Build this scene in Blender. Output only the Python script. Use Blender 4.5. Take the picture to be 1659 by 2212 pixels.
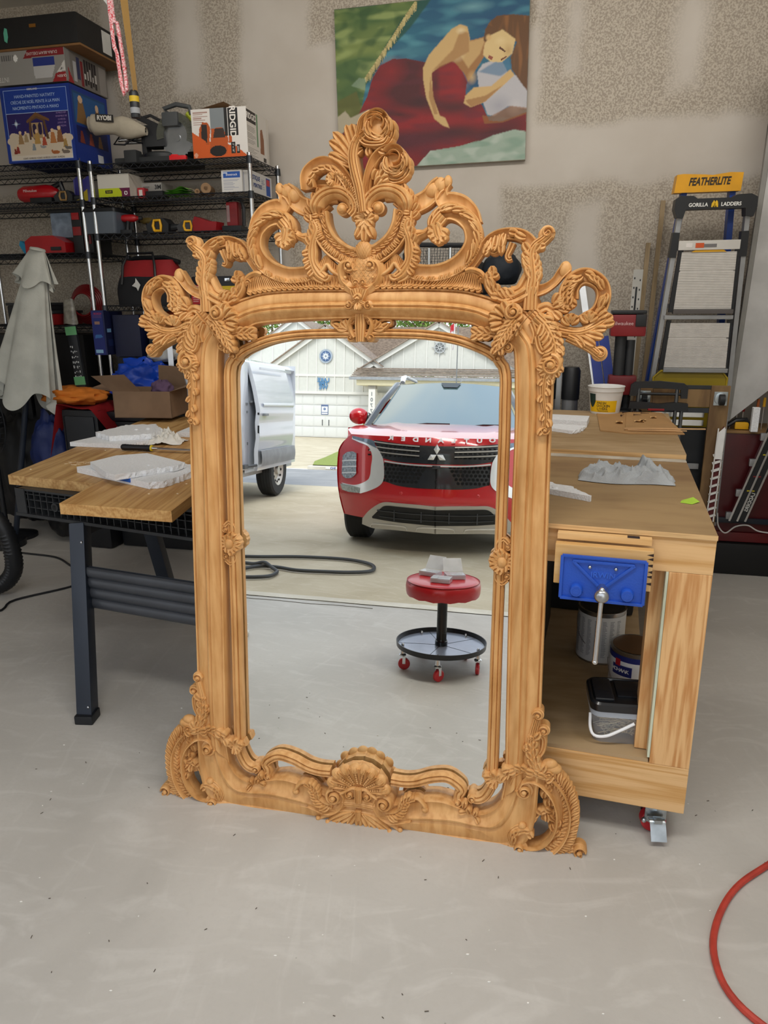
import bpy, bmesh, math, random
import numpy as np
from mathutils import Vector, Matrix, noise
random.seed(7)
PI = math.pi
R = math.radians
sc = bpy.context.scene
col = sc.collection
for o in list(bpy.data.objects): bpy.data.objects.remove(o)

# ---------------------------------------------------------------- camera
cam_d = bpy.data.cameras.new('camera'); cam = bpy.data.objects.new('camera', cam_d); col.objects.link(cam)
_p, _r = R(15.92), R(-.45)
_fw = Vector((0, math.cos(_p), -math.sin(_p))); _rt = Vector((1, 0, 0)); _up = _rt.cross(_fw)
_r2 = _rt*math.cos(_r)+_up*math.sin(_r); _u2 = -_rt*math.sin(_r)+_up*math.cos(_r)
cam.matrix_world = Matrix(((_r2.x, _u2.x, -_fw.x, 0), (_r2.y, _u2.y, -_fw.y, 0), (_r2.z, _u2.z, -_fw.z, 1.5), (0, 0, 0, 1)))
cam_d.sensor_fit = 'HORIZONTAL'; cam_d.sensor_width = 36; cam_d.lens = 36*1590/1659
cam_d.clip_start = .02; cam_d.clip_end = 300
sc.camera = cam

# ---------------------------------------------------------------- sky, sun, exposure
w = bpy.data.worlds.new('sky'); sc.world = w; w.use_nodes = True
nt = w.node_tree; nt.nodes.clear()
tc = nt.nodes.new('ShaderNodeTexCoord'); sep = nt.nodes.new('ShaderNodeSeparateXYZ'); nt.links.new(tc.outputs['Generated'], sep.inputs[0])
cr = nt.nodes.new('ShaderNodeValToRGB'); nt.links.new(sep.outputs[2], cr.inputs[0])
cr.color_ramp.elements[0].position = 0; cr.color_ramp.elements[0].color = (.86, .9, .95, 1)
cr.color_ramp.elements[1].position = .9; cr.color_ramp.elements[1].color = (.55, .68, .92, 1)
e = cr.color_ramp.elements.new(.35); e.color = (.8, .88, .98, 1)
nz = nt.nodes.new('ShaderNodeTexNoise'); nz.inputs['Scale'].default_value = 3.2; nz.inputs['Detail'].default_value = 5
nt.links.new(tc.outputs['Generated'], nz.inputs['Vector'])
cm = nt.nodes.new('ShaderNodeMapRange'); cm.inputs['From Min'].default_value = .42; cm.inputs['From Max'].default_value = .62
nt.links.new(nz.outputs[0], cm.inputs['Value'])
mx = nt.nodes.new('ShaderNodeMixRGB'); nt.links.new(cm.outputs[0], mx.inputs[0]); nt.links.new(cr.outputs[0], mx.inputs[1]); mx.inputs[2].default_value = (1, .99, .97, 1)
bg = nt.nodes.new('ShaderNodeBackground'); nt.links.new(mx.outputs[0], bg.inputs[0]); bg.inputs[1].default_value = .9
ow = nt.nodes.new('ShaderNodeOutputWorld'); nt.links.new(bg.outputs[0], ow.inputs[0])
sd = bpy.data.lights.new('sun', 'SUN'); sd.energy = 1.1; sd.angle = R(25); sd.color = (1, .95, .86)
so = bpy.data.objects.new('sun', sd); col.objects.link(so); so.location = (0, 0, 12)
so.rotation_euler = Vector((-.25, -.75, -1)).to_track_quat('-Z', 'Y').to_euler()
# two added fill lights, unseen overhead, brightening the work area
for k, (lx, ly) in enumerate([(-.5, .9), (.9, 1.0)]):
    ld = bpy.data.lights.new('work_fill', 'AREA'); ld.shape = 'RECTANGLE'; ld.size = 1.2; ld.size_y = .25; ld.energy = 12; ld.color = (1, .97, .92)
    lo = bpy.data.objects.new('work_fill', ld); col.objects.link(lo); lo.location = (lx, ly, 3.02)
# three more added fill lights out of view, tilted to brighten the back wall
for (lx, ly) in [(-.75, 3.25), (.45, 2.98), (1.6, 2.7)]:
    ld = bpy.data.lights.new('wall_fill', 'AREA'); ld.shape = 'RECTANGLE'; ld.size = 1.1; ld.size_y = .2; ld.energy = 4.6; ld.color = (1, .96, .9)
    lo = bpy.data.objects.new('wall_fill', ld); col.objects.link(lo); lo.location = (lx, ly, 3.12)
    lo.rotation_euler = Vector((.2, .85, -.42)).to_track_quat('-Z', 'Y').to_euler()
vs = sc.view_settings; vs.view_transform = 'Standard'; vs.look = 'None'; vs.gamma = 1; vs.use_curve_mapping = False; vs.exposure = .95
sc.display_settings.display_device = 'sRGB'

# ---------------------------------------------------------------- materials
def srgb(c):
    if isinstance(c, str):
        c = c.lstrip('#'); c = tuple(int(c[i:i+2], 16)/255 for i in (0, 2, 4))
    return tuple((x/12.92 if x <= .04045 else ((x+.055)/1.055)**2.4) for x in c)
def _new(name):
    m = bpy.data.materials.new(name); m.use_nodes = True; n = m.node_tree
    return m, n, n.nodes['Principled BSDF']
def mat(name, c, rough=.5, metal=0, var=.08, scale=8, bump=0, bscale=60, coat=0, trans=0, alpha=1, spec=.5, emit=0, c2=None, stretch=(1, 1, 1)):
    m, n, b = _new(name); L = n.links
    c = srgb(c); b.inputs['Roughness'].default_value = rough; b.inputs['Metallic'].default_value = metal
    b.inputs['Coat Weight'].default_value = coat; b.inputs['Coat Roughness'].default_value = .05
    b.inputs['Transmission Weight'].default_value = trans; b.inputs['Alpha'].default_value = alpha
    b.inputs['Specular IOR Level'].default_value = spec
    t = n.nodes.new('ShaderNodeTexCoord'); mp = n.nodes.new('ShaderNodeMapping'); L.new(t.outputs['Object'], mp.inputs[0]); mp.inputs['Scale'].default_value = stretch
    nz = n.nodes.new('ShaderNodeTexNoise'); nz.inputs['Scale'].default_value = scale; nz.inputs['Detail'].default_value = 5; L.new(mp.outputs[0], nz.inputs[0])
    r = n.nodes.new('ShaderNodeValToRGB'); L.new(nz.outputs[0], r.inputs[0])
    a = srgb(c2) if c2 else tuple(x*(1-var) for x in c); d = c if c2 else tuple(min(1, x*(1+var)) for x in c)
    r.color_ramp.elements[0].position = .38; r.color_ramp.elements[0].color = (*a, 1)
    r.color_ramp.elements[1].position = .62; r.color_ramp.elements[1].color = (*d, 1)
    L.new(r.outputs[0], b.inputs['Base Color'])
    if bump:
        n2 = n.nodes.new('ShaderNodeTexNoise'); n2.inputs['Scale'].default_value = bscale; n2.inputs['Detail'].default_value = 3; L.new(t.outputs['Object'], n2.inputs[0])
        bp = n.nodes.new('ShaderNodeBump'); bp.inputs['Strength'].default_value = bump; bp.inputs['Distance'].default_value = .004; L.new(n2.outputs[0], bp.inputs['Height']); L.new(bp.outputs[0], b.inputs['Normal'])
    if emit:
        b.inputs['Emission Color'].default_value = (*c, 1); b.inputs['Emission Strength'].default_value = emit
    return m
def wood(name, c1, c2, axis=(1, 0, 0), scale=14, stretch=.08, rough=.55, bump=.15, ring=2.2, amp=.22):
    """long-grained board: rings wander along 'axis'"""
    m, n, b = _new(name); L = n.links; b.inputs['Roughness'].default_value = rough
    t = n.nodes.new('ShaderNodeTexCoord'); mp = n.nodes.new('ShaderNodeMapping'); L.new(t.outputs['Object'], mp.inputs[0])
    ax = Vector(axis).normalized()
    q = ax.rotation_difference(Vector((1, 0, 0))).to_euler(); mp.vector_type = 'POINT'; mp.inputs['Rotation'].default_value = q
    mp2 = n.nodes.new('ShaderNodeMapping'); mp2.inputs['Scale'].default_value = (stretch, 1, 1); L.new(mp.outputs[0], mp2.inputs[0])
    nz = n.nodes.new('ShaderNodeTexNoise'); nz.inputs['Scale'].default_value = scale*.35; nz.inputs['Detail'].default_value = 2; nz.inputs['Distortion'].default_value = .4; L.new(mp2.outputs[0], nz.inputs[0])
    wv = n.nodes.new('ShaderNodeMath'); wv.operation = 'MULTIPLY'; wv.inputs[1].default_value = ring*14; L.new(nz.outputs[0], wv.inputs[0])
    sn = n.nodes.new('ShaderNodeMath'); sn.operation = 'SINE'; L.new(wv.outputs[0], sn.inputs[0])
    f = n.nodes.new('ShaderNodeTexNoise'); f.inputs['Scale'].default_value = scale*6; f.inputs['Detail'].default_value = 4; L.new(mp2.outputs[0], f.inputs[0])
    ad = n.nodes.new('ShaderNodeMath'); ad.operation = 'MULTIPLY_ADD'; L.new(sn.outputs[0], ad.inputs[0]); ad.inputs[1].default_value = amp; L.new(f.outputs[0], ad.inputs[2])
    r = n.nodes.new('ShaderNodeValToRGB'); L.new(ad.outputs[0], r.inputs[0])
    r.color_ramp.elements[0].position = .2; r.color_ramp.elements[0].color = (*srgb(c2), 1)
    r.color_ramp.elements[1].position = .72; r.color_ramp.elements[1].color = (*srgb(c1), 1)
    L.new(r.outputs[0], b.inputs['Base Color'])
    if bump:
        bp = n.nodes.new('ShaderNodeBump'); bp.inputs['Strength'].default_value = bump; bp.inputs['Distance'].default_value = .002; L.new(ad.outputs[0], bp.inputs['Height']); L.new(bp.outputs[0], b.inputs['Normal'])
    return m
def paint_mat(name, rough=.55, bump=0):
    m, n, b = _new(name); b.inputs['Roughness'].default_value = rough
    a = n.nodes.new('ShaderNodeAttribute'); a.attribute_name = 'print'; n.links.new(a.outputs['Color'], b.inputs['Base Color'])
    if bump:
        t = n.nodes.new('ShaderNodeTexCoord'); nz = n.nodes.new('ShaderNodeTexNoise'); nz.inputs['Scale'].default_value = 300; n.links.new(t.outputs['Object'], nz.inputs[0])
        bp = n.nodes.new('ShaderNodeBump'); bp.inputs['Strength'].default_value = bump; bp.inputs['Distance'].default_value = .002; n.links.new(nz.outputs[0], bp.inputs['Height']); n.links.new(bp.outputs[0], b.inputs['Normal'])
    return m
PRINT = paint_mat('printed_card')
_cache = {}
def M(c, rough=.5, **k):
    key = (str(c), rough, tuple(sorted(k.items())))
    if key not in _cache: _cache[key] = mat('plain_%d' % len(_cache), c, rough, **k)
    return _cache[key]

# ---------------------------------------------------------------- mesh building
def T(x=0, y=0, z=0, rz=0, rx=0, ry=0):
    return Matrix.Translation((x, y, z)) @ Matrix.Rotation(R(rz), 4, 'Z') @ Matrix.Rotation(R(ry), 4, 'Y') @ Matrix.Rotation(R(rx), 4, 'X')
class MB:
    def __init__(s, xf=None): s.v = []; s.f = []; s.xf = xf or Matrix()
    def add(s, vs, fs):
        k = len(s.v); s.v += [tuple(v) for v in vs]; s.f += [tuple(i+k for i in f) for f in fs]; return s
    def box(s, x0, y0, z0, x1, y1, z1, b=0, xf=None):
        """box with optional chamfer b"""
        if b <= 0:
            vs = [(x, y, z) for z in (z0, z1) for y in (y0, y1) for x in (x0, x1)]
            fs = [(0, 2, 3, 1), (4, 5, 7, 6), (0, 1, 5, 4), (2, 6, 7, 3), (0, 4, 6, 2), (1, 3, 7, 5)]
        else:
            bm = bmesh.new(); bmesh.ops.create_cube(bm, size=1)
            for v in bm.verts: v.co = Vector(((x0+x1)/2+v.co.x*(x1-x0), (y0+y1)/2+v.co.y*(y1-y0), (z0+z1)/2+v.co.z*(z1-z0)))
            bmesh.ops.bevel(bm, geom=list(bm.edges), offset=b, segments=2, affect='EDGES', profile=.7)
            bm.verts.index_update(); vs = [v.co.copy() for v in bm.verts]; fs = [[v.index for v in f.verts] for f in bm.faces]; bm.free()
        if xf: vs = [xf @ Vector(v) for v in vs]
        return s.add(vs, fs)
    def obox(s, p0, p1, wd, ht, up=(0, 0, 1), b=0):
        """bar from p0 to p1 with width wd (sideways) and ht (along up)"""
        p0 = Vector(p0); p1 = Vector(p1); d = p1-p0; L = d.length; d.normalize(); u = Vector(up); sd_ = d.cross(u)
        if sd_.length < 1e-5: sd_ = d.cross(Vector((1, 0, 0)))
        sd_.normalize(); u = sd_.cross(d)
        X = Matrix(((d.x, sd_.x, u.x, p0.x), (d.y, sd_.y, u.y, p0.y), (d.z, sd_.z, u.z, p0.z), (0, 0, 0, 1)))
        return s.box(0, -wd/2, -ht/2, L, wd/2, ht/2, b, X)
    def tube(s, pts, r, n=8, closed=False, cap=True):
        pts = [Vector(p) for p in pts]; m = len(pts); rings = []; prev = None
        for i, p in enumerate(pts):
            if closed: t = pts[(i+1) % m]-pts[i-1]
            else: t = pts[min(i+1, m-1)]-pts[max(i-1, 0)]
            if t.length < 1e-9: t = Vector((0, 0, 1))
            t.normalize()
            if prev is None: a = t.orthogonal().normalized()
            else:
                a = prev-t*prev.dot(t)
                if a.length < 1e-6: a = t.orthogonal()
                a.normalize()
            prev = a; bb = t.cross(a); rr = r[i] if hasattr(r, '__len__') else r
            rings.append([p+(a*math.cos(2*PI*k/n)+bb*math.sin(2*PI*k/n))*rr for k in range(n)])
        vs = [v for q in rings for v in q]; fs = []
        for i in range(m if closed else m-1):
            j = (i+1) % m
            for k in range(n): fs.append((i*n+k, i*n+(k+1) % n, j*n+(k+1) % n, j*n+k))
        if cap and not closed: fs.append(tuple(reversed(range(n)))); fs.append(tuple((m-1)*n+k for k in range(n)))
        return s.add(vs, fs)
    def cyl(s, p0, p1, r, r2=None, n=20): return s.tube([p0, p1], [r, r if r2 is None else r2], n)
    def lathe(s, prof, c=(0, 0, 0), n=28, axis='Z', cap=True):
        """prof: (radius, height) pairs"""
        vs = []; fs = []; m = len(prof)
        for (r, h) in prof:
            for k in range(n):
                a = 2*PI*k/n; x, y, z = r*math.cos(a), r*math.sin(a), h
                if axis == 'X': x, y, z = h, r*math.cos(a), r*math.sin(a)
                if axis == 'Y': x, y, z = r*math.sin(a), h, r*math.cos(a)
                vs.append((c[0]+x, c[1]+y, c[2]+z))
        for i in range(m-1):
            for k in range(n): fs.append((i*n+k, i*n+(k+1) % n, (i+1)*n+(k+1) % n, (i+1)*n+k))
        if cap and prof[0][0] > 1e-6: fs.append(tuple(reversed(range(n))))
        if cap and prof[-1][0] > 1e-6: fs.append(tuple((m-1)*n+k for k in range(n)))
        return s.add(vs, fs)
    def sphere(s, c, r, n=12, sq=(1, 1, 1)):
        pr = [(math.sin(PI*i/n), -math.cos(PI*i/n)) for i in range(n+1)]
        vs = []; fs = []; N = n*2
        for (a, h) in pr:
            for k in range(N): vs.append((c[0]+r*sq[0]*a*math.cos(2*PI*k/N), c[1]+r*sq[1]*a*math.sin(2*PI*k/N), c[2]+r*sq[2]*h))
        for i in range(n):
            for k in range(N): fs.append((i*N+k, i*N+(k+1) % N, (i+1)*N+(k+1) % N, (i+1)*N+k))
        return s.add(vs, fs)
    def prism(s, poly, z0, z1, plane='XY'):
        """extrude polygon; plane XY -> along z, XZ -> along y, YZ -> along x"""
        n = len(poly)
        def P(a, b, c): return {'XY': (a, b, c), 'XZ': (a, c, b), 'YZ': (c, a, b)}[plane]
        vs = [P(a, b, z0) for a, b in poly]+[P(a, b, z1) for a, b in poly]
        fs = [tuple(reversed(range(n))), tuple(range(n, 2*n))]+[(i, (i+1) % n, (i+1) % n+n, i+n) for i in range(n)]
        return s.add(vs, fs)
    def grid(s, fn, nu, nv, wrap=False):
        vs = [fn(i/nu, j/nv) for j in range(nv+1) for i in range(nu+1)]
        fs = [(j*(nu+1)+i, j*(nu+1)+i+1, (j+1)*(nu+1)+i+1, (j+1)*(nu+1)+i) for j in range(nv) for i in range(nu)]
        return s.add(vs, fs)
    def mirrored(s):
        m = MB(s.xf); m.v = [(-a, b, c) for a, b, c in s.v]; m.f = [tuple(reversed(f)) for f in s.f]; return m
    def build(s, name, mt, parent=None, smooth=35, label=None, fix=True, local=False):
        me = bpy.data.meshes.new(name)
        me.from_pydata([s.xf @ Vector(v) for v in s.v], [], s.f); me.update()
        if fix:
            bm = bmesh.new(); bm.from_mesh(me); bmesh.ops.recalc_face_normals(bm, faces=bm.faces)
            bm.to_mesh(me); bm.free()
        me.materials.append(mt)
        if smooth:
            me.polygons.foreach_set('use_smooth', [True]*len(me.polygons))
            try: me.set_sharp_from_angle(angle=R(smooth))
            except Exception: pass
        o = bpy.data.objects.new(name, me); col.objects.link(o)
        if parent:
            o.parent = parent
            if not local: o.matrix_parent_inverse = parent_world(parent).inverted()
        if label: o['label'] = label
        return o
def parent_world(o):
    m = o.matrix_basis.copy()
    if o.parent: m = parent_world(o.parent) @ o.matrix_parent_inverse @ m
    return m
def tag(o, label, cat, group=None, kind=None):
    if label: o['label'] = label
    if cat: o['category'] = cat
    if group: o['group'] = group
    if kind: o['kind'] = kind
    return o
def thing(name, loc, label, cat, group=None, rz=0):
    o = bpy.data.objects.new(name, None); o.empty_display_size = .05; col.objects.link(o); o.location = loc; o.rotation_euler.z = R(rz)
    return tag(o, label, cat, group)
def struct(mb, name, mt, smooth=0, label=None):
    o = mb.build(name, mt, None, smooth, label); o['kind'] = 'structure'; return o
def dup(root, loc, rz=None, label=None):
    """copy a thing and, object by object, its parts and their sub-parts"""
    r = root.copy(); col.objects.link(r); r.location = loc
    if rz is not None: r.rotation_euler.z = R(rz)
    if label: r['label'] = label
    def kids(src, dst):
        for ch in list(src.children):
            c = ch.copy(); col.objects.link(c); c.parent = dst; kids(ch, c)
    kids(root, r); return r
def spline(pts, n=24):
    """Catmull-Rom through 2-D or 3-D points, n samples, even in arc length"""
    P = [np.array(p, float) for p in pts]
    if len(P) == 2: return [P[0]+(P[1]-P[0])*i/(n-1) for i in range(n)]
    P = [2*P[0]-P[1]]+P+[2*P[-1]-P[-2]]; out = []
    for i in range(1, len(P)-2):
        for k in range(16):
            t = k/16; a, b, c, d = P[i-1], P[i], P[i+1], P[i+2]
            out.append(.5*((2*b)+(c-a)*t+(2*a-5*b+4*c-d)*t*t+(3*b-a-3*c+d)*t**3))
    out.append(P[-2]); out = np.array(out)
    s = np.concatenate([[0], np.cumsum(np.linalg.norm(np.diff(out, axis=0), axis=1))])
    q = np.linspace(0, s[-1], n)
    return [np.array([np.interp(x, s, out[:, k]) for k in range(out.shape[1])]) for x in q]
def text(body, parent, mt, size, xf, ext=.0008, name='lettering', align='CENTER', bold=0, squash=1, shear=0, label=None, back=False):
    cu = bpy.data.curves.new(name, 'FONT'); cu.body = body; cu.size = size; cu.align_x = align; cu.align_y = 'CENTER'; cu.extrude = ext; cu.offset = bold; cu.shear = shear; cu.resolution_u = 3
    o = bpy.data.objects.new(name, cu); col.objects.link(o)
    dg = bpy.context.evaluated_depsgraph_get(); me = bpy.data.meshes.new_from_object(o.evaluated_get(dg))
    bpy.data.objects.remove(o); me.transform(xf @ Matrix.Diagonal((squash*(-1 if back else 1), 1, 1, 1))); me.materials.clear(); me.materials.append(mt)
    ob = bpy.data.objects.new(name, me); col.objects.link(ob)
    if parent: ob.parent = parent; ob.matrix_parent_inverse = parent_world(parent).inverted()
    if label: ob['label'] = label
    return ob
# flat print: colours laid on a fine mesh grid (posters, cartons, the canvas)
def inpoly(X, Y, poly):
    r = np.zeros(X.shape, bool); n = len(poly)
    for i in range(n):
        x0, y0 = poly[i]; x1, y1 = poly[(i+1) % n]
        if y0 == y1: continue
        c = ((y0 > Y) != (y1 > Y)) & (X < (x1-x0)*(Y-y0)/(y1-y0)+x0); r ^= c
    return r
class Canvas:
    def __init__(s, w, h, nu, nv, bgc):
        s.w, s.h, s.nu, s.nv = w, h, nu, nv
        x = (np.arange(nu)+.5)/nu; y = (np.arange(nv)+.5)/nv; s.X, s.Y = np.meshgrid(x, y); s.C = np.zeros((nv, nu, 3)); s.C[:] = srgb(bgc)
    def fill(s, mask, c, a=1):
        m = (mask.astype(float)*a)[..., None]; s.C = s.C*(1-m)+np.array(srgb(c))*m; return s
    def rect(s, x0, y0, x1, y1, c, a=1): return s.fill((s.X >= x0) & (s.X <= x1) & (s.Y >= y0) & (s.Y <= y1), c, a)
    def poly(s, p, c, a=1, blur=0): 
        m = inpoly(s.X, s.Y, p).astype(float)
        for _ in range(blur):
            m = (m+np.roll(m, 1, 0)+np.roll(m, -1, 0)+np.roll(m, 1, 1)+np.roll(m, -1, 1))/5
        return s.fill(m, c, a)
    def ell(s, cx, cy, rx, ry, c, a=1, soft=0, rot=0):
        dx, dy = s.X-cx, s.Y-cy; ca, sa = math.cos(rot), math.sin(rot); d = np.sqrt(((dx*ca+dy*sa)/rx)**2+((-dx*sa+dy*ca)/ry)**2)
        m = np.clip((1-d)/max(soft, .001), 0, 1) if soft else (d < 1); return s.fill(m, c, a)
    def lines(s, x0, y0, x1, y1, n, c, a=.7):
        """rows of tiny print"""
        rng = np.random.RandomState(int(x0*97+y0*31+n)); hh = (y1-y0)/n
        for i in range(n):
            xx = x0+(x1-x0)*rng.uniform(.5, 1); s.rect(x0, y0+hh*(i+.25), xx, y0+hh*(i+.7), c, a)
        return s
    def build(s, name, xf, parent, mt=None):
        """xf maps local (x across, 0, z up) onto the surface; y- is the printed side"""
        nu, nv = s.nu, s.nv
        xs = np.linspace(0, s.w, nu+1); zs = np.linspace(0, s.h, nv+1); XX, ZZ = np.meshgrid(xs, zs)
        me = bpy.data.meshes.new(name); V = np.stack([XX, np.zeros_like(XX), ZZ], -1).reshape(-1, 3)
        i, j = np.meshgrid(np.arange(nu), np.arange(nv)); k = (j*(nu+1)+i).reshape(-1); F = np.stack([k, k+1, k+nu+2, k+nu+1], -1)
        me.vertices.add(len(V)); me.vertices.foreach_set('co', V.astype(np.float32).ravel())
        me.loops.add(F.size); me.loops.foreach_set('vertex_index', F.astype(np.int32).ravel())
        me.polygons.add(len(F)); me.polygons.foreach_set('loop_start', np.arange(0, F.size, 4, dtype=np.int32)); me.update(calc_edges=True)
        at = me.color_attributes.new('print', 'FLOAT_COLOR', 'CORNER')
        Cc = np.concatenate([s.C.reshape(-1, 3), np.ones((nu*nv, 1))], 1); at.data.foreach_set('color', np.repeat(Cc, 4, axis=0).astype(np.float32).ravel())
        me.transform(xf); me.materials.append(mt or PRINT)
        o = bpy.data.objects.new(name, me); col.objects.link(o)
        if parent: o.parent = parent; o.matrix_parent_inverse = parent_world(parent).inverted()
        return o
def ngrid(w, h, f, seed=0):
    g = np.zeros((h, w)); 
    for j in range(h):
        for i in range(w): g[j, i] = noise.noise((i*f, j*f, seed))
    return g
YAW = -12.9     # the back wall, both benches and the mirror stand turned by this much
EX = Vector((math.cos(R(YAW)), math.sin(R(YAW)), 0)); NH = Vector((math.sin(R(YAW)), -math.cos(R(YAW)), 0))
GW = T(0, 4.8, 0, YAW)     # back-wall frame: x along the wall, y into it, z up

# ================================================================ STRUCTURE
def concrete(name, base, dark, light, rough=.6, scratch=.5):
    m, n, b = _new(name); L = n.links; b.inputs['Roughness'].default_value = rough; b.inputs['Specular IOR Level'].default_value = .35
    t = n.nodes.new('ShaderNodeTexCoord')
    def nz(s, d=6, st=(1, 1, 1), dist=0):
        mp = n.nodes.new('ShaderNodeMapping'); L.new(t.outputs['Object'], mp.inputs[0]); mp.inputs['Scale'].default_value = st
        x = n.nodes.new('ShaderNodeTexNoise'); x.inputs['Scale'].default_value = s; x.inputs['Detail'].default_value = d; x.inputs['Distortion'].default_value = dist; L.new(mp.outputs[0], x.inputs[0]); return x.outputs[0]
    def ramp(src, p0, c0, p1, c1):
        r = n.nodes.new('ShaderNodeValToRGB'); L.new(src, r.inputs[0]); e = r.color_ramp.elements
        e[0].position = p0; e[0].color = (*c0, 1); e[1].position = p1; e[1].color = (*c1, 1); return r.outputs[0]
    def mix(f, a, c2, mode='MIX'):
        x = n.nodes.new('ShaderNodeMixRGB'); x.blend_type = mode; x.use_clamp = True
        if isinstance(f, float): x.inputs[0].default_value = f
        else: L.new(f, x.inputs[0])
        L.new(a, x.inputs[1])
        if isinstance(c2, tuple): x.inputs[2].default_value = (*c2, 1)
        else: L.new(c2, x.inputs[2])
        return x.outputs[0]
    c = ramp(nz(1.1, 8, dist=1.5), .3, srgb(dark), .7, srgb(base))
    c = mix(ramp(nz(3.7, 9, (1, 2.4, 1), 2.), .52, (0, 0, 0), .72, (scratch,)*3), c, srgb(light))
    c = mix(ramp(nz(9, 12, (1, .16, 1), 2.5), .6, (0, 0, 0), .7, (scratch*.45,)*3), c, srgb(light))
    c = mix(ramp(nz(60, 4), .35, (.18,)*3, .5, (0, 0, 0)), c, srgb(dark))
    # pitting: scattered dark specks
    v = n.nodes.new('ShaderNodeTexVoronoi'); v.inputs['Scale'].default_value = 9; L.new(t.outputs['Object'], v.inputs[0])
    c = mix(ramp(v.outputs['Distance'], .012, (.55,)*3, .03, (0, 0, 0)), c, srgb('#4d463c'))
    L.new(c, b.inputs['Base Color'])
    bp = n.nodes.new('ShaderNodeBump'); bp.inputs['Strength'].default_value = .25; bp.inputs['Distance'].default_value = .003; L.new(nz(40, 6), bp.inputs['Height']); L.new(bp.outputs[0], b.inputs['Normal'])
    return m
C_FLOOR = concrete('garage_concrete', '#c3bfb8', '#b0aca5', '#d2cfc9', .5, .4)
C_DRIVE = concrete('driveway_concrete', '#c9bea6', '#b3a68c', '#d6cdb9', .75, .35)
C_STRIP = concrete('threshold_concrete', '#dcd6c8', '#c4bdad', '#e8e4da', .8, .3)
C_ROAD = concrete('asphalt', '#989899', '#87888a', '#a5a5a6', .85, .3)

struct(MB(GW).box(-4.2, -5.13, -.2, 2.42, .02, 0), 'floor', C_FLOOR)
def edge_strip(u, v): 
    x = -4.2+6.6*u; return (x, -5.13-.085*(1-v)-.03*(noise.noise((x*1.3, 3, 0))+.3)*(1-v)+.02*noise.noise((x*2, 9, 0))*v, .004)
s = MB(GW); s.box(-4.2, -5.235, -.2, 2.42, -5.125, .0); s.grid(edge_strip, 60, 1)
struct(s, 'trim_1', C_STRIP, label='pale worn concrete lip where the garage slab meets the driveway')
# crack and chipped patch in the slab by the opening
ck = MB(GW); px = -1.62
pts = []
for i in range(26):
    pts.append(Vector((-1.25-.62*i/25+.02*noise.noise((i*.7, 1, 0)), -5.05+.34*i/25+.03*noise.noise((i*.5, 5, 0)), .0006)))
ck.tube(pts, [.0035*(1-.5*i/25) for i in range(26)], 5)
pts = [Vector((-2.4+i*.13, -5.06+.03*noise.noise((i*.6, 2, 2)), .0006)) for i in range(20)]; ck.tube(pts, .0025, 5)
o = ck.build('crack', M('#5c564b', .9)); o.parent = bpy.data.objects['floor']

# back wall: board with sprayed texture and smooth taped joints (mask painted on the mesh)
def wall_mask(s_, z):
    """1 = rough sprayed texture, 0 = smooth joint compound"""
    def bx(x0, x1, z0, z1, sf=.05):
        wob = .05*noise.noise((s_*3, z*3, 7))+.02*noise.noise((s_*9, z*9, 2))
        a = min((s_-x0), (x1-s_), (z-z0), (z1-z))+wob; return max(0, min(1, a/sf+.5))
    m = 0
    m = max(m, bx(-1.7, -.86, 2.55, 3.4)*(1-bx(-1.29, -1.1, 2.74, 3.5, .08)))
    m = max(m, bx(-3.5, -1.75, 2.9, 3.6)); m = max(m, bx(-3.5, -.5, 0.2, 2.22)*(1-bx(-.72, -.62, .2, 2.3))*(1-bx(-1.05, -.9, 1.7, 2.1, .1)))
    m = max(m, bx(-.66, -.45, 2.02, 2.22)); m = max(m, bx(-.42, .9, 2.95, 3.5))
    m = max(m, bx(.9, 2.6, 2.46, 3.5)*(1-bx(1.05, 1.12, 2.72, 3.6, .08))*(1-bx(1.62, 1.74, 2.6, 3.6, .1)))
    m = max(m, bx(.72, 2.15, 0.2, 2.14)*(1-bx(1.13, 1.28, 1.3, 2.03, .08)))
    m = max(m, bx(-.45, .5, .2, 1.9)*.6)
    return m
nu, nv = 260, 130
wb = MB(GW); wb.grid(lambda u, v: (-4.2+6.62*u, 0, 3.3*v), nu, nv)
wob = wb.build('wall_back', None or M('#ffffff'), None, 0, fix=False)
m, n, b = _new('textured_drywall'); L = n.links
a = n.nodes.new('ShaderNodeAttribute'); a.attribute_name = 'texmask'
t = n.nodes.new('ShaderNodeTexCoord')
n1 = n.nodes.new('ShaderNodeTexNoise'); n1.inputs['Scale'].default_value = 105; n1.inputs['Detail'].default_value = 3; L.new(t.outputs['Object'], n1.inputs[0])
r1 = n.nodes.new('ShaderNodeValToRGB'); L.new(n1.outputs[0], r1.inputs[0]); r1.color_ramp.elements[0].position = .42; r1.color_ramp.elements[0].color = (*srgb('#9a9083'), 1); r1.color_ramp.elements[1].position = .58; r1.color_ramp.elements[1].color = (*srgb('#bab1a3'), 1)
n2 = n.nodes.new('ShaderNodeTexNoise'); n2.inputs['Scale'].default_value = 2.5; n2.inputs['Detail'].default_value = 4; L.new(t.outputs['Object'], n2.inputs[0])
r2 = n.nodes.new('ShaderNodeValToRGB'); L.new(n2.outputs[0], r2.inputs[0]); r2.color_ramp.elements[0].position = .35; r2.color_ramp.elements[0].color = (*srgb('#bab2a8'), 1); r2.color_ramp.elements[1].position = .65; r2.color_ramp.elements[1].color = (*srgb('#c4bdb4'), 1)
mxx = n.nodes.new('ShaderNodeMixRGB'); L.new(a.outputs['Fac'], mxx.inputs[0]); L.new(r2.outputs[0], mxx.inputs[1]); L.new(r1.outputs[0], mxx.inputs[2]); L.new(mxx.outputs[0], b.inputs['Base Color'])
b.inputs['Roughness'].default_value = .85
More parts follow.
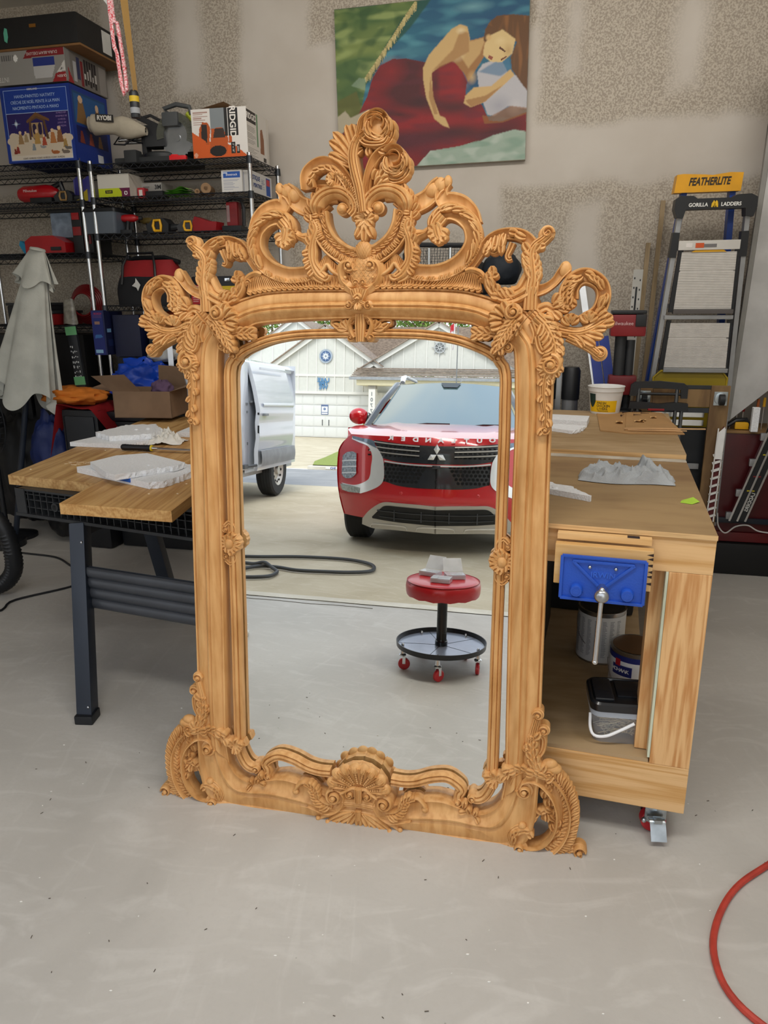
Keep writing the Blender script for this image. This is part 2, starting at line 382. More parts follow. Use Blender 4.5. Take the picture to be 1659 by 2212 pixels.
mm = n.nodes.new('ShaderNodeMath'); mm.operation = 'MULTIPLY'; L.new(a.outputs['Fac'], mm.inputs[0]); L.new(n1.outputs[0], mm.inputs[1])
bp = n.nodes.new('ShaderNodeBump'); bp.inputs['Strength'].default_value = .5; bp.inputs['Distance'].default_value = .004; L.new(mm.outputs[0], bp.inputs['Height']); L.new(bp.outputs[0], b.inputs['Normal'])
WALLM = m
wob.data.materials.clear(); wob.data.materials.append(WALLM)
at = wob.data.attributes.new('texmask', 'FLOAT', 'POINT')
at.data.foreach_set('value', [wall_mask(-4.2+6.62*(i % (nu+1))/nu, 3.3*(i//(nu+1))/nv) for i in range((nu+1)*(nv+1))])
wob['kind'] = 'structure'
PL = M('#c9c4ba', .85, scale=3, bump=.2, bscale=90)
struct(MB(GW).box(-4.35, -5.13, -.2, -4.2, .1, 3.3), 'wall_left', PL)
struct(MB(GW).box(2.42, -5.13, -.2, 2.57, .1, 3.3), 'wall_right', PL)
struct(MB(GW).box(-4.35, -5.2, 3.3, 2.57, .1, 3.4), 'ceiling', PL)
# head of the big door opening
struct(MB(GW).box(-4.35, -5.28, 2.75, 2.57, -5.13, 3.4), 'wall_front', PL)

# ================================================================ THE CARVED MIRROR
AL = R(3.9)
_o = Vector((-.075, 1.893, 0)); _ev = Vector((0, 0, 1))*math.cos(AL)-NH*math.sin(AL); _n = NH*math.cos(AL)+Vector((0, 0, 1))*math.sin(AL)
MX = Matrix(((EX.x, _ev.x, _n.x, _o.x), (EX.y, _ev.y, _n.y, _o.y), (EX.z, _ev.z, _n.z, _o.z+.002), (0, 0, 0, 1)))
mir = thing('carved_mirror', (_o.x, _o.y, 0), 'tall leaning mirror in a carved rococo frame of bare honey-brown wood', 'mirror')

def carved(name, c1, c2):
    m, n, b = _new(name); L = n.links; b.inputs['Roughness'].default_value = .48; b.inputs['Specular IOR Level'].default_value = .35
    t = n.nodes.new('ShaderNodeTexCoord'); mp = n.nodes.new('ShaderNodeMapping'); L.new(t.outputs['Object'], mp.inputs[0]); mp.inputs['Scale'].default_value = (1, 1, .12)
    f = n.nodes.new('ShaderNodeTexNoise'); f.inputs['Scale'].default_value = 55; f.inputs['Detail'].default_value = 5; L.new(mp.outputs[0], f.inputs[0])
    g = n.nodes.new('ShaderNodeTexNoise'); g.inputs['Scale'].default_value = 6; g.inputs['Detail'].default_value = 4; L.new(t.outputs['Object'], g.inputs[0])
    r = n.nodes.new('ShaderNodeValToRGB'); L.new(f.outputs[0], r.inputs[0]); e = r.color_ramp.elements
    e[0].position = .3; e[0].color = (*srgb(c2), 1); e[1].position = .62; e[1].color = (*srgb(c1), 1)
    mxx = n.nodes.new('ShaderNodeMixRGB'); mxx.blend_type = 'MULTIPLY'; mxx.inputs[0].default_value = .8; L.new(r.outputs[0], mxx.inputs[1])
    r3 = n.nodes.new('ShaderNodeValToRGB'); L.new(g.outputs[0], r3.inputs[0]); r3.color_ramp.elements[0].position = .3; r3.color_ramp.elements[0].color = (.8, .72, .62, 1); r3.color_ramp.elements[1].position = .6; r3.color_ramp.elements[1].color = (1, 1, 1, 1)
    L.new(r3.outputs[0], mxx.inputs[2]); L.new(mxx.outputs[0], b.inputs['Base Color'])
    n2 = n.nodes.new('ShaderNodeTexNoise'); n2.inputs['Scale'].default_value = 90; n2.inputs['Detail'].default_value = 3; L.new(mp.outputs[0], n2.inputs[0])
    bp = n.nodes.new('ShaderNodeBump'); bp.inputs['Strength'].default_value = .25; bp.inputs['Distance'].default_value = .0015; L.new(n2.outputs[0], bp.inputs['Height']); L.new(bp.outputs[0], b.inputs['Normal'])
    return m
WD = carved('carved_wood', '#dcab70', '#c48e52')

def splu(pts, per=8):
    P = [np.array(p, float) for p in pts]; P = [2*P[0]-P[1]]+P+[2*P[-1]-P[-2]]; out = []
    for i in range(1, len(P)-2):
        a, b, c, d = P[i-1], P[i], P[i+1], P[i+2]
        for k in range(per):
            t = k/per; out.append(.5*((2*b)+(c-a)*t+(2*a-5*b+4*c-d)*t*t+(3*b-a-3*c+d)*t**3))
    out.append(P[-2]); return out
def band(mb, A, B, prof, back=-.028, per=8):
    """moulding between two traced edges; prof = (fraction across, height)"""
    A = splu(A, per); B = splu(B, per); n = len(A); pr = [(0, back)]+list(prof)+[(1, back)]; k = len(pr); vs = []
    for a, b in zip(A, B):
        for t, h in pr: vs.append((a[0]+(b[0]-a[0])*t, a[1]+(b[1]-a[1])*t, h))
    fs = [(i*k+j, i*k+(j+1) % k, (i+1)*k+(j+1) % k, (i+1)*k+j) for i in range(n-1) for j in range(k)]
    fs += [tuple(range(k)), tuple((n-1)*k+j for j in reversed(range(k)))]
    mb.add(vs, fs)
ROUND = [(math.cos(PI*i/8), math.sin(PI*i/8)) for i in range(9)]
FLUTE = [(-1, 0), (-.96, .5), (-.8, .78), (-.62, .8), (-.52, .62), (-.4, .88), (-.18, 1), (-.02, .86), (0, .8), (.02, .86), (.18, 1), (.4, .88), (.52, .62), (.62, .8), (.8, .78), (.96, .5), (1, 0)]
COVE = [(-1, 0), (-.98, .75), (-.88, 1), (-.76, .95), (-.64, .6), (-.35, .38), (0, .32), (.35, .42), (.6, .7), (.72, 1), (.88, 1.05), (.98, .75), (1, 0)]
LEAF = [(-1, 0), (-.92, .55), (-.6, .95), (-.3, .92), (-.12, .66), (0, .5), (.12, .66), (.3, .92), (.6, .95), (.92, .55), (1, 0)]
RIDGE = [(-1, 0), (-.9, .4), (-.55, .6), (-.25, .72), (-.1, .95), (0, 1), (.1, .95), (.25, .72), (.55, .6), (.9, .4), (1, 0)]
def ribbon(mb, pts, W, H, prof=FLUTE, base=0.0, back=-.02, n=26, lift=None):
    """sweep a carved cross-section along a curve; W, H, base: number or function of t"""
    f = lambda q, t: q(t) if callable(q) else q
    P = spline(pts, n); k = len(prof)+2; vs = []
    for i, p in enumerate(P):
        t = i/(n-1); d = P[min(i+1, n-1)]-P[max(i-1, 0)]; d = d/(np.linalg.norm(d)+1e-9); nn = np.array([-d[1], d[0]])
        w_, h_, b_ = f(W, t)/2, f(H, t), f(base, t)
        bk = back if not callable(back) else back(t)
        q = [(prof[0][0], bk)]+[(a, b_+h*h_) for a, h in prof]+[(prof[-1][0], bk)]
        for a, z in q: vs.append((p[0]+nn[0]*a*w_, p[1]+nn[1]*a*w_, z))
    fs = [(i*k+j, i*k+(j+1) % k, (i+1)*k+(j+1) % k, (i+1)*k+j) for i in range(n-1) for j in range(k)]
    fs += [tuple(range(k)), tuple((n-1)*k+j for j in reversed(range(k)))]
    mb.add(vs, fs)
def lobe(mb, p, ang, L_, W_, bend=0, base=.005, H=.014, curl=.012, n=9, back=None):
    """one leaf lobe: starts at p, heads along ang, bends by 'bend', round tip curling forward"""
    W_ *= 1.32; H *= 1.25
    pts = []; a = ang; q = np.array(p[:2], float); st = L_/(n-1)
    for i in range(n): pts.append(q.copy()); q = q+st*np.array([math.cos(a), math.sin(a)]); a += bend/(n-1)
    W = lambda t: W_*(.5+.5*math.sin(PI*min(1, t*.95))**.8)*(math.sqrt(max(0, 1-((t-.72)/.28)**2)) if t > .72 else 1)+.0012
    Hh = lambda t: H*(.75+.25*math.sin(PI*t))*(1 if t < .85 else math.sqrt(max(.05, 1-((t-.85)/.15)**2)))
    ribbon(mb, pts, W, Hh, LEAF, lambda t: base+curl*t*t, (lambda t: (base-.014+curl*t*t*.6)) if back is None else back, n)
def P_at(pts, t):
    P = spline(pts, 40); i = min(38, int(t*39)); d = P[i+1]-P[i]; return P[i], math.atan2(d[1], d[0])
def spray(mb, pts, lobes, base=.004, H=.013, curl=.012):
    """lobes: (t, side, length, width, angle off the stem, bend)"""
    for (t, sd_, L_, W_, of, bd) in lobes:
        p, a = P_at(pts, t); lobe(mb, p, a+sd_*R(of), L_, W_, -sd_*R(bd), base, H, curl)
def auto(mb, pts, n, L_, W_, sides=(1, -1), t0=.12, t1=.92, of=48, bend=45, base=.004, H=.013, curl=.012, tip=True):
    f = lambda q, t: q(t) if callable(q) else q
    for i in range(n):
        t = t0+(t1-t0)*i/max(1, n-1)
        for s_ in sides:
            spray(mb, pts, [(t, s_, f(L_, t), f(W_, t), of, bend)], base, H, curl)
    if tip:
        p, a = P_at(pts, 1); lobe(mb, p, a, f(L_, 1)*.9, f(W_, 1)*1.1, 0, base, H, curl)
def volute(mb, c, r, a0=0, dr=1, turns=1.4, base=.006, H=.016, w_=.42, boss=True):
    """snail scroll closing on c"""
    n = int(22*turns); pts = []
    for i in range(n):
        t = i/(n-1); rr = r*(1-w_/2)*(1-.78*t); a = a0+dr*t*turns*2*PI; pts.append((c[0]+rr*math.cos(a), c[1]+rr*math.sin(a)))
    ribbon(mb, pts, lambda t: r*w_*(1-.45*t), lambda t: H*(.8+.5*t), ROUND, base, -.012, n)
    mb.lathe([(0, -.012), (r*.97, -.012), (r*.95, base+.002), (r*.5, base+.005), (0, base+.006)], (c[0], c[1], 0), 20)
    if boss: mb.sphere((c[0], c[1], base+H*.9), r*.3, 6, (1, 1, .9))
def both(name, mb, mt=None, label=None):
    a = mb.build(name, mt or WD, mir, 42, label); b = mb.mirrored().build(name, mt or WD, mir, 42, label); return a, b
def nm(): return MB(MX)

# --- silvered glass
gl = [(0.018,1.462),(-0.0982,1.462),(-0.2267,1.455),(-0.306,1.441),(-0.3884,1.393),(-0.4153,1.337),(-0.4227,1.172),(-0.4277,0.7963),(-0.4271,0.3909),(-0.4285,0.2069),(-0.4107,0.1151),(-0.3661,0.074),(-0.26,0.0738),(-0.1122,0.0616),(0.0076,0.0444)]
gl = gl[:-1]; pol = [(u, v) for u, v in gl]+[(-u, v) for u, v in reversed(gl)]
m, n_, b = _new('mirror_glass'); b.inputs['Metallic'].default_value = 1; b.inputs['Roughness'].default_value = .0; b.inputs['Base Color'].default_value = (.9, .93, .92, 1)
g = nm(); g.prism(pol, -.018, -.012); g.build('mirror_glass', m, mir, 0, 'clear silvered glass reflecting the driveway')
# --- backing board
g = nm(); g.prism([(u*1.03, v if v > .3 else v+.02) for u, v in pol], -.03, -.019); g.build('backing_board', M('#7a5c3a', .8), mir, 0)

# --- outer moulding, one half traced, the other its mirror image
outer = [(0.0077,-0.0227),(-0.0807,-0.0182),(-0.1708,-0.0216),(-0.2608,-0.0201),(-0.3524,-0.0184),(-0.4455,-0.0184),(-0.4897,0.0138),(-0.5116,0.0832),(-0.5164,0.178),(-0.5179,0.2733),(-0.5118,0.4569),(-0.5069,0.7909),(-0.4989,1.17),(-0.4988,1.251),(-0.4961,1.33),(-0.4846,1.389),(-0.4616,1.433),(-0.4227,1.477),(-0.3571,1.502),(-0.3181,1.515),(-0.2613,1.529),(-0.1671,1.534),(-0.0762,1.534),(0.0141,1.533)]
inner = [(0.0076,0.0845),(-0.0801,0.0712),(-0.1455,0.0893),(-0.1909,0.1029),(-0.2353,0.1089),(-0.2759,0.0998),(-0.3217,0.0821),(-0.3582,0.0815),(-0.3899,0.0959),(-0.4118,0.126),(-0.4208,0.2079),(-0.4171,0.377),(-0.4088,0.7976),(-0.4059,1.173),(-0.4015,1.292),(-0.3961,1.37),(-0.387,1.393),(-0.3604,1.416),(-0.3129,1.432),(-0.2847,1.444),(-0.2399,1.449),(-0.1685,1.454),(-0.0768,1.457),(0.0143,1.459)]
RAIL = [(0, .016), (.03, .021), (.07, .021), (.1, .016), (.13, .023), (.2, .026), (.3, .028), (.38, .0285), (.43, .026), (.455, .031), (.5, .037), (.54, .039), (.575, .036), (.6, .0335), (.63, .0385), (.7, .037), (.78, .029), (.85, .0225), (.9, .02), (.92, .024), (.965, .023), (1, .013)]
g = nm(); band(g, outer[9:], inner[9:], RAIL); both('side_moulding', g)
g = nm(); band(g, outer[:10], inner[:10], [(0, .03), (.04, .035), (.08, .035), (.14, .026), (.2, .028), (.42, .034), (.48, .030), (.53, .037), (.58, .038), (.62, .031), (.7, .026), (.8, .022), (.9, .023), (.94, .028), (1, .018)]); both('base_moulding', g)

# --- inner rails floating over the glass
IR = [(-1, 0), (-.95, .5), (-.7, .85), (-.5, .7), (-.4, .5), (-.3, .85), (0, 1), (.3, .85), (.4, .5), (.5, .7), (.7, .85), (.95, .5), (1, 0)]
def irail(pts, wd, n=50): 
    g = nm(); ribbon(g, pts, wd, .017, IR, .004, -.006, n); return g
g = irail([(0.0144,1.421),(-0.077,1.422),(-0.1691,1.419),(-0.2409,1.409),(-0.2862,1.396),(-0.3281,1.379),(-0.3488,1.365)], lambda t: .024+.003*t); both('inner_top_rail', g)
side = [(-0.3586,1.356),(-0.3716,1.338),(-0.3769,1.306),(-0.3778,1.25),(-0.3795,1.173),(-0.3801,1.016),(-0.3815,0.834),(-0.3822,0.5872),(-0.3845,0.3656),(-0.3856,0.2126)]
g = irail(side, lambda t: .029+.004*t, 60); volute(g, [(-0.3571,1.361)][0], .016, PI, -1, 1.2, .008, .014); both('inner_side_rail', g)
g = irail([(-0.3924,0.193),(-0.383,0.1584),(-0.3673,0.1292),(-0.3494,0.1175),(-0.3327,0.1183)], .03, 24); volute(g, [(-0.3327,0.1199)][0], .016, -PI/2, 1, 1.2, .01, .014); both('inner_corner_rail', g)
g = irail([(-0.2939,0.1003),(-0.2933,0.124),(-0.3019,0.1384),(-0.2879,0.1559),(-0.2562,0.1712),(-0.212,0.1634),(-0.1682,0.1449),(-0.1318,0.1378),(-0.0926,0.1388)], .03, 40); volute(g, [(-0.2917,0.1007)][0], .017, PI/2, 1, 1.2, .01, .014)
spray(g, [(-0.3434,0.0694),(-0.3172,0.0812),(-0.3013,0.1056)], [(.3, 1, .025, .014, 60, 30), (.5, -1, .022, .013, 50, 30), (.1, 1, .022, .012, 100, 30), (.02, -1, .02, .012, 160, 20), (.75, 1, .025, .014, 50, 30)], .016); both('inner_base_rail', g)
# calyx at the foot of the inner side rail
cal = [(-0.4224,0.2077),(-0.4002,0.1904),(-0.3616,0.2065)]
g = nm(); ribbon(g, cal, .022, .014, LEAF, .014, -.004, 14)
for a_, L_ in ((20, .034), (-10, .03), (-45, .03), (-80, .028), (75, .026), (130, .03), (160, .032)): lobe(g, [(-0.3953,0.1973)][0], R(a_), L_, .017, R(-25 if a_ < 90 else 25), .016, .012, .012)
both('calyx_leaf', g)

# --- shell medallions half-way up the sides
def medal(cx):
    g = nm(); c = cx
    for i, (a_, L_) in enumerate([(0, .036), (28, .036), (55, .036), (82, .038), (-28, .036), (-55, .034), (-82, .038), (110, .03), (-110, .03)]):
        lobe(g, (c[0]-.004, c[1]), R(a_), L_, .02, R(-12 if a_ > 0 else 12), .008, .014, .01)
    for a_, L_ in ((140, .03), (165, .026), (-140, .03), (-165, .026)): lobe(g, (c[0]-.006, c[1]), R(a_), L_, .016, 0, .006, .012, .006)
    for s_ in (1, -1):
        ribbon(g, [(c[0]-.02, c[1]+s_*.05), (c[0]-.005, c[1]+s_*.062), (c[0]+.01, c[1]+s_*.045), (c[0]+.004, c[1]+s_*.02)], .014, .012, LEAF, .008, -.004, 12)
        volute(g, (c[0]-.018, c[1]+s_*.04), .013, s_*PI/2, s_, 1.1, .008, .012)
    g.sphere((c[0]-.004, c[1], .022), .014, 6, (1, 1.2, .7)); return g
c = [(-0.3844,0.8325)][0]; both('shell_medallion', medal(c))
# top medallion between moulding and inner rail
g = nm(); c = [(0.0126,1.435)][0]
ribbon(g, [(c[0]*0, c[1]+.035), (0, c[1]), (0, c[1]-.034)], lambda t: .03-.012*abs(t-.4), .022, FLUTE, .012, -.004, 14)
for s_ in (1, -1):
    pts = [(s_*.006, c[1]+.03), (s_*.022, c[1]+.026), (s_*.03, c[1]+.008), (s_*.024, c[1]-.012), (s_*.016, c[1]-.024)]
    ribbon(g, pts, .014, .016, RIDGE, .014, -.004, 18); volute(g, (s_*.026, c[1]-.024), .012, 0, s_, 1.1, .012, .014)
    volute(g, (s_*.024, c[1]+.018), .010, 0, s_, 1.1, .014, .012)
    for a_, L_, xx in ((15, .03, .03), (45, .026, .03), (-20, .03, .035), (0, .036, .042)): 
        aa = R(a_) if s_ > 0 else PI-R(a_); lobe(g, (s_*xx, c[1]+.0), aa, L_, .014, s_*R(50), .008, .011, .008)
    ribbon(g, [(s_*.04, c[1]+.012), (s_*.06, c[1]+.022), (s_*.078, c[1]+.02), (s_*.08, c[1]+.01), (s_*.07, c[1]+.006)], .01, .01, ROUND, .004, -.004, 16)
g.build('top_medallion', WD, mir, 42)

# --- frieze of flutes with a scalloped lip above the top moulding
g = nm()
A = [(-0.3023,1.564),(-0.2783,1.576),(-0.2457,1.565),(-0.1994,1.556),(-0.1349,1.559),(-0.0939,1.569),(-0.04,1.569),(0.0132,1.568)]; B = [(-0.3107,1.523),(-0.2655,1.53),(-0.2232,1.534),(-0.1767,1.535),(-0.1307,1.536),(-0.0897,1.536),(-0.0402,1.535),(0.0133,1.535)]
band(g, A, B, [(0, .016), (.1, .02), (.5, .014), (.9, .024), (.95, .026), (1, .02)], -.02)
As = splu(A, 10); Bs = splu(B, 10); N = 46
for i in range(N):
    j = i/(N-1)*(len(As)-1); k = min(len(As)-2, int(j)); fr = j-k; a = As[k]+(As[k+1]-As[k])*fr; b = Bs[k]+(Bs[k+1]-Bs[k])*fr
    rnd = random.random()
    ribbon(g, [a+(b-a)*(.12+.2*rnd), a+(b-a)*.9], lambda t: .0032+.0016*t, .006, ROUND, .017, .008, 4)
for i in range(22):
    j = (i+.5)/22*(len(As)-1); k = int(j); b = Bs[k]+(Bs[min(k+1, len(Bs)-1)]-Bs[k])*(j-k)
    lobe(g, (b[0]-.005, b[1]+.004), R(-38), .0135, .008, R(60), .022, .006, .003, 6)
volute(g, [(-0.3074,1.553)][0], .010, 0, 1, 1.1, .016, .012); ribbon(g, [(-0.3076,1.546),(-0.3144,1.556),(-0.3045,1.569),(-0.283,1.576),(-0.269,1.572)], .014, .01, RIDGE, .018, -.01, 16)
both('fluted_frieze', g)
# zigzag crimped ribbons beside the cartouche
g = nm(); A = [(-0.1186,1.592),(-0.1072,1.603),(-0.0912,1.618),(-0.0756,1.604),(-0.0511,1.585),(-0.0355,1.579)]; B = [(-0.1121,1.569),(-0.1006,1.58),(-0.0883,1.594),(-0.0758,1.579),(-0.0535,1.565),(-0.0356,1.558)]
band(g, A, B, [(0, .018), (.2, .012), (.5, .01), (.85, .018), (1, .024)], -.012, 4)
As = splu(A, 8); Bs = splu(B, 8)
for i in range(0, len(As), 2): ribbon(g, [As[i]+(Bs[i]-As[i])*.1, As[i]+(Bs[i]-As[i])*.8], .004, .006, ROUND, .012, .004, 4)
ribbon(g, B, .011, .01, ROUND, .018, 0, 26); both('crimped_ribbon', g)

# --- big open C scrolls of the crest
K3 = .0005
g = nm(); C = [(-0.19,1.674),(-0.1941,1.697),(-0.2212,1.713),(-0.2536,1.705),(-0.2798,1.679),(-0.2865,1.643),(-0.2716,1.61),(-0.2406,1.584),(-0.1991,1.57),(-0.1531,1.571),(-0.121,1.58)]
ribbon(g, C, lambda t: .040+.006*math.sin(PI*t), .020, COVE, .004, -.02, 54)
for i in range(13):
    t = .1+.5*i/12; p, a = P_at(C, t); lobe(g, p+np.array([math.cos(a-PI/2), math.sin(a-PI/2)])*.012, a+PI+R(-35)+R(20), .036, .0135, R(-45), .016, .013, .004)
for i in range(16):
    t = .42+.56*i/15; p, a = P_at(C, t); lobe(g, p+np.array([math.cos(a-PI/2), math.sin(a-PI/2)])*.021, a+PI/2+.25, .015, .0085, .4, .018, .007, 0, 6)
both('crest_c_scroll', g)
g = nm(); c = [(-0.2009,1.658)][0]
for a_, L_, xx in ((-60, .03, 0), (-95, .034, 0), (-130, .032, 0), (-165, .026, 0), (-25, .03, 0), (60, .024, 0), (20, .028, 0)): lobe(g, (c[0], c[1]+.008), R(a_), L_, .021, R(20), .018, .014, .01)
ribbon(g, [(-0.21,1.703),(-0.1944,1.683),(-0.1971,1.662),(-0.203,1.646)], .034, .022, FLUTE, .016, -.006, 14)
ribbon(g, [(-0.188,1.662),(-0.1741,1.672),(-0.1606,1.666),(-0.1447,1.665),(-0.1335,1.661)], lambda t: .016+.008*abs(t-.5)*2, .014, RIDGE, .008, -.01, 16); both('curled_leaf_tip', g)
g = nm(); C = [(-0.2937,1.683),(-0.2812,1.71),(-0.2575,1.728),(-0.232,1.736),(-0.2091,1.74),(-0.2033,1.756),(-0.2084,1.772),(-0.2181,1.784)]; ribbon(g, C, lambda t: .026+.022*math.sin(PI*t)**2, .014, COVE, .002, -.02, 30); g.sphere((*[(-0.2185,1.784)][0], .008), .012, 7, (.9, 1.25, .8))
C = [(-0.2014,1.78),(-0.188,1.771),(-0.1726,1.751),(-0.1503,1.738),(-0.128,1.732),(-0.1101,1.74),(-0.0922,1.752)]; ribbon(g, C, lambda t: .040+.006*math.sin(PI*t), .014, COVE, .0, -.02, 30); g.sphere((*[(-0.1992,1.778)][0], .006), .015, 7, (1.1, 1.2, .7))
g.sphere((*[(-0.1804,1.767)][0], .004), .017, 7, (1.2, 1.1, .7)); both('linking_scroll', g)
# upright leaf between the C scroll and the heart
g = nm(); C = [(-0.0941,1.557),(-0.1121,1.569),(-0.1254,1.591),(-0.1314,1.619),(-0.1269,1.652),(-0.1175,1.68),(-0.1249,1.701)]; ribbon(g, C, lambda t: .032-.008*t+.01*math.sin(3*PI*t)**2, .018, FLUTE, .012, -.014, 30)
for i in range(7): t = .28+.1*i*.9; spray(g, C, [(t, 1, .026, .015, 130 if i < 4 else 50, 30)], .014, .013, .008)
volute(g, [(-0.1231,1.697)][0], .016, 0, -1, 1.1, .014, .012)
ribbon(g, [(-0.1337,1.644),(-0.1471,1.657),(-0.1651,1.665),(-0.1718,1.672)], lambda t: .024-.008*t, .014, RIDGE, .01, -.012, 14)
lobe(g, [(-0.0963,1.559)][0], R(-20), .02, .014, R(120), .02, .012, .006); both('upright_leaf', g)

# --- heart: ring with scalloped rim and two volutes
g = nm(); C = [(-0.1103,1.72),(-0.104,1.684),(-0.0864,1.651),(-0.0576,1.626),(-0.0244,1.611),(0.0122,1.606)]
ribbon(g, C, lambda t: .052, .020, COVE, .006, -.02, 44)
for i in range(17):
    t = .05+.9*i/16; p, a = P_at(C, t); lobe(g, p+np.array([math.cos(a+PI/2), math.sin(a+PI/2)])*-.017, a+PI/2-.2, .017, .010, .5, .018, .009, 0, 6)
for i in range(12):
    t = .08+.85*i/11; p, a = P_at(C, t); lobe(g, p+np.array([math.cos(a+PI/2), math.sin(a+PI/2)])*.006, a+.3, .016, .008, .3, .014, .007, 0, 6)
both('heart_ring', g)
g = nm(); C = [(-0.1149,1.709),(-0.1191,1.733),(-0.1054,1.756),(-0.0788,1.769),(-0.0481,1.768),(-0.0219,1.749),(-0.0132,1.725),(-0.0242,1.71)]
ribbon(g, C, lambda t: (.050-.016*t)*min(1, .35+t*4), lambda t: .034*min(1, .3+t*5), [(-1, 0), (-.97, .5), (-.7, .8), (-.45, .92), (-.35, .8), (-.2, 1), (0, 1.05), (.15, .85), (.25, .98), (.45, 1), (.6, .8), (.75, .45), (.95, .25), (1, 0)], .004, -.02, 44)
C2 = [(-0.0992,1.716),(-0.1012,1.736),(-0.0856,1.75),(-0.0613,1.751)]; ribbon(g, C2, .016, .012, RIDGE, .006, -.01, 18)
g.sphere((*[(-0.046,1.727)][0], .020), .013, 8, (1, 1, 1.3)); volute(g, [(-0.046,1.727)][0], .017, 0, 1, 1.2, .018, .014)
volute(g, [(-0.1015,1.712)][0], .009, 0, 1, 1.1, .016, .01)
for i in range(5): spray(g, [(-0.1285,1.697),(-0.1326,1.721),(-0.1234,1.745),(-0.1053,1.764)], [(.1+.2*i, 1, .024, .013, 55, 40)], .008, .012, .006)
both('heart_volute', g)
# centre drop: calyx, pine knob
g = nm(); c = [(0.0121,1.693)][0]
for a_, L_ in ((-90, .062), (-72, .055), (-108, .055), (-50, .03), (-130, .03), (0, .028), (180, .028), (30, .024), (150, .024)): lobe(g, (c[0], c[1]+.01), R(a_), L_, .018, R(20 if a_ > -90 else -20) if abs(a_+90) > 5 else 0, .016, .014, .006)
for s_ in (1, -1): g.sphere((c[0]+s_*.026, c[1]+.012, .018), .010, 6)
g.build('centre_calyx', WD, mir, 42)
g = nm(); c = [(0.0096,1.627)][0]; g.sphere((c[0], c[1], .022), .021, 10, (1, 1.15, .8))
for k in range(-3, 4):
    for s_ in (1, -1):
        q = [(c[0]+(k*.006)+s_*i*.0024, c[1]-.022+i*.0044, .022+.0165*math.sqrt(max(0, 1-((k*.006+s_*i*.0024)/.021)**2-((-.022+i*.0044)/.0245)**2))) for i in range(11)]
        q = [v_ for v_ in q if v_[2] > .023]
        if len(q) > 2: g.tube(q, .0009, 4)
for a_ in (20, 50, 130, 160, -10, 190): lobe(g, (c[0], c[1]-.012), R(a_), .034, .012, 0, .008, .009, .006)
g.build('pine_knob', WD, mir, 42)
# cartouche with lattice
g = nm(); c = [(0.0119,1.568)][0]; D = []
sh = [(-0.0155,1.595),(0.0118,1.602),(0.0395,1.594),(0.0483,1.575),(0.0419,1.553),(0.0265,1.537),(0.012,1.527),(-0.0036,1.537),(-0.0178,1.554),(-0.0244,1.576)]
g.prism(sh, -.02, .018); g.sphere((c[0], c[1]+.004, .016), .045, 10, (.92, 1.05, .42))
for k in range(-6, 7):
    for s_ in (1, -1):
        q = []
        for i in range(25):
            yy = -.05+.1*i/24; xx = k*.0115+s_*yy*.8
            d = (xx/.0405)**2+((yy-.004)/.046)**2
            if d < .97: q.append((c[0]+xx, c[1]+yy, .0165+.0185*math.sqrt(1-d)))
        if len(q) > 2: g.tube(q, .0016, 4)
g.build('lattice_boss', WD, mir, 42)
g = nm()
C = [(-0.0045,1.578),(-0.0155,1.578),(-0.0213,1.591),(-0.031,1.599),(-0.0453,1.593),(-0.0512,1.573),(-0.0437,1.55),(-0.0245,1.537),(-0.0067,1.541)]
ribbon(g, C, lambda t: .019+.009*math.sin(PI*t), .024, RIDGE, .012, -.02, 34); volute(g, [(-0.0275,1.59)][0], .020, 0, -1, 1.3, .022, .016); volute(g, [(-0.0098,1.547)][0], .011, 0, 1, 1.1, .026, .012)
ribbon(g, [(-0.0357,1.542),(-0.0156,1.525),(0.0067,1.506)], lambda t: .03-.014*t, .016, RIDGE, .02, -.01, 16)
for q in [(-0.0355,1.581),(-0.0365,1.56)]: g.sphere((*q, .036), .0045, 5)
both('cartouche_scroll', g)
g = nm(); C = [(0.012,1.531),(0.0045,1.51),(-0.0022,1.498),(-0.0156,1.492)]; ribbon(g, C, lambda t: .026-.010*t, .018, FLUTE, .03, .0, 18); volute(g, [(-0.0259,1.49)][0], .014, PI/2, -1, 1.3, .034, .014)
spray(g, C, [(.3, -1, .02, .012, 50, 30), (.7, 1, .022, .012, 70, 30)], .036); both('cartouche_foot', g)

# --- plume at the very top (traced whole, it is lopsided)
g = nm(); C = [(0.0098,1.715),(0.0058,1.744),(0.0002,1.774),(-0.0086,1.806),(-0.0141,1.832),(-0.0148,1.853),(-0.0085,1.875),(0.004,1.889),(0.0164,1.898)]
ribbon(g, C, lambda t: .022+.006*math.sin(PI*t), .030, FLUTE, .020, -.01, 40)
for q, w_ in (([(0.0169,1.719),(0.0168,1.752),(0.0215,1.78),(0.0308,1.809),(0.0417,1.825)], .010), ([(0.0121,1.73),(0.0136,1.774),(0.0151,1.809),(0.0244,1.837),(0.0338,1.851)], .010), ([(0.0233,1.717),(0.0232,1.743),(0.0342,1.766),(0.0497,1.786)], .012), ([(0.0026,1.724),(-0.007,1.753),(-0.0197,1.782),(-0.0356,1.8)], .012), ([(-0.007,1.796),(-0.0196,1.825),(-0.0323,1.84),(-0.0513,1.851)], .014)):
    ribbon(g, q, lambda t, w_=w_: w_*(1.3-.5*t), .022, RIDGE, .014, -.01, 22)
g.build('plume_stem', WD, mir, 42)
g = nm()
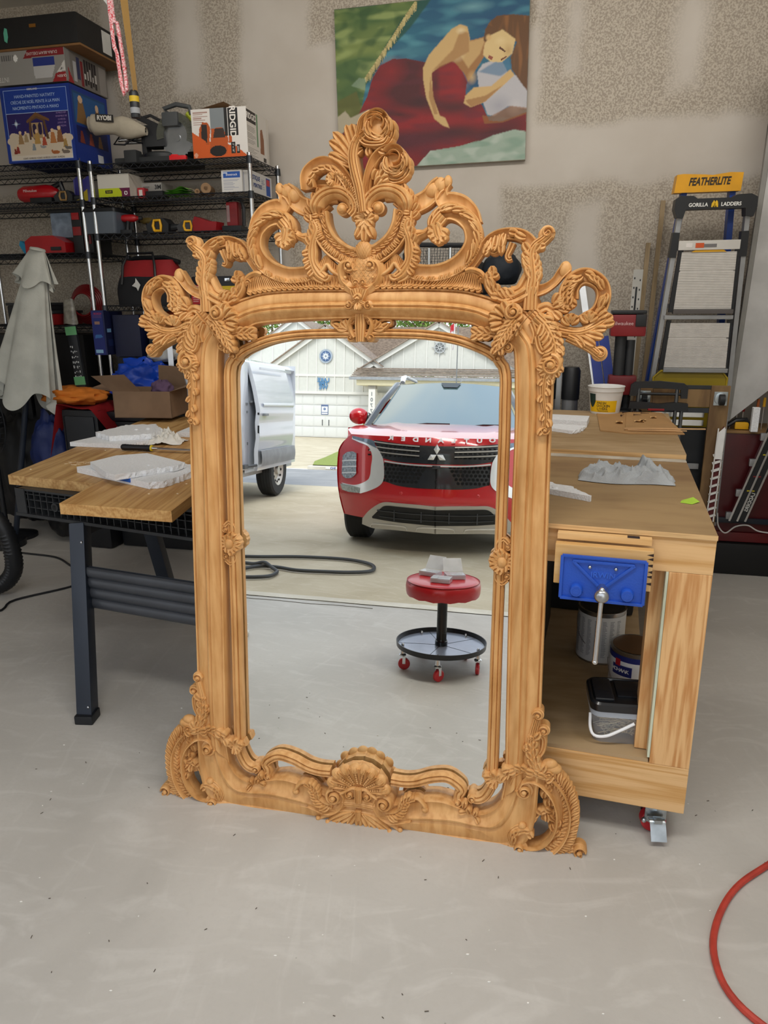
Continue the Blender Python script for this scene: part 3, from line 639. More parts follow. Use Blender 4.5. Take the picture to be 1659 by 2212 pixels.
for p, a_, L_, W_, bd in [((640,900), 116, .088, .021, 26), ((590,860), 133, .070, .021, 22), ((560,930), 155, .056, .020, 10), ((660,760), 104, .068, .019, 10), ((680,640), 96, .050, .020, 14), ((620,1010), 150, .064, .018, 0)]:
    k = [(-0.117,1.971),(-0.1012,1.97),(-0.1172,1.957)]
    q = (k[0][0]+(k[1][0]-k[0][0])*p[0]/100+(k[2][0]-k[0][0])*p[1]/100, k[0][1]+(k[1][1]-k[0][1])*p[0]/100+(k[2][1]-k[0][1])*p[1]/100)
    lobe(g, q, R(a_), L_*.98, W_, R(bd), .012, .016, .012)
g.build('feather_leaves', WD, mir, 42)
def curl(ctr, r, hole, a0, nl, mb):
    """rolled leaf head: fat rim round a hollow, flame lobes wrapping underneath"""
    cx, cy = ctr
    n = 40; pts = [(cx+hole[0]+(r*.5)*(1.15-.25*i/n)*math.cos(a0-4.6*i/n), cy+hole[1]+(r*.5)*(1.15-.25*i/n)*math.sin(a0-4.6*i/n)) for i in range(n)]
    mb.sphere((cx, cy, .016), r*.93, 12, (1, 1, .5))
    ribbon(mb, pts, lambda t: r*(.42-.1*t), .030, COVE, .024, -.004, n)
    for i in range(nl):
        aa = R(150)+R(190)*i/(nl-1); rr = r*(.66+.16*math.sin(i*2.1))
        p = (cx+hole[0]*.4+rr*.9*math.cos(aa), cy+hole[1]*.4+rr*.9*math.sin(aa))
        lobe(mb, p, aa+R(98), r*.85, r*.27, R(78), .034-.008*math.sin(PI*i/(nl-1)), .015, -.002)
        p = (cx+r*.86*math.cos(aa+.2), cy+r*.86*math.sin(aa+.2)); lobe(mb, p, aa+R(100), r*.7, r*.26, R(62), .016, .016, -.004)
g = nm(); curl([(0.0474,1.903)][0], .044, (.002, .013), R(200), 8, g); ribbon(g, [(-0.007,1.875),(0.0024,1.897),(0.0086,1.922),(0.0241,1.935),(0.0426,1.938),(0.0595,1.931)], lambda t: .022, .03, FLUTE, .02, -.005, 26)
ribbon(g, [(0.0024,1.886),(0.0165,1.874),(0.0399,1.87),(0.0631,1.872),(0.0738,1.885)], lambda t: .018-.006*t, .022, LEAF, .024, -.004, 22)
for q, a_ in (([(0.0087,1.863)][0], 200), ([(0.0243,1.867)][0], 250), ([(0.0477,1.861)][0], -50)): lobe(g, q, R(a_), .024, .014, R(60), .02, .014, .006)
g.build('top_curl', WD, mir, 42)
g = nm(); curl([(0.0914,1.82)][0], .040, (-.001, .017), R(150), 8, g)
ribbon(g, [(0.0184,1.746),(0.0199,1.78),(0.0277,1.812),(0.0416,1.839),(0.0601,1.854),(0.0833,1.858),(0.1049,1.849),(0.1174,1.829),(0.1192,1.81)], lambda t: .018+.006*math.sin(PI*t), .026, COVE, .014, -.01, 44)
ribbon(g, [(0.0294,1.763),(0.034,1.794),(0.0464,1.819),(0.0603,1.835)], .02, .018, LEAF, .008, -.008, 22)
for q, a_ in (([(0.0372,1.79)][0], 80), ([(0.0544,1.785)][0], 40), ([(0.056,1.789)][0], 80), ([(0.042,1.777)][0], 60)): lobe(g, q, R(a_), .026, .018, R(-40), .022, .016, .006)
g.build('right_curl', WD, mir, 42)
g = nm(); C = [(-0.011,1.737),(-0.0219,1.773),(-0.0392,1.801),(-0.0609,1.823),(-0.0914,1.835),(-0.1179,1.827),(-0.1359,1.807),(-0.1341,1.777)]
ribbon(g, C, lambda t: .026+.014*t, .026, COVE, .010, -.01, 40)
for i in range(7): spray(g, [(-0.0305,1.785),(-0.0522,1.813),(-0.0827,1.826),(-0.1135,1.82),(-0.1316,1.797)], [(.1+.14*i, 1, .036-.002*i, .013, 30, 55)], .022, .013, .004)
ribbon(g, [(-0.1339,1.789),(-0.1051,1.788),(-0.0787,1.783),(-0.0568,1.774),(-0.035,1.75)], .03, .012, RIDGE, .0, -.015, 22)
g.build('left_curl', WD, mir, 42)
g = nm(); A = [(-0.0741,1.799),(-0.0522,1.804),(-0.0305,1.785),(-0.0154,1.761),(-0.0058,1.733),(-0.0045,1.725)]; B = [(-0.0751,1.787),(-0.0568,1.778),(-0.0393,1.766),(-0.0263,1.75),(-0.0154,1.726),(-0.0111,1.717)]
band(g, A, B, [(0, .036), (.2, .033), (.5, .028), (.8, .032), (1, .03)], 0, 5)
As = splu(A, 6); Bs = splu(B, 6)
for i in range(0, len(As)-1, 2): ribbon(g, [Bs[i], As[i]], lambda t: .004+.003*t, .008, ROUND, .028, .01, 5); lobe(g, As[i], math.atan2(*(As[i]-Bs[i])[::-1]), .009, .009, 0, .032, .009, 0, 6)
for a_ in (120, 160, 200, 240): lobe(g, [(-0.0676,1.794)][0], R(a_), .018, .014, 0, .03, .012, .004)
g.build('scalloped_leaf', WD, mir, 42)

# --- wings (left traced, right mirrored)
g = nm(); C = [(-0.5554,1.447),(-0.5913,1.473),(-0.6032,1.506),(-0.5984,1.532),(-0.582,1.549),(-0.5575,1.557),(-0.5363,1.549),(-0.5224,1.528),(-0.5203,1.505)]
ribbon(g, C, lambda t: .040-.010*math.sin(PI*t)+.012*t, .022, COVE, .004, -.018, 48)
for i in range(6): spray(g, C, [(.72+.05*i, -1, .030, .015, 25, 60)], .018, .014, .004)
for i in range(5): spray(g, C, [(.78+.05*i, 1, .024, .015, 40, 40)], .016, .013, .004)
for t_, s_ in ((.55, -1), (.5, -1), (.45, -1), (.6, 1), (.25, -1), (.3, 1), (.28, -1)): spray(g, C, [(t_, s_, .028, .014, 20, 40)], .02, .013, .006)
for a_ in (-140, -105, -70, -35, 0): lobe(g, [(-0.5196,1.501)][0], R(a_), .026, .018, R(-25), .012, .014, .008)
both('wing_curl', g)
g = nm(); C = [(-0.4306,1.478),(-0.4709,1.443),(-0.5107,1.428),(-0.5503,1.424),(-0.5848,1.436),(-0.6145,1.455)]; ribbon(g, C, lambda t: .034-.008*t, .018, FLUTE, .01, -.016, 34)
for p_, a_, L_, W_, bd in (((130,790), 165, .022, .018, -30), ((140,820), 178, .030, .017, -20), ((190,850), 172, .034, .016, 15), ((230,870), 195, .046, .018, 0), ((270,890), 205, .05, .018, 10), ((300,880), 215, .045, .016, 30), ((160,780), 140, .026, .018, 20), ((170,770), 120, .03, .018, 30)):
    k = [(-0.6423,1.751),(-0.5992,1.749),(-0.6449,1.714)]; q = (k[0][0]+(k[1][0]-k[0][0])*p_[0]/100+(k[2][0]-k[0][0])*p_[1]/100, k[0][1]+(k[1][1]-k[0][1])*p_[0]/100+(k[2][1]-k[0][1])*p_[1]/100)
    lobe(g, q, R(a_), L_, W_, R(bd), .012, .015, .008)
ribbon(g, [(-0.5244,1.416),(-0.5561,1.401),(-0.5789,1.389),(-0.5976,1.375),(-0.6069,1.369)], lambda t: .026-.004*t, .02, FLUTE, .01, -.012, 18); volute(g, [(-0.6029,1.375)][0], .020, 0, 1, 1.2, .012, .016)
both('side_spray', g)
g = nm()
for c_, a0 in (([(-0.5724,1.457)][0], 60), ([(-0.529,1.451)][0], 70)):
    for a_ in (60, 95, 130, 25): lobe(g, (c_[0], c_[1]-.006), R(a_), .026, .018, R(35), .014, .015, .01)
ribbon(g, [(-0.5716,1.436),(-0.5544,1.428),(-0.5192,1.432),(-0.4879,1.447)], .02, .014, LEAF, .012, -.01, 16)
ribbon(g, [(-0.4436,1.474),(-0.4687,1.486),(-0.4885,1.478),(-0.5116,1.49)], lambda t: .028-.006*t, .014, LEAF, .008, -.012, 16)
for p_, a_ in (([(-0.4859,1.486)][0], 150), ([(-0.4991,1.482)][0], 185), ([(-0.4865,1.474)][0], 215), ([(-0.4695,1.47)][0], 225), ([(-0.4567,1.468)][0], 235), ([(-0.4877,1.493)][0], 110)): lobe(g, p_, R(a_), .028, .018, R(20), .012, .014, .008)
both('inner_wing_leaf', g)
g = nm(); C = [(-0.4328,1.523),(-0.4622,1.529),(-0.4849,1.544),(-0.501,1.565),(-0.5131,1.579)]; ribbon(g, C, lambda t: .034-.004*t-.010*math.sin(PI*t), .016, COVE, .004, -.014, 26); g.sphere((*[(-0.51,1.573)][0], .010), .017, 8, (.9, 1.2, .7)); both('hook_scroll', g)
g = nm(); C = [(-0.4306,1.478),(-0.431,1.516),(-0.4356,1.553),(-0.432,1.583),(-0.4287,1.609),(-0.4362,1.627),(-0.4545,1.641),(-0.4686,1.654)]; ribbon(g, C, lambda t: .036-.012*t, .022, FLUTE, .010, -.016, 40)
for t_, s_, L_, of in ((.35, 1, .034, 35), (.42, 1, .03, 45), (.5, 1, .028, 50), (.58, 1, .026, 40), (.4, -1, .038, 45), (.5, -1, .036, 50), (.56, -1, .034, 55), (.62, -1, .03, 60), (.7, -1, .034, 70), (.74, 1, .024, 40), (.8, 1, .024, 60), (.2, -1, .024, 30), (.2, 1, .024, 30)): spray(g, C, [(t_, s_, L_, .017, of, 40)], .012, .014, .008)
g.sphere((*[(-0.4581,1.654)][0], .010), .017, 8, (1, 1.05, .7)); volute(g, [(-0.4633,1.657)][0], .019, PI, -1, 1.3, .016, .016, .5, False); both('wing_stem', g)
g = nm(); C = [(-0.4366,1.62),(-0.4166,1.644),(-0.3932,1.656),(-0.36,1.658),(-0.3316,1.649),(-0.3119,1.629),(-0.2963,1.606),(-0.2807,1.584)]; ribbon(g, C, lambda t: .034-.012*t, .018, COVE, .004, -.016, 40)
for t_, s_, L_, of, bd in ((.45, -1, .036, 60, -20), (.5, -1, .05, 80, 0), (.55, -1, .04, 65, 20), (.6, -1, .036, 50, 50), (.66, -1, .03, 50, 60), (.3, 1, .024, 10, 20), (.7, -1, .03, 60, 70), (.2, -1, .03, 30, 50)): spray(g, C, [(t_, s_, L_, .016, of, bd)], .012, .014, .008)
volute(g, [(-0.3387,1.624)][0], .017, 0, -1, 1.2, .010, .016); ribbon(g, [(-0.3815,1.637),(-0.3759,1.623),(-0.3695,1.608),(-0.3728,1.599),(-0.381,1.601)], lambda t: .020-.008*t, .014, LEAF, .006, -.012, 18); both('wing_arch', g)
g = nm(); C = [(-0.4222,1.523),(-0.4037,1.512),(-0.3787,1.504),(-0.349,1.515),(-0.3295,1.537),(-0.3268,1.556),(-0.3388,1.565)]; ribbon(g, C, lambda t: .032-.006*t, .018, LEAF, .012, -.014, 30)
for t_, s_, L_, of, bd in ((.9, 1, .03, 10, 90), (.8, 1, .03, 30, 70), (.7, 1, .03, 40, 60), (.35, 1, .034, 60, 30), (.28, 1, .03, 75, 20), (.42, 1, .026, 50, 50), (.6, 1, .024, 60, 40), (.95, 1, .02, 40, 60), (.3, -1, .03, 30, 30), (.5, -1, .024, 30, 30)): spray(g, C, [(t_, s_, L_, .017, of, bd)], .014, .014, .008)
ribbon(g, [(-0.4264,1.568),(-0.4148,1.545),(-0.403,1.527),(-0.3823,1.519)], .03, .014, LEAF, .006, -.014, 16); both('shoulder_leaf', g)
# corner cartouche over the mitre
g = nm(); c = [(-0.3788,1.451)][0]
for a_, L_, d_ in ((55, .034, .03), (80, .034, .034), (105, .03, .034), (30, .036, .03), (5, .034, .03), (130, .026, .03), (-30, .034, .028), (160, .024, .03), (-100, .04, .02), (-75, .044, .02), (-125, .035, .02), (-150, .03, .02)):
    lobe(g, (c[0]+d_*.5*math.cos(R(a_)), c[1]+d_*.5*math.sin(R(a_))), R(a_), L_, .02, R(-30 if a_ > 0 else 30), .03, .016, .006)
volute(g, [(-0.3906,1.472)][0], .024, PI/2, -1, 1.5, .038, .016)
C = [(-0.3977,1.455),(-0.3776,1.428),(-0.3618,1.401),(-0.3564,1.376)]; ribbon(g, C, lambda t: .034-.008*t, .018, FLUTE, .034, 0, 24)
for i in range(6): spray(g, C, [(.1+.15*i, 1, .026, .014, 45, 40), (.1+.15*i, -1, .024, .014, 45, 40)], .036, .013, .004)
C = [(-0.3527,1.417),(-0.3274,1.421),(-0.3023,1.421)]; ribbon(g, C, .016, .012, LEAF, .026, -.01, 14)
for t_, s_ in ((.3, 1), (.3, -1), (.6, 1), (.6, -1), (.9, 1), (.9, -1)): spray(g, C, [(t_, s_, .024, .015, 45, 30)], .026, .012, .004)
volute(g, [(-0.3814,1.388)][0], .014, PI/2, 1, 1.2, .032, .014); both('corner_cartouche', g)
g = nm(); C = [(-0.4434,1.478),(-0.4191,1.451),(-0.399,1.424),(-0.3789,1.397),(-0.3481,1.371)]; ribbon(g, C, .0022, .002, ROUND, .053, .050, 24); both('mitre_joint', g, M('#9a6c3a', .8))
# shoulder acanthus running down the side rail
g = nm(); C = [(-0.4442,1.462),(-0.4713,1.436),(-0.4906,1.397),(-0.4925,1.362),(-0.4808,1.334),(-0.4739,1.299),(-0.4759,1.259),(-0.4823,1.219),(-0.4797,1.182)]; ribbon(g, C, lambda t: .034-.018*t, .018, FLUTE, .022, -.01, 50)
for i in range(12):
    t = .06+.5*i/11; spray(g, C, [(t, -1, .034-.010*t, .018, 60, 45)], .018, .015, .008); 
for i in range(7): t = .1+.36*i/6; spray(g, C, [(t, 1, .036-.01*t, .017, 40, -50)], .026, .014, .006)
for i in range(7): t = .58+.4*i/6; spray(g, C, [(t, (-1)**i, .024, .014, 50, 40)], .024, .012, .006)
volute(g, [(-0.4867,1.346)][0], .032, PI/2, 1, 1.6, .030, .018); volute(g, [(-0.4817,1.186)][0], .015, PI, 1, 1.2, .026, .014)
for i in range(6): lobe(g, [(-0.4868,1.344)][0], R(190+30*i), .036, .016, R(30), .024, .014, .004)
ribbon(g, [(-0.4507,1.416),(-0.4561,1.393),(-0.4655,1.378),(-0.4738,1.385)], .018, .014, LEAF, .028, 0, 16); ribbon(g, [(-0.4363,1.447),(-0.4462,1.42),(-0.443,1.397)], .016, .012, LEAF, .026, 0, 14)
both('shoulder_acanthus', g)
# ground the wings spring from
g = nm(); ribbon(g, [(-0.3828,1.508),(-0.4165,1.508),(-0.4345,1.485),(-0.4447,1.451),(-0.4726,1.409),(-0.4887,1.35)], lambda t: .06-.03*t, .012, ROUND, .0, -.02, 22); both('wing_ground', g)

# --- bottom corner: C ring with feathered back
g = nm(); C = [(-0.4514,0.187),(-0.462,0.2115),(-0.4916,0.2241),(-0.5295,0.2145),(-0.567,0.1763),(-0.5864,0.1256),(-0.587,0.0722),(-0.5703,0.0257),(-0.5407,-0.0068),(-0.503,-0.0182),(-0.4693,-0.0106)]
ribbon(g, C, lambda t: .034+.010*math.sin(PI*t), .034, COVE, .006, -.02, 60); volute(g, [(-0.4774,0.1788)][0], .026, 0, -1, 1.5, .03, .018); volute(g, [(-0.4738,-0.0039)][0], .024, PI, 1, 1.4, .028, .018)
both('corner_c_ring', g)
g = nm()
O_ = [(-0.5475,0.2311),(-0.5768,0.2131),(-0.5976,0.1818),(-0.6095,0.1418),(-0.6118,0.1027),(-0.6089,0.069),(-0.5989,0.0312),(-0.5741,0.0005),(-0.5459,-0.015)]
for i in range(22):
    t = .02+.94*i/21; p, a = P_at(O_, t); lobe(g, p, a+R(95), .026, .014, R(-60), .010, .015, .006); lobe(g, p+np.array([math.cos(a-PI/2), math.sin(a-PI/2)])*-.002, a+R(-150), .03, .013, R(50), .018, .013, .0)
ribbon(g, O_, .026, .012, ROUND, .002, -.02, 40); both('feathered_back', g)
g = nm(); C = [(-0.5457,-0.01),(-0.5792,-0.0052),(-0.608,0.0003),(-0.6322,0.0016)]; ribbon(g, C, lambda t: .034-.010*t, .018, FLUTE, .006, -.016, 18); volute(g, [(-0.637,0.0033)][0], .023, PI, -1, 1.3, .012, .022)
for t_, s_ in ((.2, 1), (.4, 1), (.6, 1), (.8, 1), (.3, -1), (.5, -1), (.7, -1)): spray(g, C, [(t_, s_, .022, .014, 40, 50)], .010, .013, .006)
both('foot_scroll', g)
g = nm(); C = [(-0.5404,0.0007),(-0.5625,0.0366),(-0.5671,0.0847),(-0.553,0.1254),(-0.5397,0.108),(-0.5361,0.0843)]; ribbon(g, C, lambda t: .026-.008*t, .014, FLUTE, .006, -.014, 28)
for i in range(8): spray(g, C, [(.3+.08*i, -1 if i % 2 else 1, .026, .015, 45, 40)], .014, .014, .006)
for q, a_ in (([(-0.548,0.1309)][0], 60), ([(-0.5324,0.157)][0], 80), ([(-0.541,0.175)][0], 100), ([(-0.5349,0.1087)][0], 20), ([(-0.5208,0.1058)][0], -40), ([(-0.5141,0.0971)][0], -60), ([(-0.551,0.1641)][0], 250), ([(-0.5476,0.1836)][0], 60)): lobe(g, q, R(a_), .026, .018, R(40), .012, .014, .008)
ribbon(g, [(-0.552,0.1448),(-0.5457,0.1744),(-0.5305,0.1954)], .03, .012, LEAF, .004, -.014, 12); both('ring_inner_leaf', g)
g = nm(); C = [(-0.4546,0.0015),(-0.444,0.0299),(-0.4572,0.0522),(-0.4779,0.0637)]; ribbon(g, C, lambda t: .022, .014, FLUTE, .022, -.01, 18)
for i in range(6): spray(g, C, [(.1+.16*i, 1, .032, .015, 50, 50)], .024, .014, .006)
g.sphere((*[(-0.4778,0.0661)][0], .03), .012, 6); lobe(g, [(-0.4904,0.0473)][0], R(200), .022, .018, R(40), .022, .014, .006); both('ring_lower_leaf', g)
# flame leaf above the bottom corner
g = nm(); C = [(-0.5144,0.2353),(-0.4985,0.2748),(-0.4916,0.3221),(-0.4945,0.3586),(-0.5018,0.399)]; ribbon(g, C, lambda t: .040-.022*t, .018, FLUTE, .022, -.01, 30)
for t_, s_, L_, of, bd in ((.05, 1, .034, 30, 40), (.2, 1, .03, 40, 40), (.35, 1, .028, 40, 50), (.5, 1, .026, 50, 60), (.15, -1, .034, 30, 40), (.3, -1, .03, 40, 40), (.45, -1, .026, 45, 50), (.02, 1, .036, 60, 20), (.02, -1, .04, 60, 20), (.65, 1, .03, 60, 60)): spray(g, C, [(t_, s_, L_, .017, of, bd)], .022, .015, .008)
volute(g, [(-0.5035,0.4102)][0], .018, 0, 1, 1.3, .026, .014); volute(g, [(-0.5221,0.3623)][0], .018, 0, 1, 1.3, .018, .014); volute(g, [(-0.4882,0.3455)][0], .010, 0, -1, 1.2, .03, .012); volute(g, [(-0.4775,0.3076)][0], .011, 0, -1, 1.2, .03, .012)
ribbon(g, [(-0.5089,0.3477),(-0.5234,0.3368),(-0.5227,0.3045),(-0.5121,0.2825)], .018, .012, LEAF, .014, -.01, 14)
both('flame_leaf', g)
g = nm(); C = [(-0.5567,0.2346),(-0.5288,0.2288),(-0.4956,0.2377),(-0.4629,0.2419),(-0.4355,0.236),(-0.425,0.2093)]; ribbon(g, C, .024, .016, LEAF, .022, -.01, 26)
for i in range(9): spray(g, C, [(.05+.11*i, 1 if i % 3 else -1, .026, .015, 45, 50)], .024, .014, .006)
g.sphere((*[(-0.5435,0.2622)][0], .02), .02, 8, (1.1, .8, .8)); g.sphere((*[(-0.5513,0.2495)][0], .018), .024, 8, (1.1, .7, .8)); volute(g, [(-0.5433,0.2387)][0], .012, 0, 1, 1.2, .028, .012); both('corner_crest_leaf', g)

# --- bottom shell
c0 = [(0.0077,0.0257)][0]; c = (0, c0[1])
g = nm(); hub = (0, [(-0.0024,0.1047)][0][1])
rad = [(-0.0024,0.1047),(0.0043,0.182)][1][1]-hub[1]
angs = [14, 36, 58, 78, 98, 120, 142, 166]; angs = [a+0 for a in angs]
for a_ in angs:
    L_ = rad*(1.05 if 50 < a_ < 130 else 1.12); p = np.array([math.cos(R(a_)), math.sin(R(a_))])
    q0 = np.array(hub)+p*.012; q1 = np.array(hub)+p*L_
    ribbon(g, [q0, (q0+q1)/2, q1], lambda t: .008+.026*t, lambda t: .010+.012*t, [(-1, 0), (-.95, .7), (-.7, 1), (-.5, .7), (-.2, .42), (.2, .42), (.5, .7), (.7, 1), (.95, .7), (1, 0)], lambda t: .024+.006*t, .0, 12)
    for i in range(7): s_ = .35+.085*i; g.sphere((*(np.array(hub)+p*L_*s_), .032+.012*s_), .0030, 4, (1.2, 1.2, 1))
    g.sphere((*(np.array(hub)+p*(L_-.004)), .036), .018, 8, (1, 1, .72))
    for s_ in (-1, 1): lobe(g, np.array(hub)+p*(L_-.012), R(a_)+s_*.25, .02, .010, -s_*.5, .044, .008, -.004, 6)
g.build('scallop_shell', WD, mir, 42)
g = nm()
ribbon(g, [(0, hub[1]+.014), (0, hub[1]-.028)], .022, .02, FLUTE, .036, 0, 6)
for s_ in (1, -1): volute(g, (s_*.027, hub[1]-.010), .017, PI/2, -s_, 1.4, .032, .016); ribbon(g, [(s_*.006, hub[1]+.008), (s_*.02, hub[1]+.01), (s_*.04, hub[1]-.004), (s_*.056, hub[1]-.014)], .012, .012, ROUND, .032, 0, 14)
g.build('shell_clasp', WD, mir, 42)
g = nm(); C = [(-0.1582,0.033),(-0.1327,0.0248),(-0.1045,0.0171),(-0.0791,0.0211),(-0.0566,0.0398),(-0.0453,0.0655),(-0.0508,0.0885),(-0.0646,0.1014),(-0.0813,0.1004)]
ribbon(g, C, lambda t: .022+.008*math.sin(PI*t), .030, RIDGE, .014, -.012, 44); volute(g, [(-0.0765,0.0781)][0], .030, PI/2, 1, 1.7, .03, .02); both('shell_volute', g)
g = nm(); C = [(-0.0817,0.0449),(-0.107,0.047),(-0.1266,0.0621),(-0.1376,0.0845),(-0.1488,0.0978),(-0.1685,0.1069)]; ribbon(g, C, lambda t: .026-.010*t, .016, LEAF, .026, -.004, 28)
for i in range(8): spray(g, C, [(.08+.09*i, 1, .03-.002*i, .014, 55, 55)], .028, .014, .006)
for i in range(5): spray(g, C, [(.45+.09*i, -1, .022, .013, 50, 50)], .028, .013, .006)
ribbon(g, [(-0.1572,0.1026),(-0.177,0.1057),(-0.1944,0.0881),(-0.2004,0.0721)], .014, .014, ROUND, .024, -.004, 14); g.sphere((*[(-0.1981,0.0724)][0], .03), .010, 6); both('shell_side_leaf', g)
g = nm(); yb = [(-0.001,-0.0299)][0][1]; ym = [(-0.001,0.0274)][0][1]
for xx, x1 in ((0, 0), (.02, .034), (-.02, -.034), (.036, .066), (-.036, -.066), (.05, .095), (-.05, -.095)):
    y1 = yb+abs(x1)*.12+.008
    ribbon(g, [(xx*.4, ym+.006), (xx*.9+x1*.2, (ym+y1)/2), (x1, y1)], lambda t: .010+.018*math.sin(PI*t), .014, LEAF, .028, -.004, 14); g.sphere((x1, y1, .040), .009, 6, (1, 1.2, 1)); g.lathe([(0, 0), (.008, 0), (.006, .004), (.003, .006), (0, .007)], (x1, y1, .046), 10)
for s_ in (1, -1): ribbon(g, [(s_*.055, ym+.008), (s_*.085, ym-.012), (s_*.115, yb+.03), (s_*.125, yb+.022)], .012, .01, ROUND, .028, -.002, 14); g.sphere((s_*.126, yb+.028, .036), .008, 6)
ribbon(g, [(-.05, (ym+hub[1])/2-.004), (0, (ym+hub[1])/2-.001), (.05, (ym+hub[1])/2-.004)], .026, .012, FLUTE, .03, 0, 12); ribbon(g, [(0, ym+.018), (0, ym-.01)], .018, .012, FLUTE, .04, 0, 6)
g.build('shell_skirt', WD, mir, 42)

# ================================================================ LEFT: planks on a plastic-topped folding table
PLANK = wood('pine_plank', '#c9a36b', '#a07440', tuple(GW.to_3x3() @ Matrix.Rotation(R(9.3), 3, 'Z') @ Vector((.05, 1, 0))), 17, .07, .5, ring=3.5, amp=.18)
PLANK2 = wood('pine_plank_yellow', '#cfa468', '#b07f44', tuple(GW.to_3x3() @ Matrix.Rotation(R(9.3), 3, 'Z') @ Vector((.0, 1, 0))), 24, .05, .5, ring=3.5, amp=.18)
BLK = M('#26282b', .5, var=.15); BLK2 = M('#15171b', .45); DKMET = M('#252c38', .38, var=.06, metal=.2); CHROME = mat('chrome', '#d7d9dc', .18, 1, .03)
STEEL = mat('brushed_steel', '#b9bcc0', .3, 1, .06); FOAM = mat('styrofoam', '#e9ebee', .75, 0, .04, 120, .8, 160); GALV = mat('zinc', '#b5bdc2', .3, 1, .15, 20)
LBm = GW @ T(-1.02, -2.23, 0, 9.3)
t = thing('folding_work_table', tuple((LBm @ Vector((.4, 0, 0)))), 'black plastic-topped folding work table under the pine planks at left', 'table')
LT = LBm @ T(.05, -.05, 0, -20.5); zt, zb = .812, .70
g = MB(LT)
W_, D_ = 1.05, .5
g.box(0, .03, zb+.01, W_, .036, zt-.004); g.box(0, 0, zt-.008, W_, D_, zt-.0); g.box(-.01, -.004, zb, W_, D_, zb+.012); g.box(0, 0, zb, .012, D_, zt); g.box(W_-.012, 0, zb, W_, D_, zt); g.box(0, D_-.012, zb, W_, D_, zt); g.box(0, -.002, zb, .05, .004, zt)
g.build('table_shell', BLK, t, 0)
g = MB(LT)
for i in range(30):
    x = .06+i*.033; g.box(x, .002, zb+.008, x+.0035, .03, zt-.006)
for z in (.737, .768, .79): g.box(.02, .004, z, W_-.02, .03, z+.003)
g.build('lattice_rib', BLK, t, 0)['kind'] = 'stuff'
g = MB(LT); g.lathe([(.012, 0), (.017, 0), (.017, .03), (.012, .03), (.012, 0)], (.2, 0, .752), 18, 'Y'); g.build('socket', BLK, t)
def leg(a, b, name='leg'):
    g = MB(LBm); g.obox(a, b, .058, .058, (0, 1, 0), .004); d = (Vector(b)-Vector(a)).normalized()
    o = g.build(name, DKMET, t, 30)
    f = MB(LBm); f.box(b[0]-.034, b[1]-.036, 0, b[0]+.034, b[1]+.036, .035, .006); f.build('rubber_foot', BLK2, o, 30)
    for z in (.06, .64): h = MB(LBm); p = Vector(a).lerp(Vector(b), 1-z/.7); h.sphere((p.x+.018, p.y-.03, p.z), .006, 5); h.build('rivet', STEEL, o)
leg((.345, -.15, .70), (.40, -.385, .0)); leg((.93, -.36, .70), (1.0, -.60, .0)); leg((.41, .30, .70), (.43, .54, 0)); leg((.95, .12, .70), (1.0, .34, 0))
g = MB(LBm)
def ridge(z): # ribbed pressing
    return -.012*max(0, math.sin(PI*((z*4) % 1)))**.6
g.grid(lambda u, v: (.36+.62*u, -.225-.20*u+.012+ridge(v)*(1 if .03 < u < .97 else 0), .385+.165*v), 40, 40)
g.grid(lambda u, v: (.36+.62*u, -.21-.20*u+.012, .385+.165*v), 1, 1); g.build('ribbed_stretcher', M('#3d4046', .4), t, 30)
g = MB(LBm); g.obox((.41, .32, .64), (.95, .14, .64), .03, .05); g.obox((.345, -.15, .67), (.43, .30, .67), .04, .04); g.build('cross_brace', BLK, t, 0)

g = MB(LBm); g.prism([(0, 0), (.30, -.095), (.415, -.131), (.415, 1.75), (.15, 1.85), (.0, 1.85)], .813, .851)
tag(g.build('pine_plank', PLANK, None, 0), 'wide pine plank with a knot, left one on the black work table', 'plank')
g = MB(LBm); g.prism([(.4165, -.415), (.833, -.498), (.86, 1.55), (.4165, 1.72)], .813, .851)
tag(g.build('pine_plank', PLANK2, None, 0), 'narrower pine plank jutting forward beside the wide one', 'plank')

def foam(poly, z0, th, label, seed, tilt=0, frame=None, jag=(0, 0, 1, 1), name='foam_slab', bumps=0):
    """broken styrofoam slab: some edges clean, some crumbled"""
    rnd = random.Random(seed); P = []; n = len(poly)
    for i in range(n):
        a, b = poly[i], poly[(i+1) % n]; P.append((a[0], a[1], 0))
        if jag[i % len(jag)]:
            m_ = max(3, int(math.dist(a, b)/.012))
            for k in range(1, m_):
                f = k/m_; P.append((a[0]+(b[0]-a[0])*f+rnd.uniform(-.005, .005), a[1]+(b[1]-a[1])*f+rnd.uniform(-.005, .005), 1))
    g = MB(frame or LBm); N = len(P)
    cx = sum(p[0] for p in P)/N; cy = sum(p[1] for p in P)/N
    lo = [(p[0], p[1], z0+tilt*(p[0]-cx)) for p in P]; mid = [(p[0]+p[2]*rnd.uniform(-.004, .004), p[1]+p[2]*rnd.uniform(-.004, .004), z0+th*.5+tilt*(p[0]-cx)) for p in P]
    hi = [(p[0]-(p[0]-cx)*.01*p[2], p[1]-(p[1]-cy)*.01*p[2], z0+th+tilt*(p[0]-cx)+p[2]*rnd.uniform(-.002, .001)) for p in P]
    vs = lo+mid+hi; fs = [(i, (i+1) % N, N+(i+1) % N, N+i) for i in range(N)]+[(N+i, N+(i+1) % N, 2*N+(i+1) % N, 2*N+i) for i in range(N)]+[tuple(reversed(range(N))), tuple(2*N+i for i in range(N))]
    g.add(vs, fs)
    for _ in range(bumps): g.sphere((cx+rnd.uniform(-.1, .1), cy+rnd.uniform(-.05, .05), z0+th), rnd.uniform(.003, .008), 4, (1.4, 1, .7))
    return tag(g.build(name, FOAM, None, 0), label, 'foam')
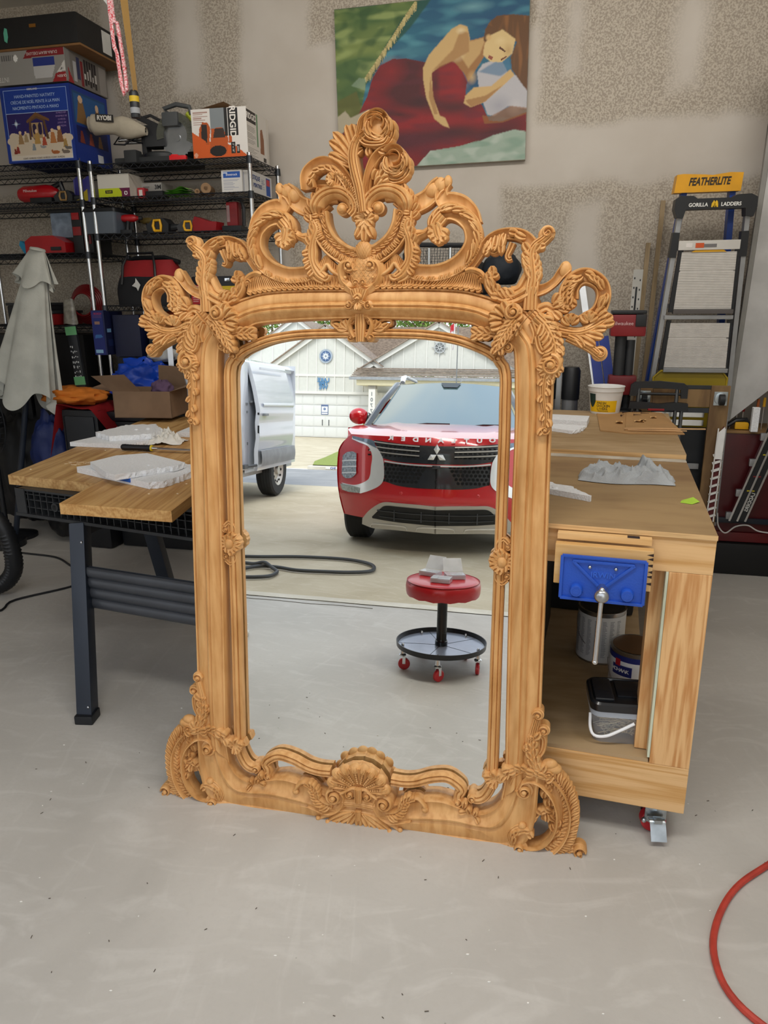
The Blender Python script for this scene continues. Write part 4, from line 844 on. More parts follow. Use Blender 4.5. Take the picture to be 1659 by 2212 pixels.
foam([(.262, .045), (.655, -.215), (.70, -.19), (.79, .06), (.62, .15), (.40, .17)], .852, .024, 'flat styrofoam slab with a strip of blue tape on its edge', 1, jag=(0, 1, 1, 1, 0, 0))
g = MB(LBm); g.prism([(.50, -.118), (.56, -.158), (.562, -.150), (.508, -.100)], .862, .8775); tag(g.build('tape_strip', M('#1f5fc0', .6), None, 0), 'small strip of blue tape on the lower foam slab', 'tape')
foam([(.327, .03), (.47, -.15), (.52, -.19), (.69, -.03), (.71, .03), (.49, .21), (.38, .16)], .8775, .022, 'grey-topped styrofoam slab lying askew on the taped slab', 2, .0, jag=(0, 0, 1, 1, 0, 0), bumps=3)
foam([(-.035, .60), (.285, .54), (.33, .70), (.30, .84), (.04, .80)], .852, .02, 'clean-edged styrofoam slab at the back behind the rasp', 3, jag=(0, 1, 1, 0, 0))
foam([(.03, .74), (.15, .62), (.33, .70), (.34, .82), (.24, .99), (.10, .96)], .8725, .024, 'rough broken styrofoam piece stacked on the back slab', 4, 0, jag=(1, 1, 1, 1, 1), bumps=5)
foam([(.395, .86), (.56, .84), (.56, 1.0), (.41, 1.02)], .852, .024, 'small styrofoam block half hidden by the frame, left bench', 5, jag=(0, 0, 0, 0))
# crumpled tissue
g = MB(LBm)
def crumple(cx, cy, z0, rx, ry, h, seed):
    def f(u, v):
        x = cx+rx*(u*2-1); y = cy+ry*(v*2-1); e_ = max(0, 1-((u*2-1)**2+(v*2-1)**2)*.75)
        z = z0+.002+h*e_*(.35+.9*abs(noise.noise((u*5+seed, v*5, seed)))+.5*abs(noise.noise((u*11, v*11, seed+3))))
        return (x+.02*noise.noise((u*4, v*4, seed+9)), y+.02*noise.noise((u*4, v*4, seed+5)), z)
    return f
g.grid(crumple(.40, .70, .852, .085, .07, .055, 3), 26, 26); g.grid(crumple(.34, .83, .852, .06, .06, .06, 8), 20, 20)
tag(g.build('crumpled_tissue', M('#e3e0d8', .8, bump=.3), None, 50), 'crumpled white tissue behind the rasp handle', 'tissue')
# rasp
t = thing('wood_rasp', tuple(LBm @ Vector((.25, .5, .85))), 'wood rasp with a black ribbed handle and yellow collar', 'tool')
hp0, hp1, hp2 = Vector((.255, .505, .868)), Vector((.405, .478, .868)), Vector((.60, .445, .866)); d = (hp1-hp0).normalized()
g = MB(LBm); L_ = (hp1-hp0).length; pts = [hp0+d*L_*i/22 for i in range(23)]; g.tube(pts, [.0145*(.55 if i == 0 else .9 if i < 2 else 1)+(.0012 if i % 2 else 0)-(.002*math.sin(PI*i/22)) for i in range(23)], 16); g.build('handle', BLK2, t, 50)
g = MB(LBm); g.cyl(hp1, hp1+d*.006, .0145, .013, 16); g.build('collar', M('#d9c22c', .4), t)
g = MB(LBm); g.tube([hp1+d*.006, hp1+d*.02, hp1+d*.05], [.008, .006, .003], 12); g.build('tang', CHROME, t); g = MB(LBm); g.obox(hp1+d*.035, hp2, .022, .005); g.build('blade', STEEL, t, 0)
# spray can
def can_lathe(r, h): return [(0, 0), (r*.96, 0), (r, .004), (r, h-.03), (r*.97, h-.024), (r*.75, h-.010), (r*.45, h-.004), (r*.4, h), (0, h)]
t = thing('spray_can', tuple(LBm @ Vector((.06, 1.79, .851))), 'aerosol spray can with a white nozzle on the back of the planks', 'can')
g = MB(LBm @ T(.06, 1.79, .851)); g.lathe(can_lathe(.033, .125)); g.build('can_body', STEEL, t); g = MB(LBm @ T(.06, 1.79, .851)); g.lathe([(.0335, .002), (.0335, .088)], n=28); o = g.build('can_label', M('#e6e8ee', .4), t)
g = MB(LBm @ T(.06, 1.79, .851)); g.lathe([(.0337, .03), (.0337, .06)], n=28); g.build('label_band', M('#1d2a66', .4), o); g = MB(LBm @ T(.06, 1.79, .851)); g.lathe([(0, .125), (.008, .125), (.008, .14), (.005, .148), (0, .148)], n=14); g.build('nozzle', M('#eeeeee', .4), t)
rnd = random.Random(5); g = MB(LBm)
for i in range(26):
    x, y = rnd.uniform(.02, .8), rnd.uniform(-.3, .55); 
    if x < .4 and y < .05: continue
    g.sphere((x, y, .853), rnd.uniform(.0012, .003), 4, (1.6, 1, .7))
for i in range(20): a = rnd.uniform(0, 6.3); g.tube([(.18+.04*math.cos(a), .22+.03*math.sin(a), .852), (.18+.04*math.cos(a)+rnd.uniform(-.03, .03), .22+.03*math.sin(a)+rnd.uniform(-.02, .02), .853)], .0008, 3)
tag(g.build('sawdust', M('#ead9b8', .8), None, 0), 'specks of foam and pale wood shavings on the planks', 'shavings', kind='stuff')

# ================================================================ RIGHT: rolling workbench
BRm = T(.838, 1.760, 0, YAW-4.17)
ax = lambda v: tuple(BRm.to_3x3() @ Vector(v))
PLY = wood('stained_plywood', '#9c8058', '#806240', ax((1, .1, 0)), 3.2, .35, .6, ring=1.2, bump=.05)
PLYb = wood('clean_plywood', '#b09570', '#947850', ax((1, .1, 0)), 4, .3, .6, ring=1.5, bump=.05)
FIRX = wood('fir_rail', '#e0b680', '#cb9a5c', ax((1, 0, 0)), 30, .04, .55, ring=3.5, amp=.3); FIRZ = wood('fir_post', '#e2b47c', '#c48a50', (0, 0, 1), 26, .07, .55, ring=5, amp=.24)
FIRE = wood('ply_edge', '#d8b27e', '#a9814e', ax((1, 0, 0)), 60, .02, .7)
wb_ = thing('rolling_workbench', tuple(BRm @ Vector((-.6, 1, 0))), 'wooden workbench on casters with a blue vise, right of the mirror', 'workbench')
X0 = -1.15
g = MB(BRm); g.box(X0, -.004, .917, 0, .945, .93); o = g.build('front_top_board', PLY, wb_, 0); g = MB(BRm); g.box(X0, -.006, .9171, 0.001, -.0041, .9295); g.build('board_edge', FIRE, o, 0)
g = MB(BRm); g.box(X0, .955, .93, .002, 2.04, .948); o = g.build('rear_top_board', PLYb, wb_, 0); g = MB(BRm); g.box(X0, .951, .9305, .001, .9549, .9475); g.build('board_edge', FIRE, o, 0)
g = MB(BRm); g.box(X0, .90, .917, .0, .950, .9315); g.build('white_strip', M('#b9b2a5', .6, var=.2), wb_, 0)
g = MB(BRm); g.box(X0, .96, .905, 0, 2.04, .9299); g.build('rear_under_board', PLYb, wb_, 0)
g = MB(BRm); g.box(X0, 0, .822, -.0, .038, .9169, .002); g.build('front_apron', FIRX, wb_, 0)
g = MB(BRm); g.box(-.04, .04, .822, -.002, 2.0, .9169, .002); g.box(X0, 2.0, .822, 0, 2.038, .9169); g.build('side_apron', FIRX, wb_, 0)
for (x, y) in ((-.105, -.04), (X0, -.04), (-.105, 2.0), (X0, 2.0)):
    g = MB(BRm); g.box(x, max(y, 0) if y > 0 else 0, .25, x+.105, (y if y > 0 else 0)+.038, .822, .003); g.build('post', FIRZ, wb_, 0)
g = MB(BRm); g.box(-.145, .045, .265, -.107, .13, .822, .002); g.build('inner_post', FIRZ, wb_, 0)
g = MB(BRm); g.box(-.112, -.002, .27, -.1055, .04, .822); g.build('glass_edge_strip', M('#c7ccb4', .3), wb_, 0)
g = MB(BRm); g.box(X0, 0, .105, 0, .038, .25, .003); g.build('bottom_rail', FIRX, wb_, 0)
g = MB(BRm); g.box(-.04, .04, .105, 0, 2.0, .25, .003); g.box(X0, 2.0, .105, 0, 2.04, .25); g.build('side_rail', FIRX, wb_, 0)
g = MB(BRm); g.box(X0, .003, .2505, -.108, 2.0, .262); g.build('lower_shelf', PLYb, wb_, 0)
for (x, y) in ((-.075, .05), (X0+.1, .05), (-.09, 1.93), (X0+.1, 1.93)):
    C_ = BRm @ T(x, y, 0, 12); g = MB(C_); g.box(-.045, -.03, .097, .045, .03, .105); g.prism([(-.03, .097), (-.03, .05), (0, .03), (.03, .05), (.03, .097)], -.024, -.020, 'XZ') ; g.prism([(-.03, .097), (-.03, .05), (0, .03), (.03, .05), (.03, .097)], .020, .024, 'XZ'); g.lathe([(0, .085), (.03, .085), (.03, .097), (0, .097)], n=16)
    o = g.build('caster', GALV, wb_, 20)
    g = MB(C_); g.lathe([(0, -.017), (.03, -.017), (.036, -.012), (.036, .012), (.03, .017), (0, .017)], (0, 0, .037), 22, 'Y'); g.build('wheel', M('#b3202a', .4), o)
    g = MB(C_); g.grid(lambda u, v: (-.022+.044*u, -.028-.05*v, .062-.035*v*v+.006*math.sin(v*5)), 6, 10); g.grid(lambda u, v: (-.022+.044*u, -.028-.05*v, .0595-.035*v*v+.006*math.sin(v*5)), 6, 10); g.box(-.012, -.056, .060, .012, -.036, .072, .002); g.build('brake_lever', GALV, o)
    g = MB(C_); g.sphere((-.032, -.026, .05), .008, 5); g.build('axle_nut', GALV, o)
# vise
g = MB(BRm); g.box(-.39, -.03, .897, -.155, -.006, .914, .001); g.build('jaw_liner', wood('jaw_wood', '#dcb680', '#c79a5c', ax((1, 0, 0)), 12, .08), wb_, 0)
JW = bpy.data.materials['jaw_wood']
g = MB(BRm); g.box(-.392, -.062, .785, -.150, -.034, .893, .002); o = g.build('front_jaw', JW, wb_, 0)
g = MB(BRm)
for z, w_ in ((.883, .016), (.872, .014), (.855, .018), (.838, .010), (.825, .014), (.806, .016)): g.prism([(-.150-w_, z), (-.1502, z+.004), (-.1502, z-.004)], -.0626, -.062, 'XZ'); g.box(-.1501, -.055, z-.004, -.1496, -.038, z+.003)
g.build('burn_mark', M('#2e1a12', .8), o, 0); g = MB(BRm); g.box(-.215, -.030, .9141, -.185, -.010, .9146); g.build('burn_mark', M('#20121a', .8), wb_, 0)
v_ = thing('bench_vise', tuple(BRm @ Vector((-.27, -.07, .80))), 'blue cast-iron woodworking vise bolted to the bench front', 'vise')
BLUE = M('#1f4fb4', .42, var=.06, bump=.2, bscale=200); yv = -.064
g = MB(BRm); g.box(-.372, yv-.010, .752, -.166, yv, .868, .003); g.build('vise_plate', BLUE, v_, 30)
g = MB(BRm)
for (a, b) in (((-.372, .868), (-.166, .868)), ((-.372, .752), (-.372, .868)), ((-.166, .752), (-.166, .868)), ((-.372, .752), (-.166, .752)), ((-.345, .856), (-.275, .79)), ((-.193, .856), (-.263, .79)), ((-.345, .856), (-.193, .856))):
    g.obox((a[0], yv-.012, a[1]), (b[0], yv-.012, b[1]), .008, .007, (0, 1, 0), .002)
g.build('raised_rib', BLUE, v_, 30)
for x in (-.332, -.206): g = MB(BRm); g.lathe([(0, yv-.026), (.014, yv-.026), (.0165, yv-.022), (.0165, yv-.010)], (x, 0, .777), 22, 'Y'); g.lathe([(.0075, yv-.027), (.009, yv-.027), (.009, yv-.026)], (x, 0, .777), 18, 'Y'); g.build('guide_boss', BLUE, v_)
for x in (-.302, -.238): g = MB(BRm); g.sphere((x, yv-.012, .842), .005, 6); g.build('screw', STEEL, v_)
text('IRWIN', v_, M('#2a5cc4', .4), .021, BRm @ T(-.268, yv-.0105, .822, 0, 90), .0015, bold=.0006)
g = MB(BRm); g.cyl((-.268, yv-.01, .785), (-.268, yv-.055, .785), .0145, n=20); g.sphere((-.268, yv-.06, .785), .019, 8, (1, .8, 1)); g.build('screw_boss', STEEL, v_)
g = MB(BRm); g.tube([(-.268, yv-.062, .80), (-.272, yv-.062, .605)], .0062, 12); g.sphere((-.272, yv-.062, .603), .008, 6); g.sphere((-.268, yv-.062, .802), .008, 6); g.build('handle_bar', CHROME, v_)
# things in the bench
def pail(name, x, y, z, r, h, body, lab, bands, label, lid, frame=BRm, rz=0):
    t = thing(name, tuple(frame @ Vector((x, y, z))), label, 'paint can'); F = frame @ T(x, y, z, rz)
    g = MB(F); g.lathe([(0, 0), (r*.98, 0), (r, .004), (r, h-.006), (r*1.02, h-.003), (r*1.02, h), (r*.93, h), (r*.90, h-.004), (0, h-.004)], n=40); g.build('can_body', body, t, 30)
    g = MB(F); g.lathe([(r+.0006, .008), (r+.0006, h-.016)], n=40); o = g.build('can_label', lab, t)
    for (z0, z1, m_) in bands: g = MB(F); g.lathe([(r+.0011, z0), (r+.0011, z1)], n=40); g.build('label_band', m_, o)
    g = MB(F); g.lathe([(r*.5, h-.003), (r*.86, h-.003), (r*.88, h), (r*.92, h+.001)], n=40); g.lathe([(0, h-.0035), (r*.86, h-.0035)], n=40); g.build('can_lid', lid, t)
    return t, F
NAVY = M('#20296f', .4); WHT = M('#e7e7e6', .5)
t, F = pail('solvent_can', -.255, .62, .262, .082, .195, STEEL, M('#cfcfcd', .45), [], 'silver gallon can with grey small-print label, rear one in bench', M('#1d1c1c', .5, var=.5))
g = MB(F); rnd = random.Random(2)
for k in range(30):
    for a in range(7):
        a0 = -2.8+a*.32; L_ = .2*rnd.uniform(.6, 1); 
        for q in range(3): g.grid(lambda u, v: ((.0832)*math.cos(a0+L_*(q+u)/3), .0832*math.sin(a0+L_*(q+u)/3), .03+k*.0046+.0016*v), 1, 1)
g.build('small_print', M('#6b6d72', .6), t, 0)['kind'] = 'stuff'
g = MB(F); g.tube([(.084*math.cos(a), .084*math.sin(a), .15-.09*math.sin(max(0, (a+3.3)))) for a in np.linspace(-3.3, -2.2, 14)], .0013, 6); g.build('bail_wire', STEEL, t)
t, F = pail('stain_can', -.142, .43, .262, .080, .145, STEEL, WHT, [(.112, .130, NAVY), (.004, .010, NAVY)], 'open stain can with a navy and white label, brown inside', M('#5f4227', .35, coat=.6))
for a0, a1, z0, z1, m_ in ((-1.25, -1.05, .01, .13, NAVY), (-2.55, -1.7, .062, .098, NAVY), (-2.42, -2.18, .094, .118, M('#b5202a', .4))):
    g = MB(F); g.grid(lambda u, v: (.0825*math.cos(a0+(a1-a0)*u), .0825*math.sin(a0+(a1-a0)*u), z0+(z1-z0)*v), 12, 1); g.build('label_patch', m_, t)
for i, ch in enumerate('MOHAWK'):
    a = -2.50+i*.125; text(ch, t, WHT, .0175, F @ Matrix.Translation((.0832*math.cos(a), .0832*math.sin(a), .08)) @ Matrix.Rotation(a+PI/2, 4, 'Z') @ Matrix.Rotation(PI/2, 4, 'X'), .0003, bold=.0003)
g = MB(F); g.tube([(.086*math.cos(a), .086*math.sin(a)-.004, .09-.085*abs(math.sin((a+PI)*1.0))) for a in np.linspace(-PI, 0, 30)], .0012, 6); g.build('bail_wire', STEEL, t)
# nail bucket
t = thing('nail_bucket', tuple(BRm @ Vector((-.20, .17, .262))), 'clear square bucket of nails with a black lid and white handle', 'bucket')
F = BRm @ T(-.186, .125, .262, 8)
def rrect(w_, d_, r, n=5):
    P = []
    for cx, cy, a0 in ((w_/2-r, d_/2-r, 0), (-w_/2+r, d_/2-r, 90), (-w_/2+r, -d_/2+r, 180), (w_/2-r, -d_/2+r, 270)):
        for i in range(n+1): a = R(a0+90*i/n); P.append((cx+r*math.cos(a), cy+r*math.sin(a)))
    return P
def loft(g, secs, cap=True):
    n = len(secs[0][0]); vs = [(x, y, z) for P, z in secs for x, y in P]; fs = [(i*n+k, i*n+(k+1) % n, (i+1)*n+(k+1) % n, (i+1)*n+k) for i in range(len(secs)-1) for k in range(n)]
    if cap: fs += [tuple(reversed(range(n))), tuple((len(secs)-1)*n+k for k in range(n))]
    g.add(vs, fs)
CLEAR = mat('cloudy_plastic', '#dfe6ee', .25, 0, .02, alpha=.22)
g = MB(F); loft(g, [(rrect(.165, .13, .028), 0), (rrect(.185, .15, .03), .105)]); g.build('bucket_body', CLEAR, t, 40)
g = MB(F); loft(g, [(rrect(.189, .154, .03), .088), (rrect(.192, .157, .03), .108)], False); g.build('bucket_rim', mat('milky_plastic', '#c5cfdd', .3, 0, .02, alpha=.6), t, 40)
g = MB(F); loft(g, [(rrect(.194, .160, .03), .106), (rrect(.196, .162, .03), .128), (rrect(.186, .152, .028), .134), (rrect(.176, .142, .026), .134), (rrect(.172, .138, .026), .128)]); g.build('bucket_lid', M('#17181b', .28, coat=.3), t, 40)
g = MB(F); g.box(-.084, -.06, .128, -.03, .06, .140, .006); g.box(-.018, -.03, .128, .08, .06, .135, .004); g.build('lid_panel', M('#1d1f24', .25, coat=.3), t, 40)
g = MB(F); g.tube(spline([(-.092, -.035, .075), (-.093, -.062, .045), (-.082, -.078, .028), (-.05, -.084, .032), (-.01, -.084, .055), (.025, -.083, .078)], 24), .0045, 8); g.build('carry_handle', M('#f1f1f2', .35), t)
g = MB(F); rnd = random.Random(8)
for i in range(230):
    x, y, z = rnd.uniform(-.06, .06), rnd.uniform(-.052, .052), rnd.uniform(.008, .075); a = rnd.uniform(0, PI); b_ = rnd.uniform(-.3, .3); d = Vector((math.cos(a)*math.cos(b_), math.sin(a)*math.cos(b_)*.7, math.sin(b_)))*.018
    g.tube([(x-d.x, y-d.y, z-d.z), (x+d.x, y+d.y, z+d.z)], .0012, 4)
tag(g.build('nails', mat('brass_nail', '#d6c6a0', .35, .35, .1), None, 0), 'heap of loose brass-coloured nails in the clear bucket', 'nails', kind='stuff')
# dark totes filling the bench behind
for i, (x0, y0, x1, y1, h) in enumerate(((-1.1, .95, -.62, 1.9, .36), (-.6, 1.0, -.13, 1.95, .30), (-1.1, .3, -.45, .9, .42))):
    t = thing('storage_tote', tuple(BRm @ Vector(((x0+x1)/2, (y0+y1)/2, .262))), ['black storage tote deep inside the bench, far left', 'black storage tote deep inside the bench, behind the cans', 'tall black storage tote inside the bench behind the frame'][i], 'box')
    g = MB(BRm); g.box(x0, y0, .2625, x1, y1, .262+h, .02); g.build('tote_body', BLK2, t, 30); g = MB(BRm); g.box(x0-.01, y0-.01, .262+h-.002, x1+.01, y1+.01, .262+h+.025, .008); g.build('tote_lid', BLK, t, 30)

# --- on the right bench
foam([(-.45, .31), (-.317, .245), (-.315, .255), (-.38, .36), (-.45, .40)], .9305, .017, 'styrofoam wedge on the bench beside the frame, front', 7, frame=BRm, jag=(0, 0, 1, 1), bumps=2)
foam([(-.60, 1.52), (-.375, 1.49), (-.37, 1.66), (-.58, 1.68)], .949, .028, 'thick grey styrofoam block on the rear board', 9, frame=BRm, jag=(0, 0, 0, 0))
foam([(-.60, 1.40), (-.43, 1.30), (-.40, 1.34), (-.38, 1.45), (-.5, 1.48)], .949, .014, 'thin broken styrofoam piece before the thick block', 10, frame=BRm, jag=(0, 1, 1, 0))
# rag
g = MB(BRm)
def rag(u, v):
    a = u*2-1; b = v*2-1; x = -.215+.15*a+.012*noise.noise((u*3, v*3, 1)); y = .575+.085*b*(1-.25*a*a)+.02*noise.noise((u*2, v*2, 4))
    e_ = max(0, 1-a**6)*max(0, 1-b**6); z = .9325+e_*(.010+.034*abs(noise.noise((u*3.2, v*2.4, 11)))+.022*(1-min(1, 4*abs(noise.noise((u*4+v*1.5, v*3-u, 5)))))**1.5+.012*(1-min(1, 4*abs(noise.noise((u*7-v*3, v*5+u, 15)))))**1.5)
    z += .035*math.exp(-((a-.45)/.18)**2-((b-.75)/.3)**2); return (x, y, z)
g.grid(rag, 110, 70); tag(g.build('cleaning_rag', M('#a9adb0', .9, var=.1, bump=.5, bscale=250), None, 60), 'crumpled grey-blue cotton rag on the workbench', 'rag')
g = MB(BRm); g.add([(-.066, .305, .931), (-.035, .292, .9312), (-.012, .318, .934), (-.028, .345, .940), (-.06, .330, .932)], [(0, 1, 2, 3, 4)]); g.add([(-.066, .305, .9306), (-.035, .292, .9308), (-.012, .318, .9336), (-.028, .345, .9394), (-.06, .330, .9316)], [(4, 3, 2, 1, 0)])
tag(g.build('tape_scrap', M('#a8cf3c', .5), None, 0), 'torn scrap of lime-green tape near the bench edge', 'tape')
# cardboard with screws
t = thing('cardboard_sheet', tuple(BRm @ Vector((-.15, 1.7, .949))), 'flat cardboard sheet with dark screws and shavings on top', 'cardboard')
CARD = M('#a98253', .8, var=.06)
g = MB(BRm); g.prism([(-.345, 1.99), (-.315, 1.41), (-.20, 1.36), (.03, 1.40), (-.03, 2.03)], .9485, .953); g.build('lower_layer', CARD, t, 0); g = MB(BRm); g.prism([(-.2, 1.97), (-.21, 1.42), (.0, 1.44), (-.04, 2.0)], .9532, .958); g.build('upper_layer', CARD, t, 0)
SCR = M('#3a2119', .5)
for i, (x, y, a) in enumerate(((-.215, 1.93, 40), (-.17, 1.97, 5), (-.13, 1.93, -5), (-.165, 1.86, 10), (-.225, 1.82, 70))):
    F = BRm @ T(x, y, .9595, a); g = MB(F); g.tube([(0, 0, .002), (.036, 0, .002)], [.0022, .0008], 6); g.lathe([(0, -.003), (.005, -.003), (.0022, 0)], (0, 0, .002), 10, 'X')
    tag(g.build('screw', SCR, None), 'dark wood screw %s on the cardboard sheet' % ('farthest left near the back edge', 'at the back, left of the longest gap', 'lying rightmost at the back', 'lying alone in the middle', 'pointing forward at the left')[i], 'screw', 'dark screws on the cardboard')
g = MB(BRm); rnd = random.Random(4)
for cx, cy, n_ in ((-.235, 1.62, 1), (-.155, 1.66, 2), (-.13, 1.7, 1), (-.08, 1.8, 1)):
    for k in range(n_): g.grid(lambda u, v: (cx+.03*(u-.5)+k*.015, cy+.05*(v-.5)*(1-.6*abs(u-.5)), .9595+.006*math.sin(u*3+v*4)), 6, 6)
tag(g.build('wood_shavings', M('#cfa671', .7), None, 40), 'pale curled wood shavings on the cardboard sheet', 'shavings', kind='stuff')
g = MB(BRm); g.obox((-.215, 1.43, .9615), (.12, 1.495, .9615), .010, .004); g.obox((-.2, 1.405, .9605), (.04, 1.43, .9605), .008, .003); tag(g.build('paint_stick', M('#d3a878', .6), None, 0), 'thin wooden stirring stick poking over the bench edge', 'stick')
# bucket
t = thing('plastic_tub', tuple(BRm @ Vector((-.30, 2.0, .949))), 'white plastic food tub with a yellow label on the bench', 'tub')
F = BRm @ T(-.315, 2.0-.09, .9485); F = BRm @ T(-.305, 1.985, .9485)
r0, r1, h = .072, .086, .135
g = MB(F); g.lathe([(0, 0), (r0*.97, 0), (r0, .004), (r1*.97, h*.82), (r1*1.02, h*.83), (r1*1.03, h*.98), (r1*1.07, h), (r1*1.05, h+.002), (r1*1.0, h-.003), (r1*.93, h*.8), (r0*.92, .006), (0, .006)], n=40); g.build('tub_body', M('#e3e2df', .35), t)
def tubp(a, z, off=.0007): r = r0+(r1*.97-r0)*(z-.004)/(h*.82-.004)+off; return (r*math.cos(a), r*math.sin(a), z)
g = MB(F); g.grid(lambda u, v: tubp(-2.75+1.95*u, .012+.058*v), 30, 2); lb = g.build('tub_label', M('#e8b90c', .45), t)
g = MB(F); g.grid(lambda u, v: tubp(-2.75+.55*u, .062+.04*v, .001), 8, 2); g.grid(lambda u, v: tubp(-2.75+.55*u, .064-.03*math.sin(PI*u)*v, .0012), 10, 3); g.build('label_badge', M('#13332f', .45), t)
for j, ln in enumerate(('FRESH', 'CHICKEN', 'LIVERS')):
    for i, ch in enumerate(ln):
        a = -2.05+i*.118; z = .058-j*.0145; p = tubp(a, z, .0012); text(ch, t, M('#222018', .5), .0165, F @ Matrix.Translation(p) @ Matrix.Rotation(a+PI/2, 4, 'Z') @ Matrix.Rotation(PI/2, 4, 'X'), .0002, bold=.0002)
g = MB(F)
for z in (.019, .0155): g.grid(lambda u, v: tubp(-2.05+.7*u, z+.0012*v, .0013), 10, 1)
g.build('rule_line', M('#222018', .5), t)

# ================================================================ SHELVES ON THE LEFT
RED = M('#a3131b', .4, var=.06); YEL = M('#e0a812', .45); WIRE = mat('dark_wire', '#3a3d42', .35, .7, .1)
def wire_rack(x0, x1, y0, y1, tiers, label, top):
    t = thing('wire_rack', tuple(GW @ Vector(((x0+x1)/2, (y0+y1)/2, 0))), label, 'shelf', 'wire racks along the back wall')
    for x in (x0, x1):
        for y in (y0, y1):
            g = MB(GW); g.cyl((x, y, .03), (x, y, top), .0125, n=12); o = g.build('post', CHROME, t)
            g = MB(GW)
            for z in tiers: g.cyl((x, y, z-.035), (x, y, z+.004), .0185, .0165, 12)
            g.build('collar', WIRE, o)['kind'] = 'stuff'; g = MB(GW); g.lathe([(0, 0), (.022, 0), (.022, .008), (.012, .03), (0, .03)], (x, y, 0), 12); g.build('foot', BLK2, o)
    for z in tiers:
        g = MB(GW); r = .0032
        for (a, b) in (((x0, y0), (x1, y0)), ((x0, y1), (x1, y1)), ((x0, y0), (x0, y1)), ((x1, y0), (x1, y1))):
            for dz in (0, -.030): g.cyl((*a, z+dz), (*b, z+dz), r, n=5)
            n_ = int(math.dist(a, b)/.028)
            g.tube([(a[0]+(b[0]-a[0])*i/n_, a[1]+(b[1]-a[1])*i/n_, z-(.028 if i % 2 else .002)) for i in range(n_+1)], .0022, 4)
        n_ = int((x1-x0)/.026)
        for i in range(1, n_): x = x0+(x1-x0)*i/n_; g.cyl((x, y0, z+.003), (x, y1, z+.003), .0018, n=4)
        for f in (.33, .66): g.cyl((x0, y0+(y1-y0)*f, z-.004), (x1, y0+(y1-y0)*f, z-.004), .003, n=4)
        g.build('wire_shelf', WIRE, t, 40)['kind'] = 'stuff'
    return t
T1, T2, T3, T4, T5 = 2.28, 2.10, 1.90, 1.49, 1.10
wire_rack(-1.625, -.635, -.5, -.06, (T1, T2, T3, T4), 'chrome-posted black wire rack with the miter saw on top', T1+.02)
L1, L2, L3, L4 = 2.30, 2.09, 1.80, 1.37
wire_rack(-2.70, -1.70, -.5, -.06, (L1, L2, L3, L4), 'chrome-posted wire rack at far left under the blue carton', L1+.02)

def carton(name, x0, y0, z0, w_, d_, h, body, label, front=None, side=None, rz=0, cat='box', lid=None):
    """x0,y0 = left front foot; front/side = Canvas printed on those faces"""
    t = thing(name, tuple(GW @ Vector((x0+w_/2, y0+d_/2, z0))), label, cat); F = GW @ T(x0, y0, z0, rz)
    MB(F).box(0, 0, 0, w_, d_, h, .0015).build('carton_body', body, t, 0)
    if front: front.build('printed_front', F @ T(0, -.0012, 0), t)
    if side: side.build('printed_side', F @ T(w_+.0012, 0, 0, 90), t)
    return t, F
def ink(t, F, s_, c, size, x, z, side=None, rot=0, flip=False, **k):
    """lettering on the front (or right side) of a carton"""
    X = F @ Matrix.Translation((x, -.0022, z)) if side is None else F @ Matrix.Translation((side+.0022, x, z)) @ Matrix.Rotation(PI/2, 4, 'Z')
    X = X @ Matrix.Rotation(PI/2, 4, 'X') @ Matrix.Rotation(R(rot+(180 if flip else 0)), 4, 'Z'); return text(s_, t, M(c, .5), size, X, .0002, **k)
# dark suitcase
t = thing('black_case', tuple(GW @ Vector((-1.85, -.3, L1+.62))), 'large flat black case on top of the left stack of cartons', 'case'); F = GW @ T(-2.25, -.53, 2.885)
MB(F).box(0, 0, .012, .655, .47, .165, .012).build('case_body', M('#121214', .6, bump=.3), t, 30); MB(F).box(-.0, .0, 0, .665, .475, .0118, .003).build('tan_base', M('#7a5630', .7), t, 30)
MB(F).box(.36, -.004, .105, .40, .0, .122).build('name_plate', M('#9a6a2c', .4, metal=.6), t, 0); MB(F).box(.656, .24, .03, .6575, .33, .145).build('paper_tag', M('#c9c9c6', .7), t, 0)
MB(F).prism([(.19, .05), (.205, .04), (.215, .07), (.213, .11), (.2, .115), (.19, .09)], -.003, 0, 'XZ').build('teal_sticker', M('#5fb59a', .5), t, 0)
# air bed carton, upside down
c = Canvas(.475, .17, 96, 36, '#8a8783'); c.poly([(0, 0), (.55, 0), (.95, 1), (0, 1)], '#8f8d8a').rect(0, 0, .02, 1, '#b0aeaa').poly([(.44, .76), (.99, .78), (.99, .99), (.5, .99)], '#7d1820').rect(.56, .5, .85, .74, '#20307c').poly([(.57, .15), (.8, .13), (.86, .5), (.56, .5)], '#b3b2b2').rect(.03, .68, .11, .93, '#d4d2cf').poly([(.80, 0), (.99, 0), (.99, .28), (.86, .26)], '#8d1a20').poly([(.87, .28), (.99, .3), (.99, .62)], '#c9c6c2')
for i in range(6): c.rect(.14+.03*i, .72, .155+.03*i, .9, '#3a3a3c', .7)
c.ell(.33, .78, .03, .1, '#e8e8e6')
s_ = Canvas(.40, .17, 80, 30, '#6e6a66'); s_.rect(.0, 0, .1, 1, '#7c7a78').poly([(.03, 0), (.16, 0), (.04, .45)], '#8d1a20').rect(.16, .1, .24, .7, '#a5a5a8').rect(.25, .2, .33, .85, '#2c2f50').rect(.34, .05, .40, .8, '#701820')
for i in range(5): s_.rect(.42+.065*i, .1+.05*(i % 2), .47+.065*i, .9, '#221d20'); s_.rect(.43+.065*i, .3, .46+.065*i, .45+.1*(i % 3), '#b8b4b0')
s_.rect(.8, .05, .97, .9, '#8b8682')
t, F = carton('airbed_carton', -2.17, -.52, 2.716, .475, .40, .168, M('#77736f', .7), 'grey air-bed carton turned upside down under the black case', c, s_)
